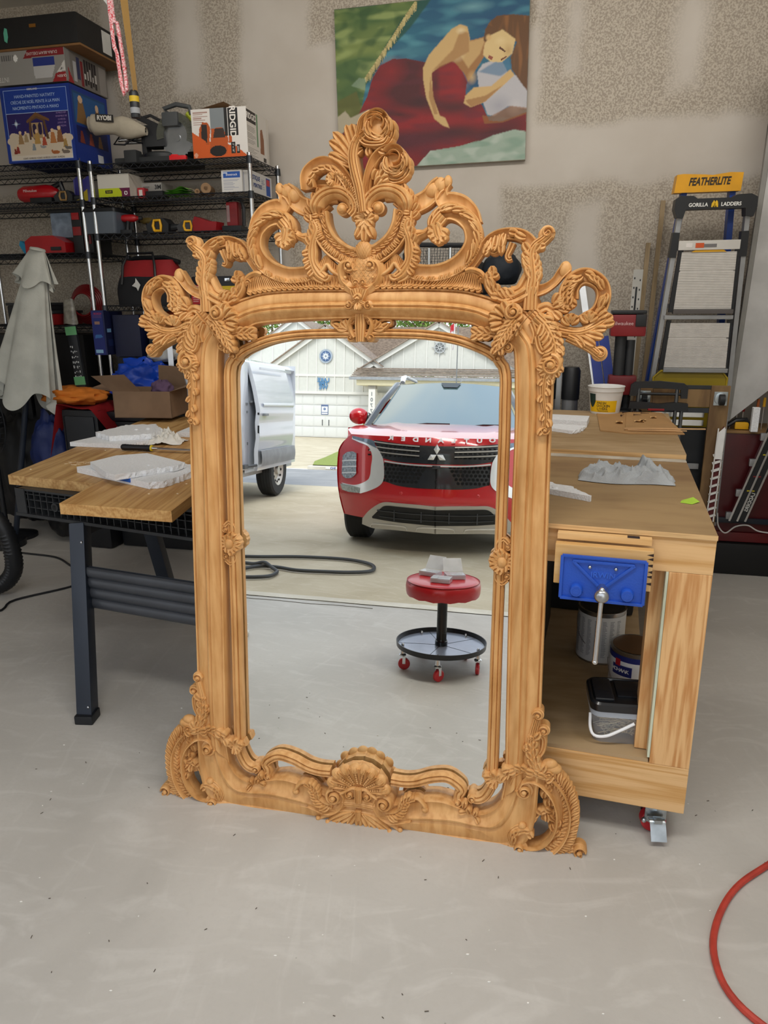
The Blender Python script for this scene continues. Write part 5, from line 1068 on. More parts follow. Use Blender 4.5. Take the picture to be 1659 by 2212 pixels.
ink(t, F, 'INTEX', '#c9c7c4', .036, .055, .030, flip=True, squash=.9); ink(t, F, 'DURA-BEAM DELUXE', '#d9cfcc', .021, .33, .150, flip=True); ink(t, F, 'QUEEN', '#e6dcd8', .018, .445, .028, flip=True); ink(t, F, '18"', '#2a2a2a', .017, .448, .065, flip=True)
# nativity carton
c = Canvas(.455, .40, 150, 132, '#0c2f86'); c.rect(.05, .03, .95, .96, '#8fa8d8').rect(.055, .035, .945, .955, '#0b3692').rect(.055, .035, .945, .66, '#21125a').rect(.055, .655, .945, .662, '#a7b9dc')
for i in range(22): c.ell(.08+.04*i, .29+.05*math.sin(i*1.3)+.03*math.sin(i*.5), .06, .05, '#cbbba5')
c.rect(.055, .035, .945, .28, '#cabba6'); c.rect(.055, .035, .945, .1, '#d0c6b8')
c.poly([(.35, .30), (.37, .56), (.48, .63), (.60, .56), (.64, .30), (.60, .30), (.57, .54), (.48, .58), (.40, .54), (.38, .30)], '#5a3d22').poly([(.33, .55), (.48, .66), (.67, .56), (.66, .53), (.48, .61), (.34, .52)], '#6e4a28').rect(.40, .32, .56, .52, '#a58a62').ell(.44, .44, .03, .07, '#22123c').ell(.52, .44, .03, .08, '#22123c')
c.ell(.18, .52, .07, .006, '#9fc4ee', .8, .6).ell(.18, .52, .006, .08, '#9fc4ee', .8, .6).ell(.18, .52, .03, .035, '#eaf6ff', 1, 1)
rnd = random.Random(3)
def fig(x, y, h, cl, lie=0):
    if lie: c.ell(x, y, h*.8, h*.35, cl).ell(x-h*.7, y+h*.3, h*.22, h*.25, cl)
    else: c.poly([(x-h*.22, y), (x+h*.25, y), (x+h*.12, y+h*.75), (x-h*.1, y+h*.75)], cl).ell(x, y+h*.85, h*.11, h*.13, '#d9b995')
for a in ((.46, .24, .2, '#b08a4a'), (.56, .22, .15, '#a8442c'), (.69, .24, .2, '#b0703c'), (.79, .25, .22, '#8a5a34'), (.86, .18, .15, '#a08048'), (.40, .16, .12, '#7e8890'), (.16, .13, .12, '#8a2c22'), (.22, .25, .18, '#9a7a50'), (.30, .27, .15, '#a08a68'), (.12, .12, .1, '#7a2a20')): fig(*a)
for a in ((.54, .2, .05, '#8b8d90', 1), (.71, .12, .07, '#a05a2a', 1), (.86, .12, .07, '#6e6258', 1), (.9, .17, .06, '#5e5a58', 1)): fig(*a)
s_ = Canvas(.36, .40, 90, 100, '#0b2c80'); s_.rect(.05, .5, .95, .93, '#14406e').rect(.08, .25, .93, .48, '#0a1550').rect(.08, .52, .93, .9, '#1b4f86').poly([(.1, .52), (.4, .52), (.32, .8), (.2, .84)], '#7a5a34').ell(.25, .84, .06, .05, '#c9a98a').poly([(.6, .52), (.85, .52), (.75, .78), (.66, .78)], '#6e5236').ell(.7, .8, .05, .05, '#c9a98a')
for i, cl in enumerate(('#6e2c20', '#8a3a28', '#7a5a3a')): s_.poly([(.14+.25*i, .26), (.28+.25*i, .26), (.23+.25*i, .42), (.18+.25*i, .42)], cl)
s_.rect(.6, .05, .75, .16, '#c9ccd2')
t, F = carton('figurine_carton', -2.145, -.52, L1+.0055, .455, .37, .40, M('#0a2a74', .6), 'large blue carton printed with a nativity scene, far-left shelf', c, s_)
ink(t, F, 'HAND-PAINTED NATIVITY', '#a9c3ea', .0235, .225, .348, squash=.95); ink(t, F, 'CRÈCHE DE NOËL PEINTE À LA MAIN', '#a9c3ea', .0235, .225, .318, squash=.82); ink(t, F, 'NACIMIENTO PINTADO A MANO', '#a9c3ea', .0235, .225, .288, squash=.86); ink(t, F, 'KIRKLAND', '#e6e2d8', .014, .215, .383)
for j, q in enumerate(('10-PIECE SET', 'ENSEMBLE DE', '10 PIÈCES', 'JUEGO DE', '10 PIEZAS')): ink(t, F, q, '#9a7fb8', .012, .385, .252-.017*j)
ink(t, F, 'CONT. 10 PIECES / CONT. 10 PIÈCES / CONT. 10 PIEZAS', '#5a5050', .0125, .24, .022, squash=.9)
# sander carton
c = Canvas(.33, .255, 90, 70, '#cf5a1e'); c.poly([(0, .55), (.25, .35), (.55, .3), (.8, .22), (1, .02), (1, 1), (0, 1)], '#dedad5').rect(.35, .5, .6, 1, '#7f868a').poly([(.12, .3), (.3, .28), (.34, .6), (.3, .72), (.2, .74), (.13, .6)], '#b4531f').poly([(.16, .35), (.27, .33), (.28, .68), (.18, .7)], '#2c2422').poly([(.3, .1), (.62, .08), (.66, .4), (.55, .62), (.36, .6)], '#b9541e').poly([(.38, .42), (.6, .42), (.58, .6), (.42, .6)], '#3a2a24').ell(.46, .15, .15, .11, '#1c1716').poly([(.66, .3), (.72, .3), (.72, .52), (.67, .55)], '#b9541e').rect(.6, .45, .66, 1, '#1d1c1c').rect(.67, .45, .84, .98, '#1b1a1a').rect(.7, .08, .78, .32, '#20201f').rect(.80, .08, .86, .26, '#20201f').poly([(0, 0), (.22, 0), (.25, .35), (0, .55)], '#cf5a1e').ell(.05, .08, .035, .05, '#e0a184').lines(.03, .68, .3, .95, 7, '#8d4a30')
s_ = Canvas(.30, .255, 76, 66, '#d2cdc6'); s_.rect(.03, .72, .48, .97, '#2b2422').rect(.5, .3, .56, .97, '#5f8a62').poly([(.66, .2), (.85, .2), (.86, .5), (.78, .72), (.68, .68)], '#8a5a3c').lines(.04, .3, .45, .68, 14, '#77736c').rect(.8, .04, .95, .14, '#3a3634').lines(.05, .04, .6, .24, 6, '#8a867f')
t, F = carton('sander_carton', -.985, -.46, T1+.0055, .325, .34, .255, M('#c9c3ba', .7), 'orange and white power-tool carton at the right end of the top shelf', c, s_)
ink(t, F, 'RIDGID', '#efeae4', .048, .247, .182, rot=-90, bold=.0012); ink(t, F, 'RIDGID', '#efeae4', .042, .075, .216, side=.325, bold=.001); ink(t, F, '3" x 18"', '#e8e4de', .014, .244, .05, rot=-90); ink(t, F, '6000', '#e8e4de', .014, .272, .045, rot=-90)
g = MB(F); g.add([(.02, .02, .2555), (.2, .0, .285), (.22, .2, .28), (.04, .22, .257)], [(0, 1, 2, 3)]); g.build('open_flap', M('#8a6a4a', .8), t, 0)
# miter saw
t = thing('miter_saw', tuple(GW @ Vector((-1.3, -.3, T1))), 'compound miter saw with a silver blade and canvas dust bag', 'saw'); GRY = M('#4b4e50', .5); zs = T1+.005
g = MB(GW); g.box(-1.50, -.44, zs, -1.06, -.16, zs+.035, .01); g.lathe([(0, 0), (.11, 0), (.11, .03), (.09, .04), (0, .04)], (-1.26, -.30, zs+.03), 24); g.box(-1.42, -.47, zs, -1.34, -.40, zs+.07, .01); g.box(-1.48, -.20, zs+.03, -1.08, -.17, zs+.095, .004); g.build('saw_base', M('#2e3032', .5), t, 30)
g = MB(GW); g.lathe([(0, -.0015), (.10, -.0015), (.10, .0015), (0, .0015)], (-1.13, -.36, T1+.145), 36, 'Y'); g.lathe([(0, -.008), (.022, -.008), (.022, .004), (0, .004)], (-1.13, -.36, T1+.145), 20, 'Y'); g.build('saw_blade', mat('blade_steel', '#a9abad', .3, 1, .25, 3), t)
g = MB(GW)
for k in range(36): a = 2*PI*k/36; g.prism([(-1.13+.1*math.cos(a), T1+.145+.1*math.sin(a)), (-1.13+.1065*math.cos(a+.05), T1+.145+.1065*math.sin(a+.05)), (-1.13+.1*math.cos(a+.12), T1+.145+.1*math.sin(a+.12))], -.3615, -.3585, 'XZ')
g.build('blade_teeth', STEEL, t, 0)['kind'] = 'stuff'
P = [(-1.13+.118*math.cos(a), T1+.155+.118*math.sin(a)) for a in np.linspace(R(-25), R(190), 22)]; P2 = [(-1.13+.075*math.cos(a), T1+.155+.075*math.sin(a)) for a in np.linspace(R(190), R(-25), 22)]
g = MB(GW); 
for i in range(21): g.prism([P[i], P[i+1], P2[20-i], P2[21-i]], -.385, -.335, 'XZ')
g.build('blade_guard', mat('smoked_guard', '#6a6c60', .3, 0, .05, alpha=.55), t, 40)
g = MB(GW); g.tube([(-1.17, -.36, T1+.27), (-1.20, -.36, T1+.30), (-1.12, -.36, T1+.318), (-1.04, -.36, T1+.30), (-1.03, -.36, T1+.26)], .013, 10); g.box(-1.2, -.40, T1+.20, -1.1, -.32, T1+.275, .012); g.build('grip', GRY, t); g = MB(GW); g.tube([(-1.06, -.35, T1+.27), (-1.01, -.35, T1+.22), (-1.015, -.35, T1+.19)], .016, 8); g.build('lime_trim', M('#a8b32c', .4), t)
g = MB(GW); g.box(-1.33, -.38, T1+.10, -1.20, -.28, T1+.22, .015); g.obox((-1.38, -.33, T1+.27), (-1.16, -.33, T1+.17), .05, .03, b=.006); g.tube([(-1.37, -.34, T1+.262), (-1.30, -.34, T1+.275), (-1.17, -.34, T1+.21)], .009, 8); g.box(-1.36, -.36, T1+.03, -1.33, -.30, T1+.20, .004); g.build('motor_arm', M('#28292c', .45), t, 30)
g = MB(GW); g.cyl((-1.52, -.34, T1+.155), (-1.28, -.34, T1+.155), .010, n=12); g.cyl((-1.52, -.26, T1+.155), (-1.28, -.26, T1+.155), .010, n=12); g.build('slide_rail', CHROME, t)
g = MB(GW); g.tube([(-1.3, -.36, T1+.2), (-1.38, -.38, T1+.16), (-1.46, -.38, T1+.12), (-1.54, -.36, T1+.13), (-1.5, -.36, T1+.17), (-1.35, -.37, T1+.125)], .005, 6); g.build('power_cord', BLK2, t)
g = MB(GW)
def bag(u, v):
    a = 2*PI*v; x = -1.66+.36*u; rr = (.052+.006*math.sin(u*9+1))*(1-.55*max(0, u-.6)/.4)*(1 if u > .04 else .7)
    return (x, -.40+rr*.8*math.cos(a), T1+.235-.02*u*u-.035*u+(.0 if 1 else 0)+rr*math.sin(a)*(1.05-.1*math.sin(u*7))+.004*noise.noise((u*6, math.cos(a)*2, math.sin(a)*2)))
g.grid(bag, 26, 20); g.build('dust_bag', M('#b3aa98', .85, bump=.4), t, 60)
g = MB(GW); g.grid(lambda u, v: (-1.592+.115*u, -.4445-.002*math.sin(PI*u), T1+.238+.040*v-.012*u), 6, 4); o = g.build('bag_patch', M('#2c2825', .6), t, 0); text('RYOBI', o, M('#e3dfd6', .5), .033, GW @ Matrix.Translation((-1.535, -.4475, T1+.252)) @ Matrix.Rotation(PI/2, 4, 'X') @ Matrix.Rotation(R(-5), 4, 'Z'), .0003, bold=.0012)
g = MB(GW @ T(-1.135, -.47, T1+.006, 8)); g.box(0, 0, 0, .10, .03, .028, .008); g.box(.01, .005, .026, .05, .025, .034, .004); tag(g.build('red_clamp', M('#d3151c', .4), None, 30), 'bright red plastic clamp lying before the saw blade', 'clamp')
# second tier
c = Canvas(.205, .125, 60, 36, '#c9c5bb'); c.rect(0, .0, 1, .40, '#b9c516').poly([(.74, 0), (1, 0), (1, .4), (.66, .4), (.74, .2)], '#5e0d3c').rect(.22, .18, .45, .3, '#20201c').lines(.04, .03, .6, .14, 2, '#3c3c20').ell(.87, .17, .055, .09, '#e6dfe0').ell(.87, .17, .03, .05, '#5e0d3c')
t, F = carton('tape_carton', -1.605, -.47, T2+.0055, .205, .17, .125, M('#bdb6ab', .7), 'white carton with a lime-green band beside the rack post', c, None); ink(t, F, 'Scotch', '#e8d81a', .012, .069, .030)
c = Canvas(.13, .09, 40, 28, '#a9a6a1'); c.lines(.05, .3, .55, .8, 5, '#5f5d5a').rect(0, 0, 1, .18, '#77736f')
t, F = carton('abrasive_carton', -1.40, -.33, T2+.0055, .13, .14, .09, M('#9a968f', .7), 'low grey carton behind the lime-banded one, lettering on its face', c, None); ink(t, F, '3M', '#232326', .034, .105, .065, bold=.0008)
t, F = carton('small_red_carton', -1.392, -.40, T2+.0055, .045, .045, .055, M('#a3242c', .6), 'tiny red and white carton beside the lime-banded box', Canvas(.045, .055, 10, 10, '#b02a32').rect(.2, .2, .7, .8, '#d8cfcb'), None)
MB(GW @ T(-1.34, -.40, T2+.006)).box(0, 0, 0, .11, .08, .035, .003).build('dark_tray', BLK2, None, 30); tag(bpy.data.objects['dark_tray'], 'low dark tray on the second shelf', 'tray')
g = MB(GW)
for k in range(4): g.grid(lambda u, v: (-1.20+.16*u+.006*k, -.46+.12*v, T2+.008+.008*k+.018*math.exp(-((u-.62)/.2)**2)*(k/3)+.003*noise.noise((u*5, v*5, k))), 16, 10)
tag(g.build('folded_cloths', M('#7fc24a', .9), None, 60), 'folded lime-green cloths on the second shelf', 'cloth')
def roll(x, y, z, r, L_, label, hole=.4): g = MB(GW @ T(x, y, z+r, 15)); g.lathe([(r*hole, 0), (r, 0), (r, L_), (r*hole, L_), (r*hole, 0)], (0, 0, 0), 24, 'Y'); tag(g.build('paper_roll', M('#8d6f50', .8), None), label, 'roll')
roll(-.925, -.46, T2+.005, .029, .14, 'brown masking-paper roll on the second shelf, big end forward'); roll(-.985, -.45, T2+.005, .015, .12, 'thin brown paper roll left of the big one', .5); g = MB(GW @ T(-1.02, -.42, T2+.03, 0, 0, 25)); g.box(-.03, 0, -.002, .05, .12, .003); tag(g.build('sanding_sheet', M('#87796a', .85), None, 0), 'tilted brown sanding sheet beside the paper rolls', 'sandpaper')
c = Canvas(.125, .118, 44, 40, '#d3d1cd'); c.rect(.08, .66, .92, .92, '#2354a6').rect(.1, .84, .3, .9, '#cfd8e8').lines(.08, .12, .92, .6, 8, '#7c83a0'); s_ = Canvas(.11, .118, 34, 36, '#d3d1cd'); s_.rect(.15, .08, .75, .92, '#1c4795').rect(.3, .5, .6, .7, '#c63a3a')
t, F = carton('compound_carton', -.825, -.46, T2+.0055, .125, .11, .118, M('#cfccc6', .7), 'small white carton with a blue label by the right post', c, s_); ink(t, F, 'Sheetrock', '#f0f2f6', .017, .0625, .093)
c = Canvas(.12, .118, 30, 30, '#c9c7c4'); s_ = Canvas(.33, .118, 90, 34, '#c9c8c6'); s_.rect(.72, .1, .92, .9, '#1f4c9c').rect(.74, .55, .9, .85, '#b83a3e').lines(.5, .3, .7, .8, 6, '#6a7390')
t, F = carton('sheeting_carton', -.705, -.44, T2+.0055, .045, .33, .118, M('#c5c3bf', .7), 'long white and blue plastic-sheeting carton end-on behind the right post', None, s_); ink(t, F, 'ASTIQUE', '#23407c', .034, .075, .085, side=.045, bold=.0008); ink(t, F, 'À PEINTRES', '#23407c', .030, .09, .045, side=.045, bold=.0006)
# power tools: body blocks, grips and battery packs
def tool(name, x, y, z, rz, s, body, label, kind='drill', acc=None):
    t = thing(name, tuple(GW @ Vector((x, y, z))), label, 'power tool'); F = GW @ T(x, y, z, rz) @ Matrix.Scale(s, 4)
    g = MB(F); g.box(-.045, -.035, 0, .045, .035, .028, .006); g.build('battery_pack', BLK2, t, 30)
    g = MB(F); g.tube([(0, 0, .025), (.005, 0, .06), (.012, 0, .09)], [.019, .015, .019], 12); g.build('grip', BLK2, t)
    g = MB(F); g.lathe([(0, -.06), (.022, -.055), (.027, -.03), (.027, .03), (.022, .05), (.014, .06), (.014, .075), (.0, .078)], (.02, 0, .11), 20, 'X'); g.build('tool_body', body, t)
    g = MB(F); g.lathe([(0, .075), (.015, .075), (.012, .10), (0, .102)], (.02, 0, .11), 14, 'X'); g.build('chuck', acc or BLK, t); return t
def charger(name, x, y, z, rz, s, body, label, cat='power tool'):
    t = thing(name, tuple(GW @ Vector((x, y, z))), label, cat); F = GW @ T(x, y, z, rz) @ Matrix.Scale(s, 4)
    g = MB(F); g.prism([(-.07, 0), (.07, 0), (.075, .05), (.04, .085), (-.03, .08), (-.08, .04)], -.05, .05, 'XZ'); g.build('tool_body', BLK2, t, 30)
    g = MB(F); g.tube([(-.02, -.055, .01), (-.028, -.056, .04), (-.02, -.055, .07), (.02, -.055, .072), (.026, -.056, .04), (.022, -.055, .01), (-.02, -.055, .01)], .0085, 8); g.build('coloured_guard', body, t); g = MB(F); g.tube([(.07, 0, .03), (.13, 0, .035), (.17, .0, .015)], [.022, .018, .012], 10); g.build('nose', BLK, t); return t
charger('cordless_grinder', -1.255, -.40, T3+.005, 0, .95, YEL, 'black and yellow grinder on the third shelf, left of two'); charger('cordless_saw', -1.08, -.40, T3+.005, 20, .8, YEL, 'black and yellow saw on the third shelf, right of two')
tool('impact_driver', -1.47, -.42, T3+.005, 10, .8, RED, 'red and black driver on the third shelf beside the rack post'); tool('angle_tool', -1.36, -.36, T3+.005, 160, .7, M('#6b5a2a', .5), 'dark olive power tool by the rear rack post')
t = thing('work_light', tuple(GW @ Vector((-.80, -.36, T3))), 'upright red and black work light at the right end of third shelf', 'lamp'); F = GW @ T(-.80, -.37, T3+.005, 0)
MB(F).box(-.06, -.05, 0, .06, .05, .03, .008).build('battery_pack', BLK2, t, 30); MB(F).box(-.035, -.035, .028, .035, .035, .16, .012).build('lamp_body', M('#7c1218', .4), t, 30); g = MB(F); g.tube([(-.03, 0, .15), (-.045, 0, .17), (0, 0, .185), (.05, 0, .17), (.062, 0, .12), (.058, 0, .03)], .011, 8); g.build('handle', BLK, t); MB(F).box(-.0305, -.037, .05, -.012, -.034, .14, .001).build('light_strip', M('#8d7070', .3), t, 0)
g = MB(GW @ T(-.95, -.40, T3+.005, -8)); g.prism([(-.09, 0), (.07, 0), (.08, .05), (.02, .055), (-.07, .085), (-.1, .03)], -.04, .04, 'XZ'); tag(g.build('red_tool_case', M('#8d141c', .4), None, 20), 'low red plastic tool case left of the work light', 'case')
t = thing('clear_tote', tuple(GW @ Vector((-1.56, -.3, T3))), 'translucent grey tote with black lid behind the rack post', 'box'); F = GW @ T(-1.6, -.4, T3+.005); g = MB(F); loft(g, [(rrect(.2, .2, .02), 0), (rrect(.22, .22, .02), .12)]); g.build('tote_body', M('#4c5560', .3), t, 30); g = MB(F); loft(g, [(rrect(.23, .23, .02), .121), (rrect(.22, .22, .02), .14)]); g.build('tote_lid', BLK2, t, 30)
# fourth tier: tool bag, red carton, yellow-lidded case
t = thing('tool_bag', tuple(GW @ Vector((-1.36, -.34, T4))), 'red and black canvas tool bag with a white fox-like mark', 'bag'); F = GW @ T(-1.37, -.36, T4+.005, -4)
def bagf(top):
    def f(u, v):
        a = 2*PI*u; w_ = .225*(1-.28*v**2); d_ = .125*(1-.5*v**2.2); n_ = 3
        c_, s_ = math.cos(a), math.sin(a); k_ = (abs(c_)**n_+abs(s_)**n_)**(-1/n_)
        return (w_*k_*c_+.01*noise.noise((u*6, v*3, 2)), d_*k_*s_, top[0]+(top[1]-top[0])*v+.01*noise.noise((u*8, v*2, 5))*v)
    return f
g = MB(F); g.grid(lambda u, v: bagf((0, .26))(u, v*.62), 40, 12); g.build('bag_base', M('#0e1016', .8), t, 60); g = MB(F); g.grid(lambda u, v: bagf((0, .26))(u, .62+.38*v), 40, 8); g.build('bag_top', M('#8a0f16', .75, bump=.3), t, 60)
g = MB(F); g.tube([(-.2, 0, .25), (-.1, 0, .275), (.1, 0, .275), (.2, 0, .245)], .014, 8); g.tube([(-.14, -.115, .12), (-.13, -.10, .23), (-.12, -.05, .3), (.05, -.05, .3), (.09, -.1, .23), (.1, -.12, .12)], .008, 6); g.build('carry_strap', BLK2, t)
g = MB(F); g.add([(-.06, -.129, .11), (-.035, -.129, .13), (-.03, -.129, .155), (-.015, -.129, .135), (0, -.129, .115), (-.02, -.129, .08), (-.03, -.129, .10)], [(0, 1, 2, 3, 4, 5, 6)]); g.build('fox_mark', M('#c9c9c6', .6), t, 0)
c = Canvas(.09, .11, 36, 40, '#a8161d'); c.lines(.1, .1, .7, .6, 5, '#d8a8a6'); t, F = carton('red_carton', -1.085, -.42, T4+.0055, .095, .1, .11, M('#a8161d', .6), 'small red carton with white lettering beside the tool bag', c); ink(t, F, 'CRAFTSMAN', '#efdcd8', .0145, .0475, .098)
t = thing('yellow_case', tuple(GW @ Vector((-.9, -.3, T4))), 'black case with a yellow lid on the fourth shelf', 'case'); MB(GW @ T(-.97, -.40, T4+.005)).box(0, 0, 0, .24, .25, .06, .008).build('case_body', BLK2, t, 30); MB(GW @ T(-.972, -.402, T4+.0652)).box(0, 0, 0, .244, .254, .045, .008).build('case_lid', M('#c9ab17', .45), t, 30)
t = thing('dark_bin', tuple(GW @ Vector((-1.1, -.25, T4))), 'long dark bin with steel latches behind the red carton', 'box'); MB(GW @ T(-1.14, -.30, T4+.005)).box(0, 0, 0, .30, .22, .165, .01).build('bin_body', M('#1a1d24', .4), t, 30)
for x in (-1.08, -1.0, -.9): MB(GW @ T(x, -.304, T4+.14)).box(-.016, -.003, 0, .016, .003, .018, .001).build('latch', CHROME, t, 30)
c = Canvas(.075, .26, 30, 90, '#101f66'); c.rect(.1, .85, .9, .95, '#3a2a66').rect(.25, .7, .7, .77, '#8a6a5a').rect(.1, .04, .75, .12, '#7fa8c8').ell(.5, .42, .35, .02, '#3f7fae').poly([(.15, .38), (.8, .4), (.75, .47), (.2, .46)], '#2b5c98')
s_ = Canvas(.2, .26, 60, 60, '#0b1238'); s_.rect(.08, .52, .3, .6, '#6a93b8').rect(.45, .18, .9, .36, '#8a8350').rect(.1, .2, .4, .35, '#13224f')
t, F = carton('blue_carton', -1.69, -.555, 1.20, .085, .03, .265, M('#0e1848', .5), 'narrow dark-blue tool carton standing below the tool bag', c, s_, rz=0); ink(t, F, 'BOSCH', '#b02a44', .016, .045, .245)
MB(GW).box(-1.58, -.5, .8755, -1.40, -.28, 1.184, .01).build('dark_carton', M('#0d0e16', .6), None, 30); tag(bpy.data.objects['dark_carton'], 'near-black carton under the narrow blue one', 'box')
MB(GW @ T(-1.585, -.50, 1.186)).box(0, 0, 0, .18, .2, .25, .003).build('navy_carton', M('#0a1030', .5), None, 30); tag(bpy.data.objects['navy_carton'], 'navy carton right of the narrow blue one in shadow', 'box')
# shelf 5 / floor clutter seen under the rack
MB(GW).box(-1.375, -.46, .8755, -1.08, -.2, 1.34, .01).build('tall_bin', BLK2, None, 30); tag(bpy.data.objects['tall_bin'], 'tall near-black bin under the dark orange bag', 'box')
t = thing('orange_bag', tuple(GW @ Vector((-1.24, -.36, 1.345))), 'dark orange bag on the low shelf behind the carved wing', 'bag'); g = MB(GW @ T(-1.24, -.36, 1.40)); g.sphere((0, 0, 0), .13, 8, (1, .7, .45)); g.build('bag_body', M('#8a3410', .7, bump=.4), t)
# left rack contents
t = thing('red_vacuum', tuple(GW @ Vector((-2.0, -.3, L2))), 'glossy red handheld vacuum on the far-left second shelf', 'power tool'); F = GW @ T(-2.02, -.40, L2+.005)
g = MB(F); g.lathe([(0, -.17), (.035, -.165), (.05, -.13), (.052, .02), (.045, .07), (.02, .1), (0, .1)], (0, 0, .055), 22, 'X'); g.build('vacuum_body', M('#a5101a', .25), t); MB(F).box(-.07, -.05, 0, .08, .04, .03, .006).build('vacuum_foot', BLK2, t, 30); g = MB(F); g.tube([(.06, 0, .09), (.12, 0, .11), (.13, 0, .06)], .016, 8); g.build('handle', BLK2, t)
text('Milwaukee', t, M('#d8b9b8', .5), .022, F @ Matrix.Translation((-.06, -.0535, .068)) @ Matrix.Rotation(PI/2, 4, 'X'), .0004)
charger('brown_sander', -1.86, -.42, L2+.005, 10, .75, M('#8a6a3a', .5), 'brown and black sander left of the purple bag')
g = MB(GW @ T(-1.765, -.38, L2+.006)); g.grid(lambda u, v: (-.055*(1-.2*v)+.11*u*(1-.05*v), -.03*math.sin(PI*u)*(1-v)-.01, .135*v+.01*math.sin(u*9)*v), 14, 10); g.grid(lambda u, v: (-.055+.11*u, .03*math.sin(PI*u)*(1-v)-.01, .13*v), 14, 10); t = tag(g.build('wipes_bag', M('#3d3a8c', .35), None, 60), 'purple and yellow bag of wipes hanging over the shelf edge', 'bag'); MB(GW @ T(-1.765, -.38, L2+.006)).add([(-.045, -.036, .004), (.05, -.036, .004), (.05, -.034, .07), (.02, -.036, .05)], [(0, 1, 2, 3)]).build('yellow_print', M('#b7a118', .5), t, 0)
c3 = [('#9a1118', -2.02, .16, .085, 'glossy red tool case on the far-left third shelf'), ('#111214', -1.82, .13, .22, 'tall black open tool box with red trays')]
t = thing('red_tool', tuple(GW @ Vector((-2.05, -.3, L3))), c3[0][4], 'case'); g = MB(GW @ T(-2.03, -.42, L3+.005)); g.prism([(-.12, 0), (.16, 0), (.16, .06), (.08, .10), (-.07, .10), (-.12, .07)], -.05, .06, 'XZ'); g.build('case_body', M('#9a1118', .28), t, 25); MB(GW @ T(-1.95, -.475, L3+.02)).box(-.02, 0, 0, .05, .004, .02).build('latch', BLK2, t, 0)
g = MB(GW @ T(-2.17, -.44, L3+.006)); g.prism([(0, 0), (.055, 0), (.06, .05), (.035, .06), (.02, .05), (-.02, .075), (-.03, .05)], -.02, .03, 'XZ'); tag(g.build('blue_tool', M('#127fa8', .4), None, 20), 'small bright blue tool at the left edge of third shelf', 'tool')
t = thing('clear_bin', tuple(GW @ Vector((-1.93, -.25, L3))), 'pale translucent bin with a black lid above the red case', 'box'); F = GW @ T(-1.93, -.26, L3+.10); g = MB(F); g.box(-.10, -.1, 0, .07, .1, .145, .006); g.build('bin_body', M('#7d8c9e', .35, var=.2, scale=20), t, 30); g = MB(F); g.box(-.12, -.11, .146, .10, .1, .166, .006); g.build('bin_lid', BLK2, t, 30); MB(F).box(-.1, -.1, -.09, .07, .1, -.001, .004).build('bin_base', BLK2, t, 30)
t = thing('open_tool_box', tuple(GW @ Vector((-1.80, -.3, L3))), c3[1][4], 'box'); F = GW @ T(-1.845, -.42, L3+.005); MB(F).box(0, 0, 0, .07, .2, .255, .006).build('box_body', BLK2, t, 30); MB(F).box(.076, 0, 0, .135, .2, .25, .006).build('box_wing', BLK2, t, 30)
for x, z, w_, h, cl in ((.008, .19, .05, .04, '#a01218'), (.008, .10, .055, .05, '#8d1a1e'), (.082, .20, .045, .035, '#9a1016'), (.085, .05, .04, .05, '#7a1016')): MB(F).box(x, -.006, z, x+w_, .0, z+h, .002).build('red_tray', M(cl, .4), t, 30)
for k in range(12): MB(F).box(.086+.013*(k % 4), -.005, .12+.021*(k//4), .094+.013*(k % 4), .0, .133+.021*(k//4)).build('bit', CHROME, t, 0)
for i, (x, w_, h, lb) in enumerate(((-2.66, .40, .46, 'tall black tote under the far-left rack, left one'), (-2.24, .42, .47, 'tall black tote behind the draped parasol'))):
    t = thing('black_tote', tuple(GW @ Vector((x+w_/2, -.3, .86))), lb, 'box'); MB(GW @ T(x, -.47, .10+.76*(i > 5))).box(0, 0, 0, w_, .3, 1.22, .02).build('box_body', M('#0c0d10', .6), t, 30)
t = thing('hose_reel', tuple(GW @ Vector((-1.85, -.3, L4))), 'coiled dark red air hose on the far-left fourth shelf', 'hose'); g = MB(GW @ T(-1.86, -.35, L4+.13)); 
for k in range(7): rr = .07+.008*k; g.tube([(rr*math.cos(a), .01*k-.03, rr*math.sin(a)) for a in np.linspace(0, 2*PI, 30)][:-1], .0065, 6, closed=True)
g.build('hose_coils', M('#6e1216', .4), t)
t = thing('plastic_bag', tuple(GW @ Vector((-1.93, -.35, L4))), 'clear bag of small parts hanging beside the hose coil', 'bag'); g = MB(GW @ T(-1.93, -.42, L4+.01)); g.grid(lambda u, v: (.05*math.cos(2*PI*u)*(1-.3*v), .03*math.sin(2*PI*u)*(1-.5*v), .15*v+.01*noise.noise((u*5, v*5, 0))), 18, 8); g.build('bag_body', M('#8d8a80', .3, var=.3, scale=30), t, 60)
for i, (x, z, w_, h, cl, nm_, lb) in enumerate(((-2.35, L4, .26, .12, '#14161c', 'dark_bin', 'black bin at the far left of the low shelf'), (-2.12, L4, .10, .07, '#8a1418', 'red_box', 'small red box on the low far-left shelf'))):
    t = thing(nm_, tuple(GW @ Vector((x+w_/2, -.3, z))), lb, 'box'); MB(GW @ T(x, -.46, z+.005)).box(0, 0, 0, w_, .3, h, .01).build('box_body', M(cl, .5), t, 30); MB(GW @ T(x-.005, -.465, z+.0052+h)).box(0, 0, 0, w_+.01, .31, .018, .005).build('box_lid', BLK, t, 30)
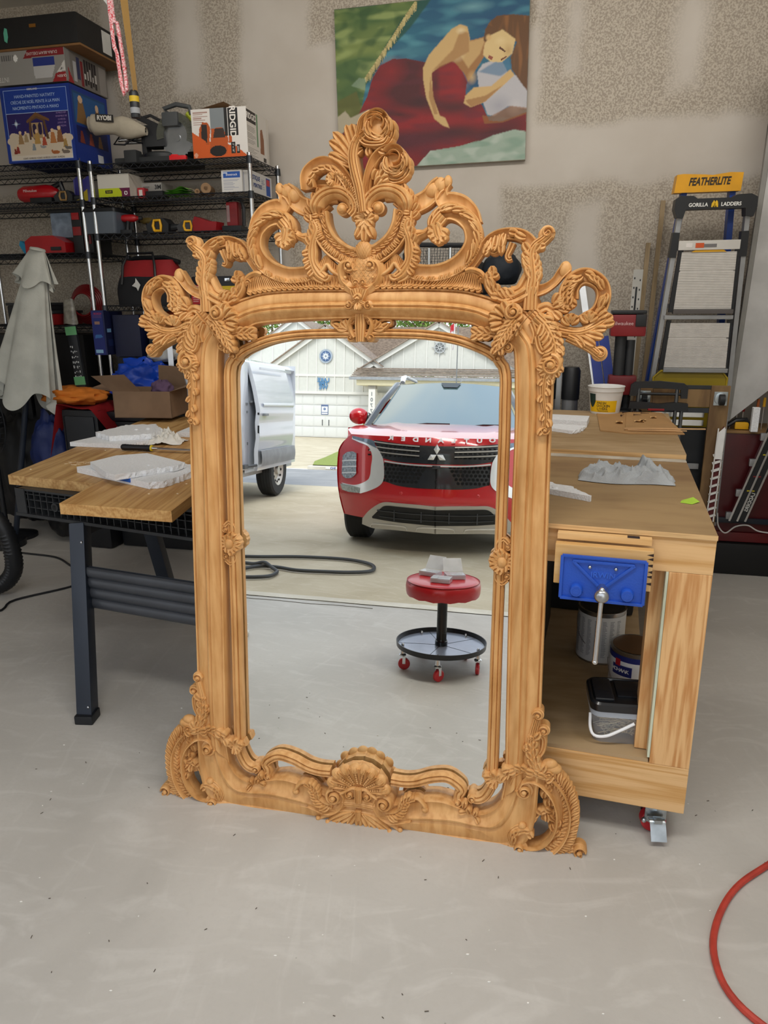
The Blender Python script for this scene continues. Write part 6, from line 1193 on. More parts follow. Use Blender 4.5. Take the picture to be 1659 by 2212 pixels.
# folded patio umbrella in a white cover, standing in front of the racks
t = thing('covered_parasol', tuple(GW @ Vector((-2.33, -.72, 0))), 'closed white parasol with a draped skirt before the racks', 'parasol'); F = GW @ T(-2.33, -.72, 0, 0, 0, 14)
def skirt(z0, z1, r0, r1, folds, amp, flat=.65, ph=0, hem=0):
    def f(u, v):
        a = 2*PI*u; r = r0+(r1-r0)*v**.9; r *= 1+amp*(1-v*.5 if r0 > r1 else v)*math.sin(folds*a+ph+1.5*math.sin(a*2)); return (r*math.cos(a), flat*r*math.sin(a), z0+(z1-z0)*v+hem*math.sin(folds*a*.5+1)*(v if r1 > r0 else 1-v))
    return f
CLOTH = M('#b9bab2', .9, bump=.3, bscale=150)
g = MB(F); g.grid(skirt(1.86, 1.67, .045, .125, 7, .18, .5, hem=.03), 90, 14); g.lathe([(.045, 1.86), (.04, 1.87), (0, 1.875)], n=24); g.build('top_flounce', CLOTH, t, 70)
g = MB(F); g.grid(skirt(1.75, .98, .065, .20, 7, .22, .5, .6, .07), 110, 30); g.build('canopy_cloth', CLOTH, t, 70)
g = MB(F); g.cyl((0, 0, .05), (0, 0, 1.85), .018, n=12); g.build('pole', DKMET, t); g = MB(GW); g.lathe([(0, 0), (.12, 0), (.12, .04), (.05, .06), (.03, .1), (0, .1)], (-2.33, -.80, 0), 28); g.build('base', BLK2, t)
# heap of bags and covers beyond the planks
def blob(name, x, y, z, sx, sy, sz, m_, label, cat, seed, amp=.25, n_=22):
    g = MB(GW @ T(x, y, z)); 
    def f(u, v):
        a = 2*PI*u; b_ = PI*(v-.5)*.98; p = Vector((math.cos(a)*math.cos(b_), math.sin(a)*math.cos(b_), math.sin(b_)*.99)); k = 1+amp*noise.noise((p.x*2.2+seed, p.y*2.2, p.z*2.2))+amp*.4*noise.noise((p.x*6, p.y*6+seed, p.z*6)); return (sx*k*p.x, sy*k*p.y, max(-sz*.8, sz*k*p.z))
    g.grid(f, n_*2, n_); return tag(g.build(name, m_, None, 60), label, cat)
for (x0, y0, x1, y1, h, lb, nm_) in ((-2.08, -.50, -1.74, -.1, .84, 'black plastic chest under the orange jacket', 'storage_chest'), (-1.58, -.66, -.68, -.1, .81, 'long black chest under the blue tarp and cardboard box', 'storage_chest')):
    t = thing(nm_, tuple(GW @ Vector(((x0+x1)/2, (y0+y1)/2, 0))), lb, 'box'); MB(GW).box(x0, y0, 0, x1, y1, h, .03).build('chest_body', BLK2, t, 30); MB(GW).box(x0-.01, y0-.01, h+.0005, x1+.01, y1+.01, h+.06, .02).build('chest_lid', M('#1a1c22', .3), t, 30)
blob('blue_tarp', -1.36, -.57, 1.04, .22, .08, .12, mat('tarp_blue', '#0d3fae', .35, 0, .15, 6, bump=.6, bscale=25), 'crumpled bright blue tarp heaped on the long black chest', 'tarp', 2, .5, 34)
blob('orange_jacket', -1.82, -.62, .955, .21, .12, .06, M('#c8701c', .8, bump=.3), 'orange fabric jacket lying left of the blue tarp', 'jacket', 7, .28, 26)
blob('white_helmet', -1.26, -.50, 1.20, .10, .06, .05, M('#b9bab8', .5), 'pale grey cap-shaped cover behind the blue tarp', 'cover', 9, .2)
blob('blue_bag', -2.0, -.66, .60, .13, .09, .24, M('#0b1f55', .6, bump=.4), 'dark blue sports bag beside the black chest', 'bag', 12, .3)
t = thing('black_speaker', tuple(GW @ Vector((-1.73, -.6, 0))), 'black box speaker under a red blanket beside the planks', 'speaker')
F = GW @ T(-1.77, -.58, 0, -3); MB(F).box(-.085, -.15, 0, .175, .05, .885, .03).build('cabinet', M('#14161b', .5, bump=.2, bscale=150), t, 30); MB(F).box(-.06, -.156, .5, .15, -.148, .845, .01).build('front_panel', M('#1b1e25', .45), t, 30); text('FX', t, M('#3a3f4a', .4), .035, F @ Matrix.Translation((.05, -.158, .62)) @ Matrix.Rotation(PI/2, 4, 'X'), .0004)
g = MB(F); g.grid(lambda u, v: (-.20+.56*u+.1*max(0,.2-u), -.175+.25*v, .905+.012*math.sin(u*9+v*3)-1.6*max(0, .2-u)-.75*max(0, u-.62)), 30, 14); tag(g.build('red_blanket', M('#9a0f18', .8, bump=.3), None, 60), 'red blanket draped over the black speaker', 'blanket')
# open cardboard box
t = thing('open_cardboard_box', tuple(GW @ Vector((-1.2, -.8, .88))), 'open brown cardboard box beside the frame, behind the spray can', 'box'); F = GW @ T(-1.36, -.93, .8755, 6); CB = M('#7f6650', .85)
g = MB(F); g.box(0, 0, 0, .34, .004, .15); g.box(0, .25, 0, .34, .254, .15); g.box(0, 0, 0, .004, .25, .15); g.box(.336, 0, 0, .34, .25, .15); g.box(0, 0, 0, .34, .25, .004); g.build('box_walls', CB, t, 0)
for (a, b, c_, d_) in (((0, 0, .15), (.17, 0, .15), (.11, -.06, .25), (-.09, -.05, .24)), ((0, .25, .15), (.0, 0, .15), (-.14, .02, .165), (-.13, .2, .18)), ((.17, .25, .15), (.34, .25, .15), (.33, .22, .27), (.19, .22, .28)), ((.34, 0, .15), (.34, .25, .15), (.44, .24, .20), (.45, .02, .18))): g = MB(F); g.add([a, b, c_, d_], [(0, 1, 2, 3)]); g.build('flap', CB, t, 0)
blob('purple_yarn', -1.12, -.80, 1.03, .06, .06, .05, M('#5b4560', .9), 'mauve and green fabric ball in the cardboard box', 'fabric', 4)
for x in (-1.16, -1.07): g = MB(GW); g.obox((x, -.60, .88), (x-.01, -.58, 1.28), .03, .02); tag(g.build('aluminium_bar', STEEL, None, 0), 'upright aluminium bar behind the cardboard box, %s' % ('left' if x < -1.1 else 'right'), 'bar')
# striped board with green tape against the rack
t = thing('perforated_strip', tuple(GW @ Vector((-1.78, -.62, 1.05))), 'black perforated strip with mint-green tape ends by the post', 'tool'); F = GW @ T(-1.80, -.62, .92, 0, 0, -4); MB(F).box(0, 0, 0, .065, .02, .46, .003).build('strip_body', BLK2, t, 30)
g = MB(F); rnd = random.Random(1)
for k in range(26): g.box(.008+.012*(k % 4), -.001, .14+.03*(k//4)+rnd.uniform(0, .01), .014+.012*(k % 4), 0, .15+.03*(k//4)+rnd.uniform(0, .01))
g.build('white_dot', M('#b9bcbc', .5), t, 0)['kind'] = 'stuff'
for z in (.10, .40): MB(F).box(-.004, -.003, z, .07, .001, z+.05).build('green_tape', M('#5d9a68', .6), t, 0)
# pedestal fan at the far left
t = thing('floor_fan', tuple(GW @ Vector((-2.38, -.75, 0))), 'dark wire-caged floor fan at the left edge', 'fan'); F = GW @ T(-2.38, -.78, .80, -25)
g = MB(F)
for k in range(40): a = 2*PI*k/40; g.tube([(.03*math.cos(a), -.07, .03*math.sin(a)), (.12*math.cos(a+.2), -.075, .12*math.sin(a+.2)), (.2*math.cos(a+.35), -.04, .2*math.sin(a+.35)), (.215*math.cos(a+.38), .02, .215*math.sin(a+.38))], .0016, 4)
for r, y in ((.21, 0), (.14, -.072), (.08, -.075), (.215, .03)): g.tube([(r*math.cos(a), y, r*math.sin(a)) for a in np.linspace(0, 2*PI, 40)][:-1], .003, 5, closed=True)
g.build('wire_cage', WIRE, t)['kind'] = 'stuff'
for k in range(3): g = MB(F @ Matrix.Rotation(2*PI*k/3, 4, 'Y')); g.grid(lambda u, v: (.03+.15*u, -.03+.04*(v-.5)*u, .09*(v-.5)*(.6+u)), 6, 4); g.build('blade', BLK, t)
g = MB(F); g.lathe([(0, -.04), (.04, -.04), (.06, .0), (.05, .12), (0, .13)], n=18, axis='Y'); g.build('motor', BLK2, t); g = MB(GW); g.cyl((-2.38, -.72, .03), (-2.38, -.72, .80), .016, n=12); g.lathe([(0, 0), (.12, 0), (.12, .02), (.03, .05), (0, .05)], (-2.38, -.62, 0), 24); g.build('stand', BLK2, t)
blob('black_cover', -2.36, -.42, .42, .24, .2, .42, M('#0e0f13', .6), 'black covered machine on the floor at far left', 'cover', 21, .25); blob('small_machine', -2.0, -.62, .2, .14, .08, .2, M('#101114', .4), 'small black machine below the planks at left', 'machine', 27, .2)
# vacuum hose and cables on the floor
t = thing('vacuum_hose', tuple(GW @ Vector((-1.5, -1.0, 0))), 'ribbed black vacuum hose looping in at the left edge', 'hose'); pts = spline([(-2.5, 3.72, .05), (-2.25, 3.70, .045), (-2.06, 3.68, .06), (-1.965, 3.66, .14), (-1.94, 3.64, .26), (-1.965, 3.63, .40), (-2.06, 3.63, .50), (-2.25, 3.63, .54), (-2.5, 3.66, .5)], 150)
g = MB(); g.tube([Vector(p) for p in pts], [.042+(.004 if i % 2 else -.002) for i in range(150)], 12); g.build('hose_body', BLK2, t, 60)
def cable(name, P, r, m_, label, cat='cable', n=60): g = MB(); g.tube([Vector(p) for p in spline(P, n)], r, 8); return tag(g.build(name, m_, None), label, cat)
cable('power_cable', [(-2.5, 4.45, .006), (-2.24, 4.36, .006), (-2.02, 4.28, .006), (-1.86, 4.12, .006), (-1.7, 3.95, .006), (-1.72, 3.8, .006), (-1.95, 3.6, .006), (-1.98, 3.44, .006), (-2.4, 3.3, .006)], .006, BLK2, 'thin black power cable curving over the floor at left')

# ================================================================ BACK WALL RIGHT: painting, ladders, clutter
PW, PH = 1.10, .845
X_, Y_ = 330, 250
cv = Canvas(PW, PH, X_, Y_, '#1f5f78')
def q(pts): return [((x-0)/1370, 1-(y)/1110) for x, y in pts]     # traced on the canvas itself, 1370 x 1110 units
def N(sx, sy, seed): return np.array([[noise.noise((x*sx, y*sy, seed)) for x in cv.X[0]] for y in cv.Y[:, 0]])
n1 = N(4, 9, 1); n2 = N(9, 22, 5); n3 = N(16, 16, 9)
cv.fill(np.clip(.5+n1*1.2, 0, 1), '#12496c').fill(np.clip(n2*1.4, 0, .7), '#4f8f9c').fill(np.clip((cv.Y-.8)*3, 0, .8)*np.clip((cv.X-.45)*3, 0, 1), '#0e4468')
cv.ell(.72, .93, .12, .04, '#7fb0b4', .6, 1).ell(.6, .82, .15, .04, '#5c97a0', .5, 1).ell(.40, .70, .15, .06, '#4c8a94', .5, 1)
gm = q([(0, 0), (620, 0), (540, 80), (300, 380), (220, 520), (170, 760), (0, 760)]); cv.poly(gm, '#43602f', 1, 2)
gmask = inpoly(cv.X, cv.Y, gm); cv.fill(gmask*np.clip(n1*1.5+.3, 0, 1), '#6f8040').fill(gmask*np.clip(n2*1.6, 0, .8), '#8d9d5c').fill(gmask*np.clip(-n3*1.5, 0, .7), '#264a22')
cv.poly(q([(600, 0), (700, 0), (560, 160), (380, 320), (250, 500), (215, 520), (300, 370), (480, 120)]), '#164a3a', .9, 2)
rnd = random.Random(11)
for i in range(120):
    t_ = i/120; x = 590-380*t_+20*math.sin(t_*3); y = 10+470*t_**1.15; cv.poly(q([(x-6, y-6), (x+10, y-2), (x+4+rnd.uniform(-8, 12), y+42+rnd.uniform(-10, 20)), (x-4, y+10)]), rnd.choice(['#b3a26a', '#8f8450', '#c9b981']), .7)
cv.poly(q([(170, 470), (220, 480), (215, 560), (110, 520)]), '#8ba08a', .5, 1).poly(q([(0, 620), (150, 560), (190, 700), (120, 760), (0, 780)]), '#5a5a22', .8, 2)
dress = q([(150, 740), (230, 600), (270, 480), (330, 400), (420, 365), (520, 370), (650, 405), (760, 380), (830, 390), (900, 450), (950, 560), (940, 640), (1060, 720), (1110, 830), (1200, 840), (1370, 790), (1370, 1110), (0, 1110), (0, 850), (120, 800)])
cv.poly(dress, '#6d1016', 1, 1); dm = inpoly(cv.X, cv.Y, dress)
cv.fill(dm*np.clip(n1*2, 0, .8), '#3a1016').fill(dm*np.clip(-n1*1.8, 0, .8), '#8a1218').fill(dm*np.clip(n2*1.2, 0, .5), '#561826')
cv.ell(.30, .60, .10, .10, '#8e1418', .7, 1).ell(.65, .50, .07, .10, '#8e1216', .8, 1).ell(.34, .33, .12, .03, '#240c12', .8, 1, -.2).ell(.62, .20, .14, .05, '#301018', .7, 1).ell(.45, .40, .08, .05, '#2a0c12', .6, 1).ell(.53, .5, .03, .12, '#2a0c14', .7, 1).ell(.45, .15, .3, .10, '#5c1a2c', .5, 1)
cv.poly(q([(0, 730), (60, 690), (100, 740), (240, 690), (280, 700), (140, 790), (0, 860)]), '#a89f88', 1, 1)
cv.poly(q([(1020, 500), (1060, 450), (1180, 420), (1240, 530), (1370, 560), (1370, 770), (1240, 740), (1150, 800), (1100, 790), (1040, 640)]), '#b0aeb2', 1, 1).ell(.86, .34, .08, .08, '#8c8c98', .6, 1).ell(.94, .32, .05, .06, '#c4c0c0', .6, 1).poly(q([(1030, 500), (1150, 440), (1240, 430), (1260, 500), (1180, 540)]), '#3f6f90', .7, 2)
cv.poly(q([(1060, 790), (1120, 800), (1260, 740), (1370, 760), (1370, 800), (1200, 850), (1080, 850)]), '#8a5a24', .7, 1)
SK, SK2 = '#c3a26b', '#96693a'
cv.poly(q([(760, 330), (880, 320), (980, 290), (1100, 270), (1070, 400), (960, 560), (930, 500), (860, 420), (770, 380)]), SK2, 1, 1).poly(q([(940, 300), (1080, 280), (1040, 380), (960, 470), (900, 380)]), SK, .8, 2).ell(.64, .66, .05, .05, '#d9c79c', .7, 1).ell(.72, .52, .03, .05, '#c9a870', .8, 1)
cv.poly(q([(840, 205), (900, 180), (950, 200), (970, 290), (960, 350), (880, 400), (760, 440), (700, 480), (650, 540), (640, 440), (680, 360)]), SK, 1, 1).poly(q([(900, 220), (960, 240), (965, 360), (860, 410), (700, 470), (850, 340)]), SK2, .7, 2).ell(.66, .80, .03, .025, '#e0cfa4', .8, 1)
cv.poly(q([(640, 440), (700, 470), (710, 640), (760, 770), (800, 790), (830, 860), (780, 840), (720, 790), (660, 640), (640, 520)]), SK, 1, 1).poly(q([(690, 500), (715, 640), (745, 760), (720, 760), (680, 640)]), SK2, .7, 1)
cv.poly(q([(940, 650), (1000, 600), (1120, 600), (1250, 500), (1280, 540), (1220, 590), (1080, 700), (980, 730), (930, 700)]), SK, 1, 1).poly(q([(940, 680), (1080, 660), (1200, 600), (1080, 700), (980, 728)]), SK2, .8, 1)
cv.poly(q([(1090, 200), (1150, 150), (1250, 150), (1370, 170), (1370, 650), (1330, 600), (1260, 500), (1250, 420), (1290, 330), (1200, 260), (1120, 270)]), '#5f3d1c', 1, 1)
cv.poly(q([(1062, 300), (1072, 230), (1110, 175), (1200, 148), (1260, 190), (1200, 262), (1118, 268), (1090, 320)]), '#5f3d1c', 1, 1)
hm = inpoly(cv.X, cv.Y, q([(1090, 200), (1150, 150), (1370, 170), (1370, 650), (1250, 450), (1290, 330), (1200, 260)])); cv.fill(hm*np.clip(N(40, 5, 3)*1.8, 0, .7), '#8a5a2c')
cv.poly(q([(1110, 270), (1190, 240), (1280, 310), (1260, 400), (1190, 450), (1110, 440), (1060, 390), (1070, 320)]), '#cdb27c', 1, 1).ell(.80, .745, .018, .024, '#c9a56e', 1, .6).ell(.90, .66, .03, .05, '#9c7440', .5, 1).ell(.86, .72, .035, .03, '#dcc592', .6, 1).poly(q([(1175, 345), (1215, 380), (1210, 388), (1170, 360)]), '#5a3418').poly(q([(1180, 430), (1225, 410), (1222, 420), (1185, 440)]), '#6a3a1c').poly(q([(1100, 395), (1130, 410), (1120, 430), (1095, 415)]), '#8d4632')
cv.poly(q([(590, 1110), (690, 1010), (900, 990), (1060, 960), (1140, 930), (1290, 900), (1370, 920), (1370, 1110)]), '#93a596', 1, 1)
bm_ = inpoly(cv.X, cv.Y, q([(590, 1110), (690, 1010), (900, 990), (1140, 930), (1370, 910), (1370, 1110)])); cv.fill(bm_*np.clip(n3*1.5, 0, .6), '#b4bfb4').fill(bm_*np.clip(-n2*1.5, 0, .6), '#6f8f7c')
t = thing('canvas_painting', tuple(GW @ Vector((.34, -.03, 2.27))), 'unframed canvas painting of a sleeping woman in a red dress', 'painting'); F = GW @ T(-.252, -.035, 2.262, 0, 0, -.6)
g = MB(F); g.box(0, .0005, 0, PW, .032, PH, .001); g.build('stretched_canvas', M('#b3aa9a', .8), t, 0); cv.build('painted_surface', F, t, paint_mat('oil_paint', .6, .3))

# ladders leaning on the wall
BLU = M('#0e3a8c', .45); ALU = mat('dull_aluminium', '#9fa0a2', .42, .8, .06, 12); 
t = thing('blue_stepladder', tuple(GW @ Vector((1.8, -.16, 0))), 'tall blue fibreglass stepladder with a yellow top cap', 'ladder'); F = GW @ T(0, -.22, 0, 0, 3.2)
for a, b in (((1.675, 2.04), (1.50, 0)), ((1.905, 2.04), (1.99, 0))): g = MB(F); g.obox((a[0], 0, a[1]), (b[0], 0, b[1]), .028, .07, (0, 1, 0)); g.build('rail', BLU, t, 0)
for i in range(6): z = .3+.29*i; g = MB(F); g.box(1.50+.085*z, -.03, z, 1.99-.04*z, .03, z+.02, .002); g.build('step', ALU, t, 0)
g = MB(F); g.prism([(1.622, 2.03), (1.630, 2.115), (1.66, 2.118), (1.76, 2.112), (1.80, 2.108), (1.88, 2.118), (1.942, 2.115), (1.938, 2.03)], -.055, .045, 'XZ'); o = g.build('top_cap', M('#d99b0c', .45), t, 20)
text('FEATHERLITE', o, M('#241c12', .5), .050, F @ Matrix.Translation((1.785, -.0565, 2.078)) @ Matrix.Rotation(PI/2, 4, 'X'), .0004, bold=.0015, shear=.25, squash=.66)
t = thing('aluminium_stepladder', tuple(GW @ Vector((1.8, -.3, 0))), 'silver and black platform stepladder leaning on the blue one', 'ladder'); F = GW @ T(0, -.36, 0, 0, 2.6)
for s_, a, b in ((1, (1.655, 1.98), (1.52, .0)), (-1, (1.965, 1.98), (2.005, 0))):
    g = MB(F); g.obox((a[0], 0, a[1]), (b[0], 0, b[1]), .022, .055, (0, 1, 0)); g.build('rail', ALU, t, 0)
    f = lambda z: b[0]+(a[0]-b[0])*z/1.98
    g = MB(F); g.obox((f(1.83)-.005, -.008, 1.83), (f(1.71)-.005, -.008, 1.71), .034, .06, (0, 1, 0)); g.build('joint_sleeve', BLK2, t, 0)
    for z0, z1 in ((1.44, 1.76), (1.14, 1.40)): g = MB(F); x_ = lambda z: f(z)+s_*.032; g.obox((x_(z1), -.03, z1), (x_(z0), -.03, z0), .022, .02, (0, 1, 0)); g.build('black_edge', BLK2, t, 0)
g = MB(F); g.prism([(1.63, 1.90), (1.615, 1.94), (1.618, 1.985), (1.64, 2.0), (1.70, 1.998), (1.72, 1.985), (1.88, 1.985), (1.90, 1.998), (1.965, 2.0), (1.995, 1.985), (1.998, 1.94), (1.985, 1.895), (1.95, 1.90), (1.945, 1.935), (1.67, 1.935), (1.66, 1.895)], -.06, .03, 'XZ'); o = g.build('handle_head', BLK2, t, 20)
for s_, x in (('GORILLA', 1.725), ('LADDERS', 1.877)): text(s_, o, M('#e3e3e0', .5), .024, F @ Matrix.Translation((x, -.0615, 1.955)) @ Matrix.Rotation(PI/2, 4, 'X'), .0003, bold=.0006, squash=.92)
g = MB(F)
for x, s_ in ((1.796, 1), (1.808, .8)): g.prism([(x-.010, 1.943), (x-.009, 1.96), (x-.004, 1.968), (x, 1.975), (x+.006, 1.968), (x+.009, 1.955), (x+.009, 1.943), (x+.003, 1.943), (x, 1.952), (x-.004, 1.943)], -.0625, -.061, 'XZ')
g.build('ape_mark', M('#e0b51a', .5), t, 0)
g = MB(F); g.box(1.655, -.05, 1.745, 1.945, -.01, 1.79, .002); o = g.build('crossbar', mat('white_aluminium', '#c9c6c0', .5, .2, .05), t, 0)
MB(F).box(1.735, -.0515, 1.755, 1.775, -.0501, 1.778).build('orange_sticker', M('#c8511c', .5), o, 0); MB(F).box(1.775, -.0515, 1.757, 1.835, -.0501, 1.773).build('grey_sticker', M('#6f6c6c', .5), o, 0); MB(F).box(1.69, -.0515, 1.757, 1.72, -.0501, 1.778).build('warning_sticker', M('#d8d3cf', .5), o, 0)
PAN = mat('ribbed_step', '#c0bcb6', .55, .1, .04, 30)
for i, (za, zb_, xa, xb) in enumerate(((1.455, 1.735, 1.675, 1.935), (1.155, 1.385, 1.655, 1.945))):
    g = MB(F); n_ = 70
    g.grid(lambda u, v: ((xa-.012*(1-v))+(xb-xa+.018*(1-v))*u, -.040-(.0012 if int(v*n_) % 2 else 0)-.0006*(abs(v-.5) < .01), za+(zb_-za)*v), 1, n_); g.box(xa-.01, -.039, za, xb+.01, -.02, zb_); g.build('platform_step', PAN, t, 0)
    g = MB(F); g.box(xa-.015, -.06, za-.022, xb+.015, -.02, za-.001, .002); g.build('step_lip', ALU if i else M('#55504e', .5), t, 0)
g = MB(F); g.box(1.62, -.05, 1.405, 1.955, -.02, 1.425, .002); g.build('crossbar', ALU, t, 0); g = MB(F); g.prism([(1.72, 1.735), (1.745, 1.75), (1.86, 1.75), (1.885, 1.735)], -.045, -.03, 'XZ'); g.build('yellow_lip', YEL, t, 0)
t = thing('yellow_tray', tuple(GW @ Vector((1.8, -.5, 1.1))), 'mustard-yellow plastic shelf with clipped corners under the ladder steps', 'tray'); F = GW @ T(0, -.44, -.0, 0)
g = MB(F); g.prism([(1.60, .2), (1.595, 1.10), (1.63, 1.135), (1.71, 1.14), (1.72, 1.145), (1.86, 1.145), (1.87, 1.14), (1.935, 1.135), (1.965, 1.10), (1.96, .2)], -.012, 0, 'XZ'); g.build('tray_panel', M('#8f7a08', .5), t, 0)
g = MB(F); g.tube([(1.595, -.016, .98), (1.595, -.016, 1.10), (1.63, -.016, 1.135), (1.71, -.016, 1.14), (1.72, -.016, 1.146), (1.86, -.016, 1.146), (1.87, -.016, 1.14), (1.935, -.016, 1.135), (1.965, -.016, 1.10), (1.962, -.016, .98)], .005, 6); g.build('tray_rim', M('#a58d12', .5), t)
# furniture dolly on edge
t = thing('furniture_dolly', tuple(GW @ Vector((1.75, -.55, .6))), 'plywood furniture dolly standing on edge, casters facing out', 'dolly'); F = GW @ T(0, -.60, 0); DW = wood('dolly_wood', '#8d6f47', '#6a4f30', (0, 0, 1), 6, .2)
for x in (1.49, 1.865):
    g = MB(F); g.box(x, 0, .30, x+.092, .02, 1.075, .002); g.build('side_board', DW, t, 0)
    g = MB(F); g.box(x+.016, -.003, .975, x+.082, 0, 1.045, .002); o = g.build('caster_plate', GALV, t, 0); g = MB(F); g.lathe([(.02, -.012), (.030, -.010), (.031, -.003)], (x+.049, 0, 1.01), 22, 'Y'); g.build('swivel_ring', GALV, o); g = MB(F); g.lathe([(0, -.012), (.028, -.012), (.028, .012), (0, .012)], (x+.049, -.035, 1.008), 22, 'X'); g.build('wheel', BLK2, o)
for z0, z1, m_ in ((.965, 1.055, DW), (1.057, 1.075, BLK), (.935, .96, M('#2a2e34', .5))): g = MB(F); g.box(1.583, 0, z0, 1.864, .018, z1, .001); g.build('cross_board', m_, t, 0)
# hand truck
t = thing('hand_truck', tuple(GW @ Vector((1.63, -.75, 0))), 'folding hand truck with black handle and twin grey tubes', 'hand truck'); F = GW @ T(0, -.70, 0)
for x in (1.475, 1.50, 1.685, 1.715): g = MB(F); g.cyl((x, 0, .05), (x, 0, .985 if x in (1.475, 1.715) else 1.075), .0095, n=12); g.build('tube', mat('grey_tube', '#6c7074', .35, .8), t)
g = MB(F); g.prism([(1.455, 1.03), (1.46, 1.085), (1.48, 1.10), (1.60, 1.105), (1.715, 1.095), (1.735, 1.08), (1.735, 1.02), (1.705, 1.02), (1.70, 1.065), (1.60, 1.07), (1.50, 1.07), (1.49, 1.03)], -.014, .014, 'XZ'); g.build('top_handle', BLK2, t, 20)
g = MB(F); g.cyl((1.49, 0, 1.04), (1.71, 0, 1.04), .007); g.prism([(1.455, .965), (1.46, 1.0), (1.52, 1.0), (1.60, .99), (1.68, 1.0), (1.74, .995), (1.745, .955), (1.60, .965)], -.018, .018, 'XZ'); g.build('lower_handle', BLK2, t, 20); MB(F).box(1.55, -.020, .957, 1.63, .0, .968, .002).build('red_release', M('#8e1418', .4), t, 0)
g = MB(F); g.box(1.46, -.05, .0, 1.74, .03, .03, .005); g.build('toe_plate', BLK2, t, 0)
for z in (.90, .855, .62): g = MB(GW @ T(0, -.52, 0)); g.box(1.50, 0, z, 1.86, .01, z+.03, .001); t = thing('drawer_slide', tuple(GW @ Vector((1.68, -.52, z))), 'steel slotted bar behind the hand truck, %s of three' % {.90: 'topmost', .855: 'middle', .62: 'lowest'}[z], 'bar'); o = g.build('bar_body', CHROME if z != .62 else ALU, t, 0); g = MB(GW @ T(0, -.5212, 0)); g.box(1.60, 0, z+.01, 1.65, .001, z+.02); g.build('slot', BLK2, o, 0)
MB(GW).box(1.45, -.49, .0, 1.9, -.47, .84).build('dark_board', M('#1a1e24', .5), None, 0); tag(bpy.data.objects['dark_board'], 'dark grey panel standing behind the hand truck', 'panel')
# straight edge, battens, blue rails, red light tower
g = MB(GW @ T(1.455, -.24, .62, 0, 2, .6)); g.box(0, 0, 0, .05, .002, 1.04); t = thing('steel_ruler', tuple(GW @ Vector((1.49, -.2, .7))), 'white drywall square with black numbers leaning on the wall', 'ruler'); o = g.build('rule_blade', M('#b5b3ac', .5), t, 0)
g = MB(GW @ T(1.455, -.24, .62, 0, 2, .6))
for k in range(12): g.box(.006, -.0004, .99-.05*k, .013, 0, 1.0-.05*k); g.box(.036, -.0004, .98-.05*k, .042, 0, .99-.05*k)
g.box(.018, -.0004, .80, .028, 0, .95); g.build('numbers', BLK2, t, 0)['kind'] = 'stuff'
BAT = wood('batten_wood', '#8f7a58', '#74603f', (0, 0, 1), 12, .1)
for (x0, x1, zt_, lb) in ((1.50, 1.555, 1.81, 'short'), (1.545, 1.615, 2.03, 'long')): g = MB(GW); g.obox((x0, -.30, 0), (x1, -.03, zt_), .024, .018, (0, 1, 0)); tag(g.build('wood_batten', BAT, None, 0), '%s wooden batten leaning on the wall beside the blue ladder' % lb, 'batten')
t = thing('blue_level', tuple(GW @ Vector((1.35, -.2, 0))), 'steel bar with blue lower sleeves leaning behind the bench', 'level'); g = MB(GW); g.obox((1.45, -.45, .3), (1.19, -.05, 1.66), .035, .02, (0, 1, 0)); g.build('steel_bar', STEEL, t, 0)
for dx in (0, .062): g = MB(GW); g.obox((1.46+dx, -.50, .3), (1.275+dx, -.22, 1.32-.02*(dx > 0)), .052, .03, (0, 1, 0)); g.build('blue_sleeve', M('#0c2f8e', .5), t, 0)
t = thing('work_light_tower', tuple(GW @ Vector((1.45, -.35, 0))), 'red and black tower work light behind the white tub', 'lamp'); F = GW @ T(1.435, -.56, 0)
MB(F).box(-.09, -.06, 1.32, .085, .06, 1.43, .015).build('lamp_head', M('#7e0e16', .4), t, 30); MB(F).box(-.088, -.058, 1.431, .083, .058, 1.45, .008).build('head_rim', BLK2, t, 30); MB(F).box(.03, -.064, 1.37, .082, -.0605, 1.43, .004).build('dark_window', BLK2, t, 30); MB(F).box(-.08, -.05, 1.02, .06, .05, 1.12, .012).build('lamp_waist', M('#6a0b12', .4), t, 30); g = MB(F); g.cyl((-.03, 0, .0), (-.03, 0, 1.32), .03, n=14); g.cyl((.02, 0, .3), (.02, 0, 1.3), .022, n=14); g.build('mast', BLK, t); MB(F).box(-.12, -.1, .0, .10, .1, .95, .03).build('lamp_base', BLK2, t, 30); MB(F).box(-.115, -.104, .55, -.06, -.1, .93, .003).build('red_trim', M('#6a0b12', .4), t, 30)
text('Milwaukee', t, M('#d9b7b7', .5), .026, F @ Matrix.Translation((-.035, -.0615, 1.385)) @ Matrix.Rotation(PI/2, 4, 'X'), .0004)
# jars / canisters behind the bench beside the frame
for i, (x, lb) in enumerate(((1.04, 'left'), (1.17, 'right'))):
    t = thing('canister', tuple(GW @ Vector((x, -.40, .75))), 'steel canister with black lid behind the bench, %s one' % lb, 'canister'); g = MB(GW); g.lathe([(0, .5), (.045, .5), (.045, .96), (0, .96)], (x, -.34, 0), 22); g.build('canister_body', ALU, t); g = MB(GW); g.lathe([(0, .961), (.05, .961), (.05, 1.12), (.04, 1.14), (0, 1.14)], (x, -.34, 0), 22); g.build('canister_lid', BLK2, t)
g = MB(GW); g.obox((1.10, -.33, .5), (1.105, -.30, 1.16), .03, .02, (0, 1, 0)); tag(g.build('aluminium_bar', STEEL, None, 0), 'bright aluminium bar between the two canisters', 'bar')
g = MB(GW); g.obox((.98, -.32, .5), (.95, -.05, 1.50), .03, .03, (0, 1, 0)); tag(g.build('white_post', M('#a9aeb6', .5), None, 0), 'pale upright post behind the right carved wing', 'post')
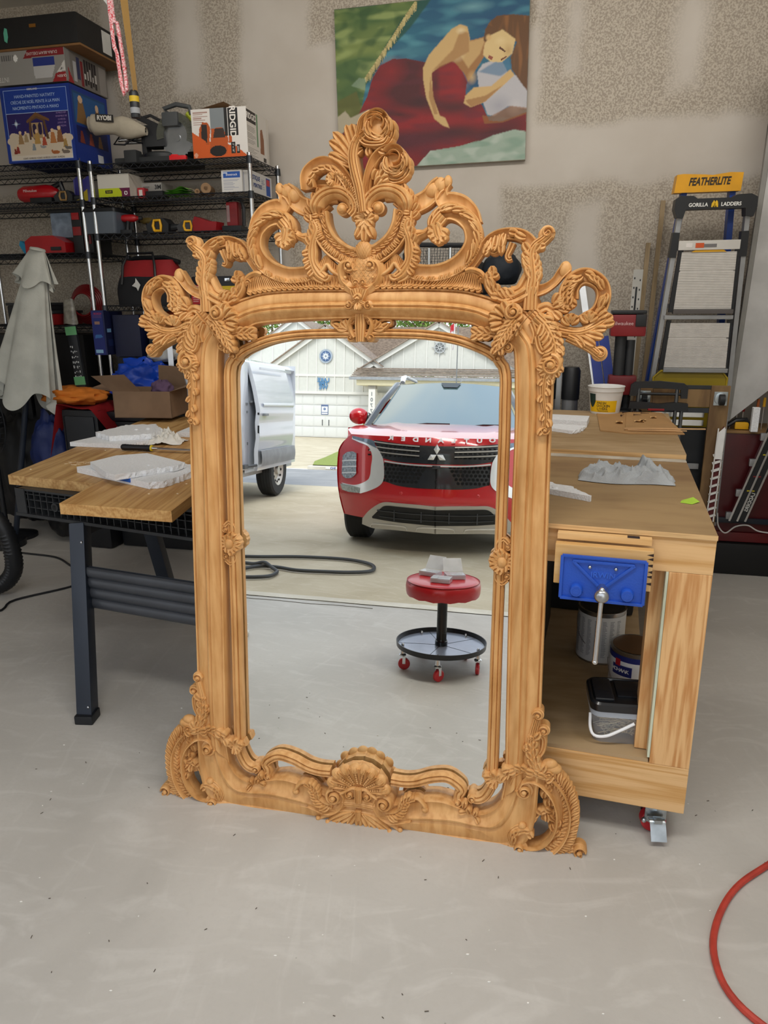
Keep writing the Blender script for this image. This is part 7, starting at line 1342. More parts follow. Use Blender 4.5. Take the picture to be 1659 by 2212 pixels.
# box fan and cap seen through the crest
t = thing('mesh_chair', tuple(GW @ Vector((.4, -.3, 0))), 'black mesh chair-back seen through the carved crest', 'chair'); F = GW @ T(.4, -.33, 0)
g = MB(F); P = [(-.19, 0, 1.3), (-.19, 0, 1.76), (-.15, 0, 1.81), (.19, 0, 1.80), (.22, 0, 1.75), (.22, 0, 1.3)]; g.tube(P, .014, 8); g.build('back_frame', BLK2, t)
g = MB(F)
for k in range(26): x = -.18+.4*k/25; g.tube([(x, 0, 1.3), (x, 0, 1.79)], .0016, 4)
for k in range(34): z = 1.31+.48*k/33; g.tube([(-.18, .001, z), (.21, .001, z)], .0014, 4)
for k in range(20): g.tube([(-.18+.4*k/20, -.003, 1.31), (-.18+.4*((k+6) % 20)/20, -.003, 1.79)], .0012, 4)
g.build('back_mesh', WIRE, t)['kind'] = 'stuff'
for x in (-.05, .07): g = MB(F); g.cyl((x, -.01, .02), (x, -.01, 1.79), .011, n=10); g.build('upright', CHROME, t)
MB(F).box(-.2, -.25, 1.0, .23, .05, 1.06, .02).build('seat', BLK2, t, 30); MB(F).box(-.2, -.02, .0, .23, .05, .99, .02).build('chair_base', BLK2, t, 30)
blob('navy_hat', .75, -.25, 1.67, .11, .1, .10, M('#0f1a26', .7, bump=.3), 'dark navy ribbed cap hanging behind the right scroll', 'hat', 3, .1); blob('round_black_cover', .60, -.22, 1.60, .13, .08, .12, BLK2, 'round black disc behind the right C scroll', 'cover', 8, .08)
MB(GW).box(.66, -.34, .0, .95, -.06, 1.54, .02).build('black_cabinet', BLK2, None, 30); tag(bpy.data.objects['black_cabinet'], 'black cabinet behind the mirror carrying the dark cap', 'cabinet')
# right-edge corner: cabinet and ladder are a second mirror's reflection built solid
g = MB(GW); g.tube([(2.115, -.05, 2.6), (2.10, -.05, 1.6), (2.06, -.06, .9), (2.05, -.06, 0)], .011, 8); tag(g.build('hanging_rope', BLK2, None), 'thick black cord hanging down the corner by the ladders', 'cord')
g = MB(GW @ T(0, -.36, 0)); g.prism([(2.02, .87), (2.41, 1.24), (2.41, 2.7), (2.07, 2.7)], -.02, 0, 'XZ'); t = tag(g.build('white_board', M('#b7b6b4', .6), None, 0), 'large white panel cut off slantwise at the right edge', 'panel'); g = MB(GW @ T(0, -.36, 0)); g.prism([(1.995, .85), (2.018, .868), (2.068, 2.7), (2.045, 2.7)], -.025, .0, 'XZ'); g.build('panel_edge', M('#86847f', .6), t, 0)
t = thing('reflected_cabinet', tuple(GW @ Vector((2.15, -.45, .2))), 'reflection of a dark red metal tool cabinet, built solid in the right corner', 'cabinet'); F = GW @ T(0, -.40, 0)
MB(F).box(1.99, 0, .245, 2.36, .3, .80, .006).build('cabinet_body', M('#4a0a0f', .35), t, 30); MB(F).box(1.985, -.01, .19, 2.36, .3, .244, .004).build('drawer', M('#5b0c12', .3), t, 30); MB(F).box(1.98, -.02, .30, 2.40, .0, .33, .004).build('black_rail', M('#141a28', .3), t, 30); MB(F).box(1.985, -.005, .801, 2.405, .3, .815, .003).build('wood_top', M('#8a6a40', .6), t, 0)
MB(F).box(1.97, -.03, .0, 2.36, .3, .185, .02).build('black_base', M('#070708', .6), t, 30)
cable('white_cable', [tuple(F @ Vector(p)) for p in ((2.0, -.04, .36), (2.01, -.05, .29), (2.05, -.05, .25), (2.10, -.05, .29), (2.16, -.05, .30), (2.22, -.05, .27), (2.32, -.05, .26))], .004, M('#c9c7c4', .5), 'white cable looping over the red cabinet base'); 
t = thing('reflected_ladder', tuple(GW @ Vector((2.15, -.5, .3))), 'reflection of an aluminium extension ladder, built solid and leaning on the red cabinet', 'ladder'); F = GW @ T(0, -.47, 0)  # mirror image of a ladder made as a solid, lettering reversed
for x0, x1 in ((2.055, 2.23), (2.095, 2.27), (2.135, 2.31)): g = MB(F); g.obox((x0, 0, .33), (x1, 0, .96), .010, .03, (0, 1, 0)); g.build('rail', CHROME, t, 0)
for i in range(2): g = MB(F); g.obox((2.078+.04*i, -.004, .335), (2.253+.04*i, -.004, .96), .026, .012, (0, 1, 0)); o = g.build('printed_web', M('#15171a', .4), t, 0)
d_ = Matrix.Rotation(-math.atan2(.63, .175), 4, 'Y'); text('LADDERS', t, M('#c9c9c4', .5), .026, F @ Matrix.Translation((2.147, -.0125, .44)) @ d_ @ Matrix.Rotation(PI/2, 4, 'X'), .0004, bold=.0006, back=True)
for z in (.36, .49, .66, .80): x = 2.055+.175*(z-.33)/.63; g = MB(F); g.box(x-.028, -.012, z-.022, x+.004, .012, z+.018, .006); g.build('rung_clip', ALU, t, 30)
for z, cl in ((.50, '#c9b61a'), (.58, '#8e1a1a'), (.70, '#c9b61a')): x = 2.098+.175*(z-.33)/.63; g = MB(F); g.box(x-.02, -.0115, z, x+.018, -.0105, z+.006); g.build('warning_stripe', M(cl, .5), t, 0)
t = thing('white_grille', tuple(GW @ Vector((1.95, -.5, .4))), 'bright white slatted grille beside the red cabinet', 'grille'); F = GW @ T(-.042, -.615, 0)
MB(F).prism([(1.952, .36), (1.960, .82), (1.985, .87), (1.99, .36)], 0, .01, 'XZ').build('grille_back', M('#5b0c12', .4), t, 0)
for z in [.38+.042*i for i in range(9)]: g = MB(F); g.obox((1.948, -.006, z), (1.992, -.006, z+.018), .010, .010+.002*(z > .6)); g.build('slat', M('#e8e8e6', .4), t, 0)
for x0, x1 in ((1.95, 1.958), (1.985, 1.99)): g = MB(F); g.obox((x0, -.008, .36), (x1, -.008, .86), .006, .006, (0, 1, 0)); g.build('stile', M('#e8e8e6', .4), t, 0)
MB(F).prism([(1.955, .70), (1.96, .84), (1.988, .87), (1.988, .70)], -.014, -.012, 'XZ').build('bright_panel', M('#f0f1f0', .4), t, 0)
t = thing('yellow_clamp', tuple(GW @ Vector((2.08, -.5, .82))), 'black and yellow clamp on top of the red cabinet', 'clamp'); F = GW @ T(2.075, -.36, .816)
g = MB(F); g.tube([(-.06, 0, .02), (-.02, 0, .05), (.03, 0, .055), (.06, 0, .01)], .012, 8); g.build('clamp_bow', BLK2, t); g = MB(F); g.box(-.025, -.012, .003, .045, .012, .042, .006); g.build('clamp_body', YEL, t, 30)
MB(GW @ T(2.115, -.44, .817)).box(0, 0, 0, .035, .03, .13, .003).build('foam_post', FOAM, None, 0); tag(bpy.data.objects['foam_post'], 'upright pale foam block beside the yellow clamp', 'foam')
rnd = random.Random(6)
for i, (x, cl) in enumerate(((2.03, '#c98a4a'), (2.06, '#c98a4a'), (2.09, '#8e1414'), (2.16, '#b06030'), (2.19, '#c9981a'), (2.22, '#8e1414'))):
    t = thing('screwdriver', tuple(GW @ Vector((x, -.35, .82))), 'long tool with %s handle upright on the cabinet, %s from the left' % (('tan', 'light tan', 'dark red', 'rust', 'amber', 'deep red')[i], ('first', 'second', 'third', 'fourth', 'fifth', 'sixth')[i]), 'tool', 'tools upright on the red cabinet'); h_ = .03+.8*(x-2.0)*.35
    g = MB(GW @ T(x, -.34, .816)); g.cyl((0, 0, 0), (0, 0, h_+.04), .0025, n=6); g.build('shaft', CHROME, t); g = MB(GW @ T(x, -.34, .816)); g.cyl((0, 0, h_+.041), (0, 0, h_+.09), .008, .007, 8); g.build('handle', M(cl, .4), t)
# hanging cord, paddle on a string, air hose, debris
cc = (.55, .8)
t = thing('pull_cord', (-.69, 2.2, 2.04), 'red and white braided pull cord hanging in a loop, top left', 'cord'); RW = mat('braided_cord', '#c9303e', .8, 0, 0, 260, c2='#e8cfd0')
P = [(-.703, 2.2, 3.2), (-.703, 2.2, 2.26), (-.695, 2.2, 2.14), (-.690, 2.2, 2.06), (-.684, 2.2, 2.036), (-.678, 2.2, 2.045), (-.678, 2.2, 2.09), (-.686, 2.2, 2.20), (-.699, 2.205, 2.3), (-.70, 2.205, 3.2)]
g = MB(); g.tube([Vector(p) for p in spline(P, 120)], [.0048+(.0008 if i % 2 else 0) for i in range(120)], 7); g.build('cord_loop', RW, t)
g = MB(); g.add([(-.735, 2.21, 2.29), (-.705, 2.21, 2.29), (-.694, 2.21, 2.245), (-.70, 2.212, 2.235), (-.725, 2.212, 2.268)], [(0, 1, 2, 3, 4)]); g.build('paper_tag', M('#cfd0cc', .6), t, 0)
t = thing('fly_strip', (-.66, 2.2, 1.98), 'amber glue strip twisting down to a black canister', 'fly trap'); g = MB()
g.grid(lambda u, v: (-.659+.036*(1-.6*max(0, v-.55)/.45)*(u-.5)*math.cos(.3+1.0*v)+.006*math.sin(v*7), 2.2+.03*(u-.5)*math.sin(.3+1.0*v), 3.0-.955*v), 3, 60); g.build('sticky_strip', M('#a8844a', .25, bump=.3), t, 60)
g = MB(); g.lathe([(0, 0), (.012, 0), (.0125, .004), (.0125, .060), (.009, .066), (0, .066)], (-.660, 2.2, 1.982), 18); o = g.build('canister', BLK2, t); g = MB(); g.lathe([(.0128, .038), (.0128, .052)], (-.660, 2.2, 1.982), 18); g.build('yellow_print', M('#c9a81c', .5), o); g = MB(); g.lathe([(.0128, .010), (.0128, .024)], (-.660, 2.2, 1.982), 18); g.build('white_print', M('#8d8f92', .5), o)
cable('red_air_hose', [(1.7, 1.95, .008), (1.3, 1.82, .008), (1.047, 1.674, .008), (.93, 1.60, .008), (.85, 1.52, .008), (.79, 1.43, .008), (.765, 1.35, .008), (.765, 1.28, .008), (.80, 1.21, .008), (.9, 1.1, .008)], .0085, mat('hose_red', '#b03a2c', .55, 0, .1, 30), 'orange-red air hose curving at the bottom right corner', 'hose', 70)
rnd = random.Random(9)
g = MB()
for i in range(70): x, y = rnd.uniform(-1.2, 1.2), rnd.uniform(1.15, 2.6); r_ = rnd.uniform(.001, .0028); g.sphere((x, y, r_*.5), r_, 3, (rnd.uniform(.8, 2.4), 1, .6))
tag(g.build('foam_crumbs', M('#e8e6e0', .7), None, 0), 'white crumbs and chips scattered on the concrete floor', 'debris', kind='stuff')
g = MB()
for i in range(60): x, y = rnd.uniform(-1.2, 1.2), rnd.uniform(1.15, 2.6); a = rnd.uniform(0, 3); l_ = rnd.uniform(.002, .010); g.tube([(x, y, .001), (x+l_*math.cos(a), y+l_*math.sin(a), .0015)], .0011, 3)
tag(g.build('dark_chips', M('#4f4438', .8), None, 0), 'dark flecks and splinters on the concrete floor', 'debris', kind='stuff')

# ================================================================ OUTSIDE, behind the camera (seen in the mirror)
struct(MB(GW).box(-9, -11.40, -.25, 9, -5.235, -.004), 'trim_2', C_DRIVE, label='pale concrete driveway in front of the garage')
struct(MB(GW).box(-40, -14.15, -.3, 40, -11.41, -.02), 'trim_3', C_ROAD, label='grey asphalt street')
GRASS = mat('lawn', '#8f9a4a', .95, 0, .1, 40, .8, 200, c2='#74843a')
g = MB(GW); g.add([(-8, -14.16, -.01), (-3.38, -14.16, -.01), (-3.5, -14.8, .01), (-4.3, -18.5, .02), (-4.6, -32, -.25), (-16, -32, -.25), (-16, -14.16, 0)], [(0, 1, 2, 3, 4, 5, 6)])
g2 = MB(GW); g2.add([(-3.0, -14.16, -.012), (9, -14.16, -.012), (14, -33, -.29), (-16, -33, -.29), (-9, -14.16, -.012)], [(0, 1, 2, 3, 4)]); struct(g2, 'trim_4', C_DRIVE, label='concrete driveway across the street')
# lawn island right of the far driveway
g = MB(GW); lw = [(-3.502,-14.77),(-3.755,-15.66),(-3.91,-16.95),(-4.208,-18.94),(-4.353,-20.81)]; g.add([(x, y, .02) for x, y in lw]+[(4, -19.5, .02), (9, -20, .02), (9, -14.3, .02)], [tuple(range(len(lw)+3))]); g.add([(x, y, -.1) for x, y in lw]+[(x, y, .02) for x, y in lw], [(i, i+1, i+1+len(lw), i+len(lw)) for i in range(len(lw)-1)]); tag(g.build('lawn_patch', GRASS, None, 0), 'rounded patch of green lawn across the street', 'lawn', kind='stuff')
g = MB(GW); g.box(-3.42, -14.32, -.02, 9, -14.17, .045, .01); o = struct(g, 'trim_5', C_STRIP, label='concrete kerb along the far lawn')
t = thing('kerb_number', tuple(GW @ Vector((-2.85, -14.15, 0))), 'white house number painted on the far kerb', 'number'); MB(GW).box(-3.05, -14.168, -.0, -2.5, -14.16, .04).build('white_paint', M('#e8e6df', .6), t, 0)
text('1 90', t, M('#3a55a0', .5), .06, GW @ Matrix.Translation((-2.85, -14.155, .02)) @ Matrix.Rotation(PI, 4, 'Z') @ Matrix.Rotation(PI/2, 4, 'X'), .001, squash=2)

# ---- the house across the street
HM = T(-15.68, -24.67, -.27, YAW)
SID = M('#c9cac5', .7, var=.02); TRM = M('#d6d6d2', .6, var=.01); CREAM = M('#c9c2a4', .7, var=.02)
SHN = mat('shingles', '#9a8a7c', .9, 0, 0, 9, .4, 60, c2='#7a6c62', stretch=(1, .3, 3))
hs = thing('neighbour_house', tuple(HM @ Vector((1.5, 0, 0))), 'white board-and-batten house with two gables and brown shingles', 'house')
def gable(cx, hw, ez, az, y, base, name, ov=.28, dep=4.5, sp=.42, band_z=None):
    g = MB(HM); g.prism([(cx-hw, base), (cx-hw, ez), (cx, az), (cx+hw, ez), (cx+hw, base)], y-dep, y, 'XZ'); w_ = g.build(name, SID, hs, 0)
    x = cx-hw+sp*.5
    while x < cx+hw:
        top = ez+(az-ez)*(1-abs(x-cx)/hw); g = MB(HM); g.box(x-.022, y, base, x+.022, y+.03, top-.02); g.build('batten', TRM, w_, 0); x += sp
    sl = (az-ez)/hw
    for s_ in (1, -1):
        e = (cx+s_*(hw+ov), ez-sl*ov); g = MB(HM); g.obox((e[0], y+.16, e[1]+.02), (cx, y+.16, az+.02), .05, .20, (0, 0, 1)); g.build('rake_board', TRM, hs, 0)
        g = MB(HM); g.add([(e[0], y+.3, e[1]+.12), (cx, y+.3, az+.12), (cx, y-dep, az+.12), (e[0], y-dep, e[1]+.12), (e[0], y+.3, e[1]+.16), (cx, y+.3, az+.18), (cx, y-dep, az+.18), (e[0], y-dep, e[1]+.16)], [(0, 1, 2, 3), (7, 6, 5, 4), (0, 4, 5, 1), (1, 5, 6, 2), (2, 6, 7, 3), (3, 7, 4, 0)]); g.build('roof_slope', SHN, hs, 0)
        g = MB(HM); g.add([(e[0], y, e[1]), (cx, y, az), (cx, y+.18, az), (e[0], y+.18, e[1])], [(0, 1, 2, 3)]); g.build('soffit', TRM, hs, 0)
gable(.05, 2.32, 3.15, 4.72, 0, 1.93, 'garage_gable'); g = MB(HM); g.box(-2.27, .0, 2.66, 2.37, .035, 2.76); g.box(-2.3, .0, 1.90, 2.4, .05, 2.02); g.build('trim_band', TRM, hs, 0)
g = MB(HM); g.box(-2.27, -.5, 0, 2.37, -.12, 1.93); g.box(-2.6, -4, 0, -2.1, 0, 2.0); g.box(2.15, -4, 0, 2.6, 0, 2.0); g.build('wall', SID, hs, 0)
dr = None
for k in range(4):
    g = MB(HM); g.box(-2.1, -.12, .005+.475*k, 2.15, -.06, .470+.475*k, .006); o = g.build('garage_door_section', M('#cfd1d0', .5, var=.01), hs, 20)
    g = MB(HM)
    for i in range(8): x = -2.06+.53*i; g.box(x, -.062, .05+.475*k, x+.47, -.052, .43+.475*k, .004)
    g.build('embossed_panel', M('#d4d6d5', .5, var=.01), o, 20)['kind'] = 'stuff'
for x in (-.12, .18): g = MB(HM); g.box(x, -.052, .52, x+.03, -.03, .78); g.build('door_handle', M('#3f4347', .4), hs, 0)
g = MB(HM); g.box(-.17, -.052, 1.0, .16, -.04, 1.44); o = g.build('door_poster', M('#55688f', .5), hs, 0); MB(HM).box(-.14, -.041, 1.12, .13, -.036, 1.36).build('poster_field', M('#dfe3ea', .5), o, 0); g = MB(HM); g.lathe([(0, 0), (.06, 0), (.06, .006), (0, .006)], (-.005, -.037, 1.25), 16, 'Y'); g.build('poster_emblem', M('#6f82a8', .5), o); MB(HM).box(-.14, -.041, 1.03, .13, -.036, 1.09).build('poster_caption', M('#dfe3ea', .5), o, 0)
# compass rose, beach sign, ship's wheel
t = thing('compass_rose', tuple(HM @ Vector((.05, .05, 3.53))), 'round grey and blue compass rose on the left gable', 'ornament'); NV = M('#3d5a86', .5)
g = MB(HM); g.lathe([(0, .035), (.30, .035), (.30, .06), (0, .06)], (.05, 0, 3.53), 36, 'Y'); g.build('disc', M('#98a4b2', .5), t); g = MB(HM); g.lathe([(0, .061), (.225, .061), (.225, .07), (0, .07)], (.05, 0, 3.53), 36, 'Y'); g.build('blue_field', NV, t)
for k in range(16):
    a = PI*k/8; L_ = .21 if k % 2 == 0 else .17; g = MB(HM); g.prism([(.05+.03*math.cos(a-.9), 3.53+.03*math.sin(a-.9)), (.05+L_*math.cos(a), 3.53+L_*math.sin(a)), (.05+.03*math.cos(a+.9), 3.53+.03*math.sin(a+.9))], .07, .082, 'XZ'); g.build('ray', M('#dfe6ee', .5), t, 0)
t = thing('beach_sign', tuple(HM @ Vector((-.05, .05, 2.36))), 'blue cut-out word sign above the garage door', 'sign'); RZ = Matrix.Rotation(PI, 4, 'Z') @ Matrix.Rotation(PI/2, 4, 'X')
for s_, z, sz in (('LAKE', 2.50, .24), ('TIME', 2.35, .20), ('WE', 2.19, .26)): text(s_, t, M('#4a7fae', .5), sz, HM @ Matrix.Translation((-.05, .045, z)) @ RZ, .01, bold=.008)
t = thing('ship_wheel', tuple(HM @ Vector((5.05, .05, 3.92))), "grey ship's wheel ornament on the right gable", 'ornament'); GR2 = M('#a9adb0', .5)
for r, w_ in ((.22, .028), (.07, .03)): g = MB(HM); g.lathe([(r-w_, .04), (r+w_*.5, .04), (r+w_*.5, .07), (r-w_, .07), (r-w_, .04)], (5.05, 0, 3.92), 32, 'Y'); g.build('rim', GR2, t)
for k in range(8): a = PI*k/4; g = MB(HM); g.cyl((5.05+.05*math.cos(a), .055, 3.92+.05*math.sin(a)), (5.05+.34*math.cos(a), .055, 3.92+.34*math.sin(a)), .016, n=8); g.build('spoke', GR2, t)
gable(5.0, 3.25, 2.95, 4.85, .0, 2.9, 'porch_gable', sp=.5)
# porch roof, gutter, beam, column
g = MB(HM); rw = 12
for k in range(6): g.box(1.55, 1.15-.19*k, 2.62+.075*k, 8.5, 1.40-.19*k, 2.66+.075*k)
g.build('porch_shingles', SHN, hs, 0); g = MB(HM); g.box(1.5, 1.38, 2.50, 8.55, 1.48, 2.62, .01); g.build('gutter', M('#8d9298', .5), hs, 0)
g = MB(HM); g.box(1.8, .0, 2.28, 8.4, 1.36, 2.50); g.build('porch_beam', CREAM, hs, 0); g = MB(HM); g.box(2.6, -2.2, 0, 8.4, -2.0, 2.3); g.build('porch_wall', CREAM, hs, 0)
g = MB(HM); g.box(2.30, 1.0, 0, 2.58, 1.26, 2.3); c_ = g.build('column', TRM, hs, 0); MB(HM).box(2.28, .98, 2.14, 2.60, 1.28, 2.28).build('column_cap', M('#8d8a82', .5), c_, 0)
for i, ch in enumerate('10771'): text(ch, c_, M('#686d72', .5), .22, HM @ Matrix.Translation((2.44, 1.265, 1.92-.235*i)) @ RZ, .004, bold=.003)
g = MB(HM); g.box(7.9, 1.0, 0, 8.15, 1.26, 2.3); g.build('column', TRM, hs, 0)
# main roof behind the gables, house farther left
g = MB(HM); g.prism([(-.5, 3.0), (9.2, 3.0), (7.0, 5.05), (1.6, 5.05)], -6, -3.2, 'XZ')
g2 = MB(HM); n_ = 22
for k in range(n_): f0, f1 = k/n_, (k+1)/n_; z = 2.9+2.25*f0; g2.box(-.4+2.0*f0, -1.2-2.6*f0-.16, z, 9.1-2.0*f0, -1.2-2.6*f0, z+.112)
g2.build('main_roof', SHN, hs, 0)
h2 = thing('neighbour_house', tuple(HM @ Vector((-2.5, -3, 0))), 'pale grey gabled house end rising behind the left gable', 'house'); _h = hs; hs = h2
gable(-3.6, 3.6, 3.35, 5.86, -6.4, 0, 'upper_gable', sp=.66, dep=5); hs = _h
t = thing('flag_pole', tuple(HM @ Vector((5.9, 1.9, 0))), 'thin grey flagpole before the porch with a furled red and white flag', 'flag'); g = MB(HM); g.cyl((6.02, 1.8, 0), (6.02, 1.8, 4.65), .022, n=8); g.build('pole', M('#6f7275', .4), t)
g = MB(HM); g.grid(lambda u, v: (5.90-.12*u+.06*math.sin(v*5)*u, 1.83+.03*math.sin(u*9), 3.75+.95*v-.1*u), 8, 14); g.build('flag_cloth', M('#d9d5d8', .7), t, 60); g = MB(HM); g.grid(lambda u, v: (5.86-.14*u, 1.86+.03*math.sin(u*9), 4.45+.28*v-.1*u), 8, 6); g.build('flag_cloth', M('#b8303c', .7), t, 60)
# trees beyond
def leafmat(n_, a, b_): return mat(n_, a, .8, 0, 0, 3, c2=b_)
TL = [leafmat('leaf_a', '#86a344', '#4f6f2a'), leafmat('leaf_b', '#94ad55', '#5c7a34'), leafmat('leaf_c', '#6f8f45', '#41602c')]
def tree(s_, y, h, r, i, label, nl=2600, bare=False):
    t = thing('tree', tuple(HM @ Vector((s_, y, 0))), label, 'tree', 'trees beyond the houses'); rnd = random.Random(int(s_*10)+i)
    g = MB(HM @ T(s_, y, 0)); g.tube([(0, 0, 0), (.1, 0, h*.4), (0, .1, h*.8)], [.16, .12, .05], 8)
    for k in range(10 if not bare else 26):
        a = rnd.uniform(0, 6.28); z = h*rnd.uniform(.35, .85); L_ = r*rnd.uniform(.5, 1); p = Vector((0, 0, z)); q = Vector((L_*math.cos(a), L_*math.sin(a), z+L_*.7)); g.tube([p, p.lerp(q, .5)+Vector((0, 0, .1)), q], [.05, .03, .012], 5)
        if bare:
            for m_ in range(4): f = rnd.uniform(.3, .9); b0 = p.lerp(q, f); g.tube([b0, b0+Vector((rnd.uniform(-.5, .5), rnd.uniform(-.5, .5), rnd.uniform(.2, .6)))], [.018, .006], 4)
    g.build('trunk', M('#8d857a' if bare else '#5a4a38', .9), t)
    if bare: nl = 250
    v = []; f = []
    blobs = [(Vector((rnd.uniform(-.6, .6)*r, rnd.uniform(-.5, .5)*r, h*(.62+rnd.uniform(-.25, .25)))), r*rnd.uniform(.35, .6)) for _ in range(9)]
    for k in range(nl):
        c, rr = rnd.choice(blobs); d = Vector((rnd.gauss(0, 1), rnd.gauss(0, 1), rnd.gauss(0, 1))).normalized()*rr*rnd.uniform(.7, 1.05); p = c+d; e1 = Vector((rnd.uniform(-1, 1), rnd.uniform(-1, 1), rnd.uniform(-1, 1))).normalized()*.12; e2 = e1.orthogonal().normalized()*.07; n0 = len(v)
        v += [p-e1, p+e2, p+e1, p-e2]; f.append((n0, n0+1, n0+2, n0+3))
    g = MB(HM @ T(s_, y, 0)); g.add(v, f); g.build('foliage', TL[i % 3], t, 0, fix=False)['kind'] = 'stuff'
for a in ((-8.3, -15, 9.5, 2.8, 0, 'bushy green tree rising behind the left house gable'), (-13.5, -16, 9.2, 3.0, 2, 'darker green tree at the far left of the houses'), (-4.5, -14, 8.7, 2.2, 1, 'light green treetop peeping between the two house gables'), (2.2, -12, 8.8, 2.4, 1, 'green treetop over the ridge of the brown roof'), (5.0, -13, 9.4, 2.8, 0, 'yellow-green tree behind the right gable, by the flag'), (8.0, -10, 8.6, 2.8, 2, 'deep green tree behind the right end of the house'), (9.3, -3.4, 4.4, 1.6, 1, 'low green bush-like tree beside the porch corner'), (11.4, -7, 8.0, 2.8, 0, 'tall green tree at the right edge behind the porch'), (14.5, -12, 9.0, 3.0, 1, 'pale green tree farthest right')): tree(*a)
tree(9.3, -1.4, 4.4, 1.1, 1, 'bare pale twiggy tree beside the right house corner', bare=True)
g = MB(HM); g.sphere((2.05, .5, .62), .16, 8, (1, .6, 1.3)); rnd = random.Random(3); g.v = [(a+rnd.uniform(-.03, .03), b_+rnd.uniform(-.03, .03), c+rnd.uniform(-.05, .05)) for a, b_, c in g.v]; g.cyl((2.05, .5, 0), (2.05, .5, .45), .02, n=6); tag(g.build('porch_shrub', TL[1], None, 0), 'small green shrub by the garage corner of the house', 'shrub')

# ---- the red SUV, nose towards the garage. x forward, y to its right as it faces us, z up
CM = Matrix.Translation((-1.545, -2.54, 0)) @ Matrix(((math.sin(R(17.3)), -math.cos(R(17.3)), 0, 0), (math.cos(R(17.3)), math.sin(R(17.3)), 0, 0), (0, 0, 1, 0), (0, 0, 0, 1))) @ Matrix.Scale(.94, 4)
suv = thing('red_suv', tuple(CM @ Vector((0, 0, 0))), 'red crossover parked nose-in with black mesh grille and chrome cheeks', 'car')
CARP = mat('red_paint', '#c0111c', .22, .15, .02, 2, coat=1); GLS = mat('car_glass', '#5d7072', .04, .0, .02, 1, coat=1, spec=1); BPL = M('#24272c', .25, coat=.6); SIL = mat('satin_silver', '#bdb9b2', .35, .55, .02); CHR = mat('bright_chrome', '#e9ebed', .22, .55, .02); DRK = M('#0a0b0d', .6)
def Xf(y, z):
    a = min(1, abs(y)/.93); X = .93-.36*a**3-.05*a
    if z > .9: X -= .66*(z-.9)**1.5
    if z < .5: X -= .4*(.5-z)
    return X
def zh(X, Y): return 1.02+.12*(1-((X+.1))**2)-.05*(abs(Y)/.9)**2.5
g = MB(CM)
def wz(z): return .945-.06*((z-.72)/.4)**2-.12*max(0, (z-.90)/.15)**1.6
def nose(u, v): z = .30+.745*v; y = -1+2*u; y = wz(z)*math.copysign(abs(y)**.8, y); return (Xf(y, z), y, z)
g.grid(nose, 60, 24)
def hoodf(u, v):
    y = (-1+2*u)*wz(1.04)*1.0; x0 = Xf(y, 1.045); x = x0+(-.12-x0)*v; z = zh(x, y)+.014*math.exp(-((abs(y)-.45)/.06)**2)*v; z = z+(1.045-zh(x0, y))*(1-v)**3; return (x, y*(1+.10*min(1, v*3)), z)
g.grid(hoodf, 48, 20)
for s_ in (1, -1):      # flanks with arches left open
    def side(u, v, s_=s_):
        x = .585-4.185*u; z0 = .30; 
        for cx in (0, -2.72):
            if abs(x-cx) < .43: z0 = max(z0, .36+math.sqrt(.43**2-(x-cx)**2))
        zt_ = 1.045 if x > .25 else 1.09; z = z0+(zt_-z0)*v; y = wz(z) if x > .25 else wz(min(z, .95))
        if x > .4: x = min(x, Xf(y, z)+.01)
        return (x, s_*y, z)
    g.grid(side, 60, 10)
g.grid(lambda u, v: (-3.6-.12*math.sin(PI*v), -.92+1.84*u, .32+.8*v), 20, 8); g.build('body_shell', CARP, suv, 40)
# greenhouse: pillars/roof and glass
CAB = CM @ Matrix.Translation((0, 0, 1.1)) @ Matrix.Diagonal((1, .9, .82, 1)) @ Matrix.Translation((0, 0, -1.1))
g = MB(CM)
for s_ in (1, -1): g.grid(lambda u, v, s_=s_: (-.05-3.6*u, s_*(.66+.28*v), 1.10-.012*v-.03*v**4), 20, 6)
g.build('shoulder_deck', CARP, suv, 40)
g = MB(CAB)
g.grid(lambda u, v: (-.08-.80*v+.05*math.cos(PI*(u-.5))*(1-.6*v), (.80-.19*v)*(1-2*u), 1.115+.505*v+.04*math.cos(PI*(u-.5))*v), 24, 14); o = g.build('windshield', GLS, suv, 60)
g = MB(CAB); g.grid(lambda u, v: (-.92-2.3*v, (.64+.02*math.sin(PI*v))*(1-2*u), 1.625+.055*math.cos(PI*(u-.5))*1+.02*math.sin(PI*min(1, v*1.4))), 24, 16); g.build('roof', mat('black_roof', '#26303c', .15, .2, .02, 2, coat=1), suv, 60)
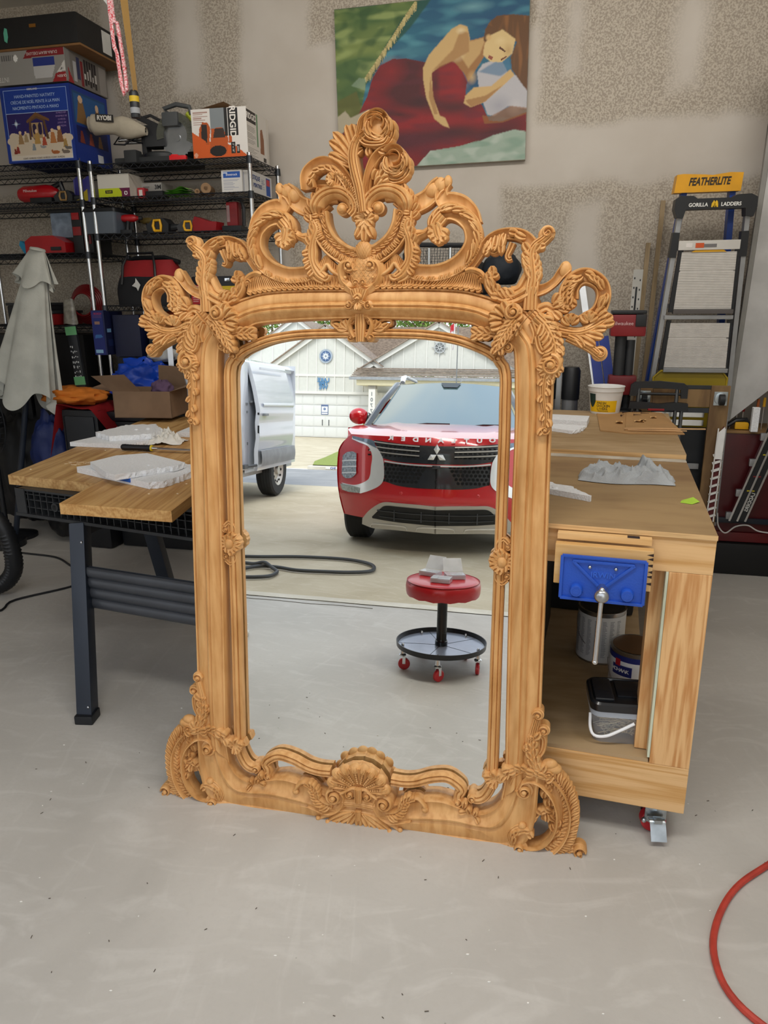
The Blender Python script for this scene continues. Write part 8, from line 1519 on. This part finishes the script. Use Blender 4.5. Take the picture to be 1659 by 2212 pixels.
for s_ in (1, -1):
    g = MB(CAB); g.tube([(-.02, s_*.86, 1.09), (-.45, s_*.76, 1.38), (-.88, s_*.65, 1.62), (-1.4, s_*.665, 1.64), (-2.6, s_*.66, 1.63), (-3.3, s_*.66, 1.42)], [.035, .04, .04, .035, .03, .03], 8); g.build('pillar', BPL, suv)
    g = MB(CAB); g.add([(-.1, s_*.90, 1.09), (-.9, s_*.69, 1.60), (-3.1, s_*.69, 1.58), (-3.5, s_*.86, 1.10)], [(0, 1, 2, 3)]); g.build('side_window', GLS, suv, 0)
    g = MB(CAB); g.tube([(-.98, s_*.60, 1.66), (-1.05, s_*.60, 1.72), (-1.25, s_*.60, 1.745), (-2.4, s_*.60, 1.73), (-2.6, s_*.60, 1.66)], [.028, .034, .024, .022, .02], 8); g.build('roof_rail', M('#e6e7ea', .3), suv)
    F = CM @ T(-.42, s_*.92, 1.19); g = MB(F); g.sphere((0, 0, 0), .09, 9, (.75, 1.15, .95)); g.cyl((-.02, -s_*.05, -.05), (.0, -s_*.13, -.10), .03, n=8); o = g.build('door_mirror', CARP, suv); g = MB(F); g.sphere((.0, -s_*.10, -.02), .06, 6, (.6, .7, 1)); g.build('mirror_base', BPL, o)
    for cx in (0, -2.72):
        F = CM @ T(cx, s_*.80, .372); g = MB(F); g.lathe([(.22, -.11), (.34, -.115), (.37, -.09), (.372, 0), (.37, .09), (.34, .115), (.22, .11)], n=40, axis='Y', cap=False); o = g.build('tyre', M('#222325', .8), suv, 40)
        g = MB(F)
        for yy in (-.05, 0, .05): g.lathe([(.3735, yy-.006), (.3735, yy+.006)], n=40, axis='Y', cap=False)
        g.build('tread_groove', DRK, o); g = MB(F); g.lathe([(0, s_*.06), (.06, s_*.07), (.07, s_*.05), (.21, s_*.09), (.235, s_*.10), (.235, -s_*.05), (0, -s_*.05)], n=30, axis='Y'); g.build('rim', SIL, o)
g = MB(CM); g.box(-3.4, -.7, .22, .6, .7, .55, .03); g.box(-.6, -.84, .35, .35, .84, .75, .03); g.build('underbody', DRK, suv, 30)
def fpan(A, B, off, m_, name, nv=6, par=None, per=6, thick=.03):
    """panel laid on the nose between two edge curves (y, z)"""
    A = splu(A, per); B = splu(B, per); g = MB(CM); n_ = len(A); vs = []
    for a, b_ in zip(A, B):
        row = [(a[0]+(b_[0]-a[0])*j/nv, a[1]+(b_[1]-a[1])*j/nv) for j in range(nv+1)]
        vs.append((Xf(*row[0])-thick, *row[0])); vs += [(Xf(*q)+off, *q) for q in row]; vs.append((Xf(*row[-1])-thick, *row[-1]))
    k = nv+3; fs = [(i*k+j, i*k+j+1, (i+1)*k+j+1, (i+1)*k+j) for i in range(n_-1) for j in range(k-1)]+[tuple(range(k)), tuple((n_-1)*k+j for j in reversed(range(k)))]
    g.add(vs, fs); return g.build(name, m_, par or suv, 35)
def mir2(P): return [(-a, b_) for a, b_ in P]
cen = lambda A: A+[(-a, b_) for a, b_ in reversed(A)]
UT = [(0.561,1.008),(0.426,0.994),(0.262,0.982),(0.024,0.975)]; UB = [(0.474,0.855),(0.337,0.831),(0.176,0.825),(-0.028,0.822)]
UT = [(a, b_) for a, b_ in UT]; UT[-1] = (0, UT[-1][1]); UB[-1] = (0, UB[-1][1])
up = fpan(cen(UT), cen(UB), .006, BPL, 'upper_grille', 6)
for k, (za, zb_) in enumerate(((.985, .975), (.945, .935), (.905, .895))):
    for s_ in (1, -1):
        P = [(s_*.60, za-.004+.02), (s_*.4, za), (s_*.15, za-.012)]; fpan(P, [(a, b_-.009) for a, b_ in P], .016, SIL, 'grille_bar', 1, up, thick=.0)
    g = MB(CM)
    for i in range(30):
        y = -.56+.04*i
        if abs(y) < .13: continue
        z = za-.026; g.box(Xf(y, z)+.004, y-.013, z-.006, Xf(y, z)+.008, y+.013, z+.006)
    g.build('mesh_slots', M('#020203', .9), up, 0)['kind'] = 'stuff'
LT = [(0.456,0.82),(0.337,0.807),(0.175,0.798),(-0.029,0.797)]; LB_ = [(0.453,0.656),(0.332,0.625),(0.17,0.612),(-0.035,0.611)]; LT[-1] = (0, LT[-1][1]); LB_[-1] = (0, LB_[-1][1])
lo = fpan(cen(LT), cen(LB_), .004, BPL, 'lower_grille', 6); P = [(a, b_+.018) for a, b_ in cen(LT)]; fpan(P, [(a, b_-.012) for a, b_ in P], .022, CHR, 'chrome_strip', 1, lo)
g = MB(CM)
for r_ in range(5):
    for i in range(26):
        y = -.44+.036*i+(.018 if r_ % 2 else 0); z = .80-.034*r_
        if abs(y) < .13+.02*(r_-2): continue
        X = Xf(y, z)+.006; h_ = [(y-.015, z), (y-.008, z+.012), (y+.008, z+.012), (y+.015, z), (y+.008, z-.012), (y-.008, z-.012)]; g.add([(X+.001, a, b_) for a, b_ in h_], [(0, 1, 2, 3, 4, 5)])
g.build('honeycomb_cells', M('#020203', .9), lo, 0)['kind'] = 'stuff'; g = MB(CM); g.box(Xf(0, .8), -.035, .785, Xf(0, .8)+.03, .035, .812, .006); g.build('camera_pod', BPL, lo, 30)
# emblem of three diamonds, lettering
e_ = suv; zc = .905; Xe = Xf(0, .92)+.025
for a in (90, 210, 330):
    d = Vector((0, math.cos(R(a)), math.sin(R(a)))); p = Vector((0, -d.z, d.y)); g = MB(CM); c = Vector((Xe, 0, zc)); q = [c+d*.002, c+d*.045+p*.026, c+d*.088, c+d*.045-p*.026]; g.add([*q, c+d*.045+Vector((.012, 0, 0)), *[v-Vector((.02, 0, 0)) for v in q]], [(0, 1, 4), (1, 2, 4), (2, 3, 4), (3, 0, 4), (0, 5, 6, 1), (1, 6, 7, 2), (2, 7, 8, 3), (3, 8, 5, 0)]); g.build('emblem_diamond', CHR, suv, 0)
for i, ch in enumerate('OUTLANDER'):
    y = -.46+.86*i/8; z = 1.022+.012*(y/.46)**2; X = Xf(y, z)+.032; text(ch, suv, M('#e9e9ea', .3), .050, CM @ Matrix.Translation((X, y, z)) @ Matrix.Rotation(PI/2, 4, 'Z') @ Matrix.Rotation(R(72), 4, 'X'), .003, bold=.002, squash=1.35)
# chrome cheeks, lamps (left traced, right mirrored)
cheek = [([(0.785,1.004),(0.708,0.98),(0.614,0.95),(0.572,0.873),(0.58,0.776),(0.589,0.695),(0.624,0.646),(0.737,0.598),(0.892,0.597)], [(0.779,1.027),(0.673,1.002),(0.546,0.954),(0.478,0.87),(0.459,0.784),(0.46,0.672),(0.499,0.613),(0.586,0.565),(0.681,0.528)])]
for f_ in (lambda P: P, mir2):
    for A, B in cheek: fpan(f_(A), f_(B), .018, CHR, 'chrome_cheek', 4)
    fpan(f_([(0.784,1.033),(0.674,1.018),(0.601,1.011),(0.561,1)]), f_([(0.774,1.008),(0.671,0.988),(0.597,0.964),(0.532,0.939)]), .022, mat('lamp_glass', '#5f6f80', .06, .3, .2, 30, coat=1), 'slim_lamp', 2)
    hl = fpan(f_([(0.882,0.847),(0.833,0.882),(0.772,0.894),(0.73,0.881)]), f_([(0.892,0.678),(0.85,0.647),(0.777,0.659),(0.73,0.698)]), .014, mat('lamp_reflector', '#a8b0b4', .12, .8, .35, 60), 'head_lamp', 6)
    for k in range(3): P = f_([(0.886,0.805),(0.801,0.819),(0.729,0.826)]); P = [(a, b_-.055*k) for a, b_ in P]; fpan(P, [(a, b_-.012) for a, b_ in P], .022, CHR, 'lamp_bar', 1, hl, thick=0)
    fpan(f_([(0.903,0.588),(0.797,0.59),(0.688,0.579)]), f_([(0.88,0.536),(0.795,0.527),(0.693,0.532)]), .022, mat('fog_glass', '#8d9496', .1, .6, .3, 60), 'fog_lamp', 2)
# lower bumper: silver skid plate with a black intake
ST = [(0.67,0.296),(0.591,0.386),(0.467,0.467),(0.329,0.472),(0.167,0.468),(-0.039,0.459)]; SB = [(0.678,0.237),(0.563,0.213),(0.421,0.217),(0.319,0.216),(0.154,0.21),(-0.041,0.205)]; ST[-1] = (0, ST[-1][1]); SB[-1] = (0, SB[-1][1]); fpan(cen(ST), cen(SB), .020, SIL, 'skid_plate', 6)
IT = [(0.572,0.324),(0.501,0.396),(0.44,0.438),(0.314,0.438),(0.151,0.432),(-0.039,0.424)]; IB = [(0.568,0.31),(0.453,0.302),(0.334,0.294),(0.219,0.29),(0.121,0.286),(-0.04,0.281)]; IT[-1] = (0, IT[-1][1]); IB[-1] = (0, IB[-1][1]); it = fpan(cen(IT), cen(IB), .026, DRK, 'lower_intake', 4)
for k in range(2): z = .385-.055*k; P = [(.52-.02*k, z+.01), (.2, z), (0, z), (-.2, z), (-.52+.02*k, z+.01)]; fpan(P, [(a, b_-.008) for a, b_ in P], .034, M('#3a3c40', .4), 'intake_bar', 1, it)
for y in (-.36, -.12, .12, .36): g = MB(CM); g.box(Xf(y, .38)+.026, y-.004, .31, Xf(y, .38)+.036, y+.004, .43); g.build('intake_bar', M('#3a3c40', .4), it, 0)
for y in (-.42, 0, .42): P = [(y-.17, .232), (y-.13, .262), (y+.13, .262), (y+.17, .232)]; P = [(a, b_+.0) for a, b_ in P]; fpan(P, [(a, b_-.012) for a, b_ in P], .030, M('#d3cfc8', .4), 'skid_rib', 1)
for y in (.62, -.62, .30, -.36): g = MB(CM); g.sphere((Xf(y, .56)+.002, y, .56), .014, 6, (.3, 1, 1)); g.build('parking_sensor', CARP, suv)
# wipers, sensor housing, dash and seats behind the glass
for (y0, y1) in ((.45, -.05), (-.2, -.62)): g = MB(CAB); g.tube([(.02, y0, 1.12), (-.03, (y0+y1)/2, 1.15), (-.05, y1, 1.15)], .008, 5); g.build('wiper', DRK, suv)
g = MB(CAB); g.grid(lambda u, v: (-.84+.10*v, (.12-.04*v)*(1-2*u), 1.625-.06*v+.035), 6, 4); g.build('sensor_housing', M('#2a3236', .3), suv, 0); g = MB(CAB); g.cyl((-3.0, 0, 1.68), (-3.2, 0, 1.80), .02, .01, 6); g.build('antenna', BPL, suv)

# ---- the white van with its sliding door open
VM = T(-4.6, -4.45, 0, 0) @ Matrix(((math.sin(R(15)), -math.cos(R(15)), 0, 0), (math.cos(R(15)), math.sin(R(15)), 0, 0), (0, 0, 1, 0), (0, 0, 0, 1)))   # x forward along the van, y away from us
van = thing('white_van', tuple(VM @ Vector((0, .9, 0))), 'white panel van with its sliding door open on a dark cargo bay', 'van')
VW = mat('van_white', '#c9ced6', .25, 0, .01, 2, coat=.8); VGR = M('#6f7377', .6); VD = M('#17191d', .7)
def vside(x0, x1, y, name, par, nx=10):
    """panel in the x-z plane whose section swells and creases like pressed steel"""
    def f(u, v):
        z = .40+1.30*v; k = -.03*math.sin(PI*v)-.007*math.sin(PI*8*v)*(v < .62)
        tum = .10*max(0, (v-.55)/.45)**1.5; xe = x0+(x1-x0)*u; return (xe+(.05*max(0, v-.6)*(-1 if u < .5 else 1))*(abs(u-.5) > .49)*0, y+k+tum, z)
    g = MB(VM); g.grid(f, nx, 40); g.grid(lambda u, v: (f(u, v)[0], f(u, v)[1]+.05, f(u, v)[2]), nx, 20)
    for u in (0, 1): g.grid(lambda a, v: (f(u, v)[0], f(u, v)[1]+.05*a, f(u, v)[2]), 1, 20)
    return g.build(name, VW, par, 50)
# rear quarter behind the wheel arch and rear
g = MB(VM); g.grid(lambda u, v: (-1.0+2.0*u, .10+.10*max(0, (v-.6)/.4)**1.5, max(.38+1.33*v, (.42+math.sqrt(max(0, .46**2-(-1.0+2*u)**2)) if abs(-1+2*u) < .46 else 0))), 40, 20); g.grid(lambda u, v: (-1.0, .1+1.7*u, .4+1.35*v), 4, 4); g.build('rear_quarter', VW, van, 50)
g = MB(VM); g.grid(lambda u, v: (-1.0+4.9*u, .16+1.6*v, 1.72+.12*math.sin(PI*v)), 20, 12); g.grid(lambda u, v: (-1.0+4.9*u, .16-.06*math.sin(PI*v)+.02, 1.64+.09*v), 20, 4); g.build('van_roof', VW, van, 50)
g = MB(VM); g.box(1.0, .25, .44, 2.6, 1.7, .46); g.box(1.0, 1.65, .44, 3.9, 1.7, 1.72); g.box(2.58, .2, .44, 2.62, 1.7, 1.72); g.box(-.95, 1.7, .44, 1.0, 1.72, 1.7); g.build('cargo_bay', VD, van, 0)
g = MB(VM); g.box(1.0, .9, .46, 1.04, 1.7, 1.7); g.box(1.25, 1.1, .47, 1.9, 1.6, .85, .01); g.box(1.5, .5, .47, 1.52, .52, 1.68); g.box(1.1, .95, 1.2, 2.4, 1.6, 1.22); g.build('cargo_shelving', M('#22262c', .6), van, 0)
g = MB(VM); g.box(-.9, .12, .33, 2.7, .35, .42, .01); g.grid(lambda u, v: (1.0+1.7*u, .10+.15*v, .43-.02*v), 4, 2); g.build('sill', M('#a9adb0', .4), van, 30)
g = MB(VM); g.box(2.6, .08, .35, 3.9, .14, 1.7, .01); g.build('front_side', VW, van, 30)
# door jamb pillar
g = MB(VM); g.box(.90, .09, .42, 1.17, .30, 1.70, .01); o = g.build('door_jamb', VW, van, 30); g = MB(VM); g.tube([(1.18, .12, .46), (1.19, .11, .9), (1.17, .11, 1.2), (1.20, .13, 1.45), (1.26, .17, 1.62), (1.4, .2, 1.68), (2.5, .2, 1.68)], .022, 8); g.build('door_seal', VD, o)
for z, m_, s_ in ((1.19, VGR, (.05, .03)), (1.10, VGR, (.03, .025)), (.72, VGR, (.02, .03))): MB(VM).box(.93, .08, z, .93+s_[0], .092, z+s_[1]).build('latch_plate', m_, o, 0)
# sliding door pushed back over the flank
sdr = vside(-.50, .84, .0, 'sliding_door', van)
g = MB(VM); g.grid(lambda u, v: (-.50+1.34*u, -.052-.012*math.sin(PI*v), .455+.19*v), 6, 6); g.grid(lambda u, v: (-.50+1.34*u, -.052+.03*v, .645+.004*v), 6, 1); g.build('grey_cladding', M('#8d9195', .55), sdr, 50)
g = MB(VM); g.box(-.52, .06, 1.22, .84, .10, 1.245, .004); g.build('slide_track', VGR, van, 30); g = MB(VM); g.grid(lambda u, v: (-.48+1.2*u, -.036-.010*math.sin(PI*v), 1.17+.05*v), 6, 6); g.build('raised_swage', VW, sdr, 60)
g = MB(VM); g.box(.60, -.068, 1.065, .74, -.030, 1.095, .008); g.build('door_handle', M('#7b8084', .4), sdr, 30)
for z, h_ in ((1.08, .025), (.86, .09)): MB(VM).box(.842, -.03, z, .846, -.008, z+h_, .001).build('edge_catch', VD, sdr, 0)
g = MB(VM); g.box(-.45, -.012, 1.62, .74, .01, 1.65, .004); g.build('drip_rail', VW, sdr, 30); g = MB(VM); g.tube([(.86, .0, .47), (1.05, .10, .46), (1.2, .2, .45)], .018, 6); g.box(1.0, .05, .44, 1.12, .2, .49, .005); g.build('roller_arm', M('#55595d', .4), sdr, 30)
for s_, yy in ((1, .11), (0, 1.55)):
    F = VM @ T(0, yy, .34); g = MB(F); g.lathe([(.2, -.10), (.31, -.105), (.335, -.085), (.34, 0), (.335, .085), (.31, .105), (.2, .10)], n=36, axis='Y', cap=False); o = g.build('tyre', M('#2a2c2e', .8), van, 40)
    g = MB(F); 
    for y in (-.04, 0, .04): g.lathe([(.3412, y-.005), (.3412, y+.005)], n=36, axis='Y', cap=False)
    g.build('tread_groove', DRK, o); g = MB(F); g.lathe([(0, -.10), (.05, -.10), (.06, -.07), (.12, -.06), (.17, -.085), (.205, -.10), (.21, -.08), (.21, .0), (0, 0)], n=36, axis='Y'); w_ = g.build('steel_wheel', SIL, o)
    for k in range(12): a = 2*PI*k/12; g = MB(F @ T(.15*math.cos(a), -.082, .15*math.sin(a))); g.sphere((0, 0, 0), .017, 5, (1, .4, 1)); g.build('vent_hole', DRK, o)
MB(VM).box(-1.25, .3, .42, -1.0, 1.5, .55, .02).build('rear_bumper', VGR, van, 30); MB(VM).box(1.05, .35, .2, 1.2, .5, .42, .01).build('step_bracket', VD, van, 30); MB(VM).box(-.62, .16, .44, -.50, .26, .50, .008).build('tail_bracket', VD, van, 30)
g = MB(VM @ T(1.5, .7, .55)); g.sphere((0, 0, .02), .25, 8, (1, .8, .35)); tag(g.build('dust_sheets', M('#c9c0ae', .9), None), 'folded cream dust sheets on the van floor', 'cloth')
g = MB(VM @ T(1.9, .5, .52)); g.sphere((0, 0, .04), .09, 6, (1, 1, .8)); tag(g.build('orange_strap', M('#d9501c', .6), None), 'bright orange strap bundle inside the van door', 'strap')

# ---- things on the floor between mirror and door
t = thing('mechanic_stool', tuple(GW @ Vector((.62, -4.17, 0))), 'round red padded mechanic stool on a black wheeled tray', 'stool'); F = GW @ T(.62, -4.16, 0)
g = MB(F); n_ = 56
g.grid(lambda u, v: ((lambda a, r, z: (r*math.cos(a), r*math.sin(a), z))(2*PI*u, [0, .10, .15, .168, .174, .176, .174, .170+.002*math.sin(2*PI*u*14), .12, 0][int(v*9+.5)], [.437, .436, .434, .428, .416, .40, .375, .362+.003*math.sin(2*PI*u*14), .36, .36][int(v*9+.5)])), n_, 9); s0 = g.build('seat', mat('red_vinyl', '#b3161f', .3, 0, .03, 6, coat=.2), t, 50); g = MB(F); g.tube([(.170*math.cos(a), .170*math.sin(a), .4285) for a in np.linspace(0, 2*PI, 60)][:-1], .0022, 5, closed=True); g.build('seam_piping', M('#8e1018', .4), s0)
g = MB(F); g.cyl((0, 0, .33), (0, 0, .36), .013, n=16); g.build('piston', CHROME, t); g = MB(F); g.lathe([(0, .115), (.030, .115), (.030, .135), (.026, .138), (.024, .145), (.024, .338), (.02, .34), (0, .34)], n=24); g.build('gas_lift', M('#101113', .25), t)
g = MB(F); g.tube([(-.03, -.02, .35), (-.12, -.07, .348), (-.165, -.08, .345)], .0045, 6); g.build('height_lever', BLK2, t)
g = MB(F); g.lathe([(0, .108), (.205, .108), (.212, .112), (.214, .135), (.210, .135), (.206, .114), (0, .112)], n=56); g.build('tray_rim', M('#17181b', .35), t); g = MB(F); g.lathe([(.03, .1135), (.204, .1135), (.204, .1142), (.03, .1142)], n=56); g.build('tray_pan', mat('polished_pan', '#aab4c4', .25, .5, .1, 6), t)
for k in range(5): a = 2*PI*k/5+.5; g = MB(F); g.obox((.03*math.cos(a), .03*math.sin(a), .1146), (.2*math.cos(a), .2*math.sin(a), .1146), .002, .001); g.build('pan_seam', BLK2, t, 0)
for k in range(5):
    a = 2*PI*k/5+.25; x, y = .185*math.cos(a), .185*math.sin(a); F2 = F @ T(x, y, 0, 40*k); g = MB(F2); g.lathe([(0, .068), (.016, .068), (.018, .074), (.012, .08), (.008, .107), (0, .107)], n=14); g.box(-.012, -.014, .03, -.009, .0, .07); g.box(.009, -.014, .03, .012, .0, .07); o = g.build('caster', CHROME, t, 30)
    g = MB(F2); g.lathe([(0, -.009), (.024, -.009), (.028, -.006), (.028, .006), (.024, .009), (0, .009)], (0, -.008, .0285), 20, 'X'); g.build('wheel', M('#b8242c', .35), o); g = MB(F2); g.lathe([(0, .114), (.007, .114), (.007, .122), (.004, .128), (0, .128)], n=10); g.build('cap_nut', CHROME, o)
FILM = mat('clear_film', '#dfe3ea', .08, 0, .05, 20, alpha=.6, coat=1); SCW = mat('small_screws', '#9aa0a8', .3, .9, .4, 60)
for i, (x, y, rz_, m_, lb, up_) in enumerate(((.05, -.02, 160, '#a01820', 'open clear box with a red insert on the stool, left', 1), (-.07, -.05, 200, '#c9bfa8', 'open clear box with its lid raised high on the stool, right', 1), (.0, .07, 185, '#8d9198', 'flat clear packet of screws at the front of the red seat', 0))):
    q_ = F @ Vector((x, y, .438)); b_ = thing('screw_box', tuple(q_), lb, 'package'); F2 = F @ T(x, y, .4375, rz_) @ Matrix.Scale(1.3, 4)
    MB(F2).box(-.035, -.025, 0, .035, .025, .017, .002).build('tray', FILM, b_, 0); MB(F2).box(-.032, -.022, .0025, .012, .022, .012, .002).build('screws', SCW, b_, 0); MB(F2).box(.014, -.022, .0025, .033, .022, .014, .001).build('card_insert', M(m_, .5), b_, 0)
    if up_: g = MB(F2); g.add([(-.036, .025, .018), (.036, .025, .018), (.034, .055, .062), (-.034, .055, .062), (-.036, .027, .017), (.036, .027, .017), (.034, .057, .061), (-.034, .057, .061)], [(0, 1, 2, 3), (7, 6, 5, 4)]); g.build('open_lid', mat('bright_film', '#eef0f4', .1, .3, .05, 20, alpha=.85, coat=1), b_, 0)
H = [(-1.327,-6.159),(-1.128,-6.205),(-0.853,-6.298),(-0.558,-6.332),(-0.369,-6.303),(-0.227,-6.212),(-0.164,-6.081),(-0.181,-5.967),(-0.314,-5.893),(-0.487,-5.861),(-0.692,-5.842),(-0.854,-5.89),(-0.998,-5.888),(-1.09,-5.761)]
H2 = [(-1.244,-5.973),(-1.095,-5.942),(-0.953,-5.883),(-0.851,-5.809),(-0.807,-5.731),(-0.815,-5.61),(-0.9,-5.547),(-1.011,-5.517)]
cable('garden_hose', [(x, y, .016) for x, y in H], .0145, None, '', n=4) if 0 else None
for k_, (hh, lb) in enumerate(((H, 'long loop of thick grey-black hose on the driveway'), (H2, 'small inner loop of thick grey-black hose on the driveway'))):
    g = MB(GW); g.tube([Vector((p[0], p[1], .016+.03*k_*math.exp(-((i-30)/8)**2))) for i, p in enumerate(spline(hh, 90))], .0135, 10); tag(g.build('rubber_hose', M('#3f4143', .55), None), lb, 'hose')
blob('white_rag', -.52, -4.35, .03, .07, .05, .05, M('#dcdcd8', .8), 'crumpled white plastic bag on the floor seen at the mirror edge', 'bag', 5, .5)

bpy.context.view_layer.update()
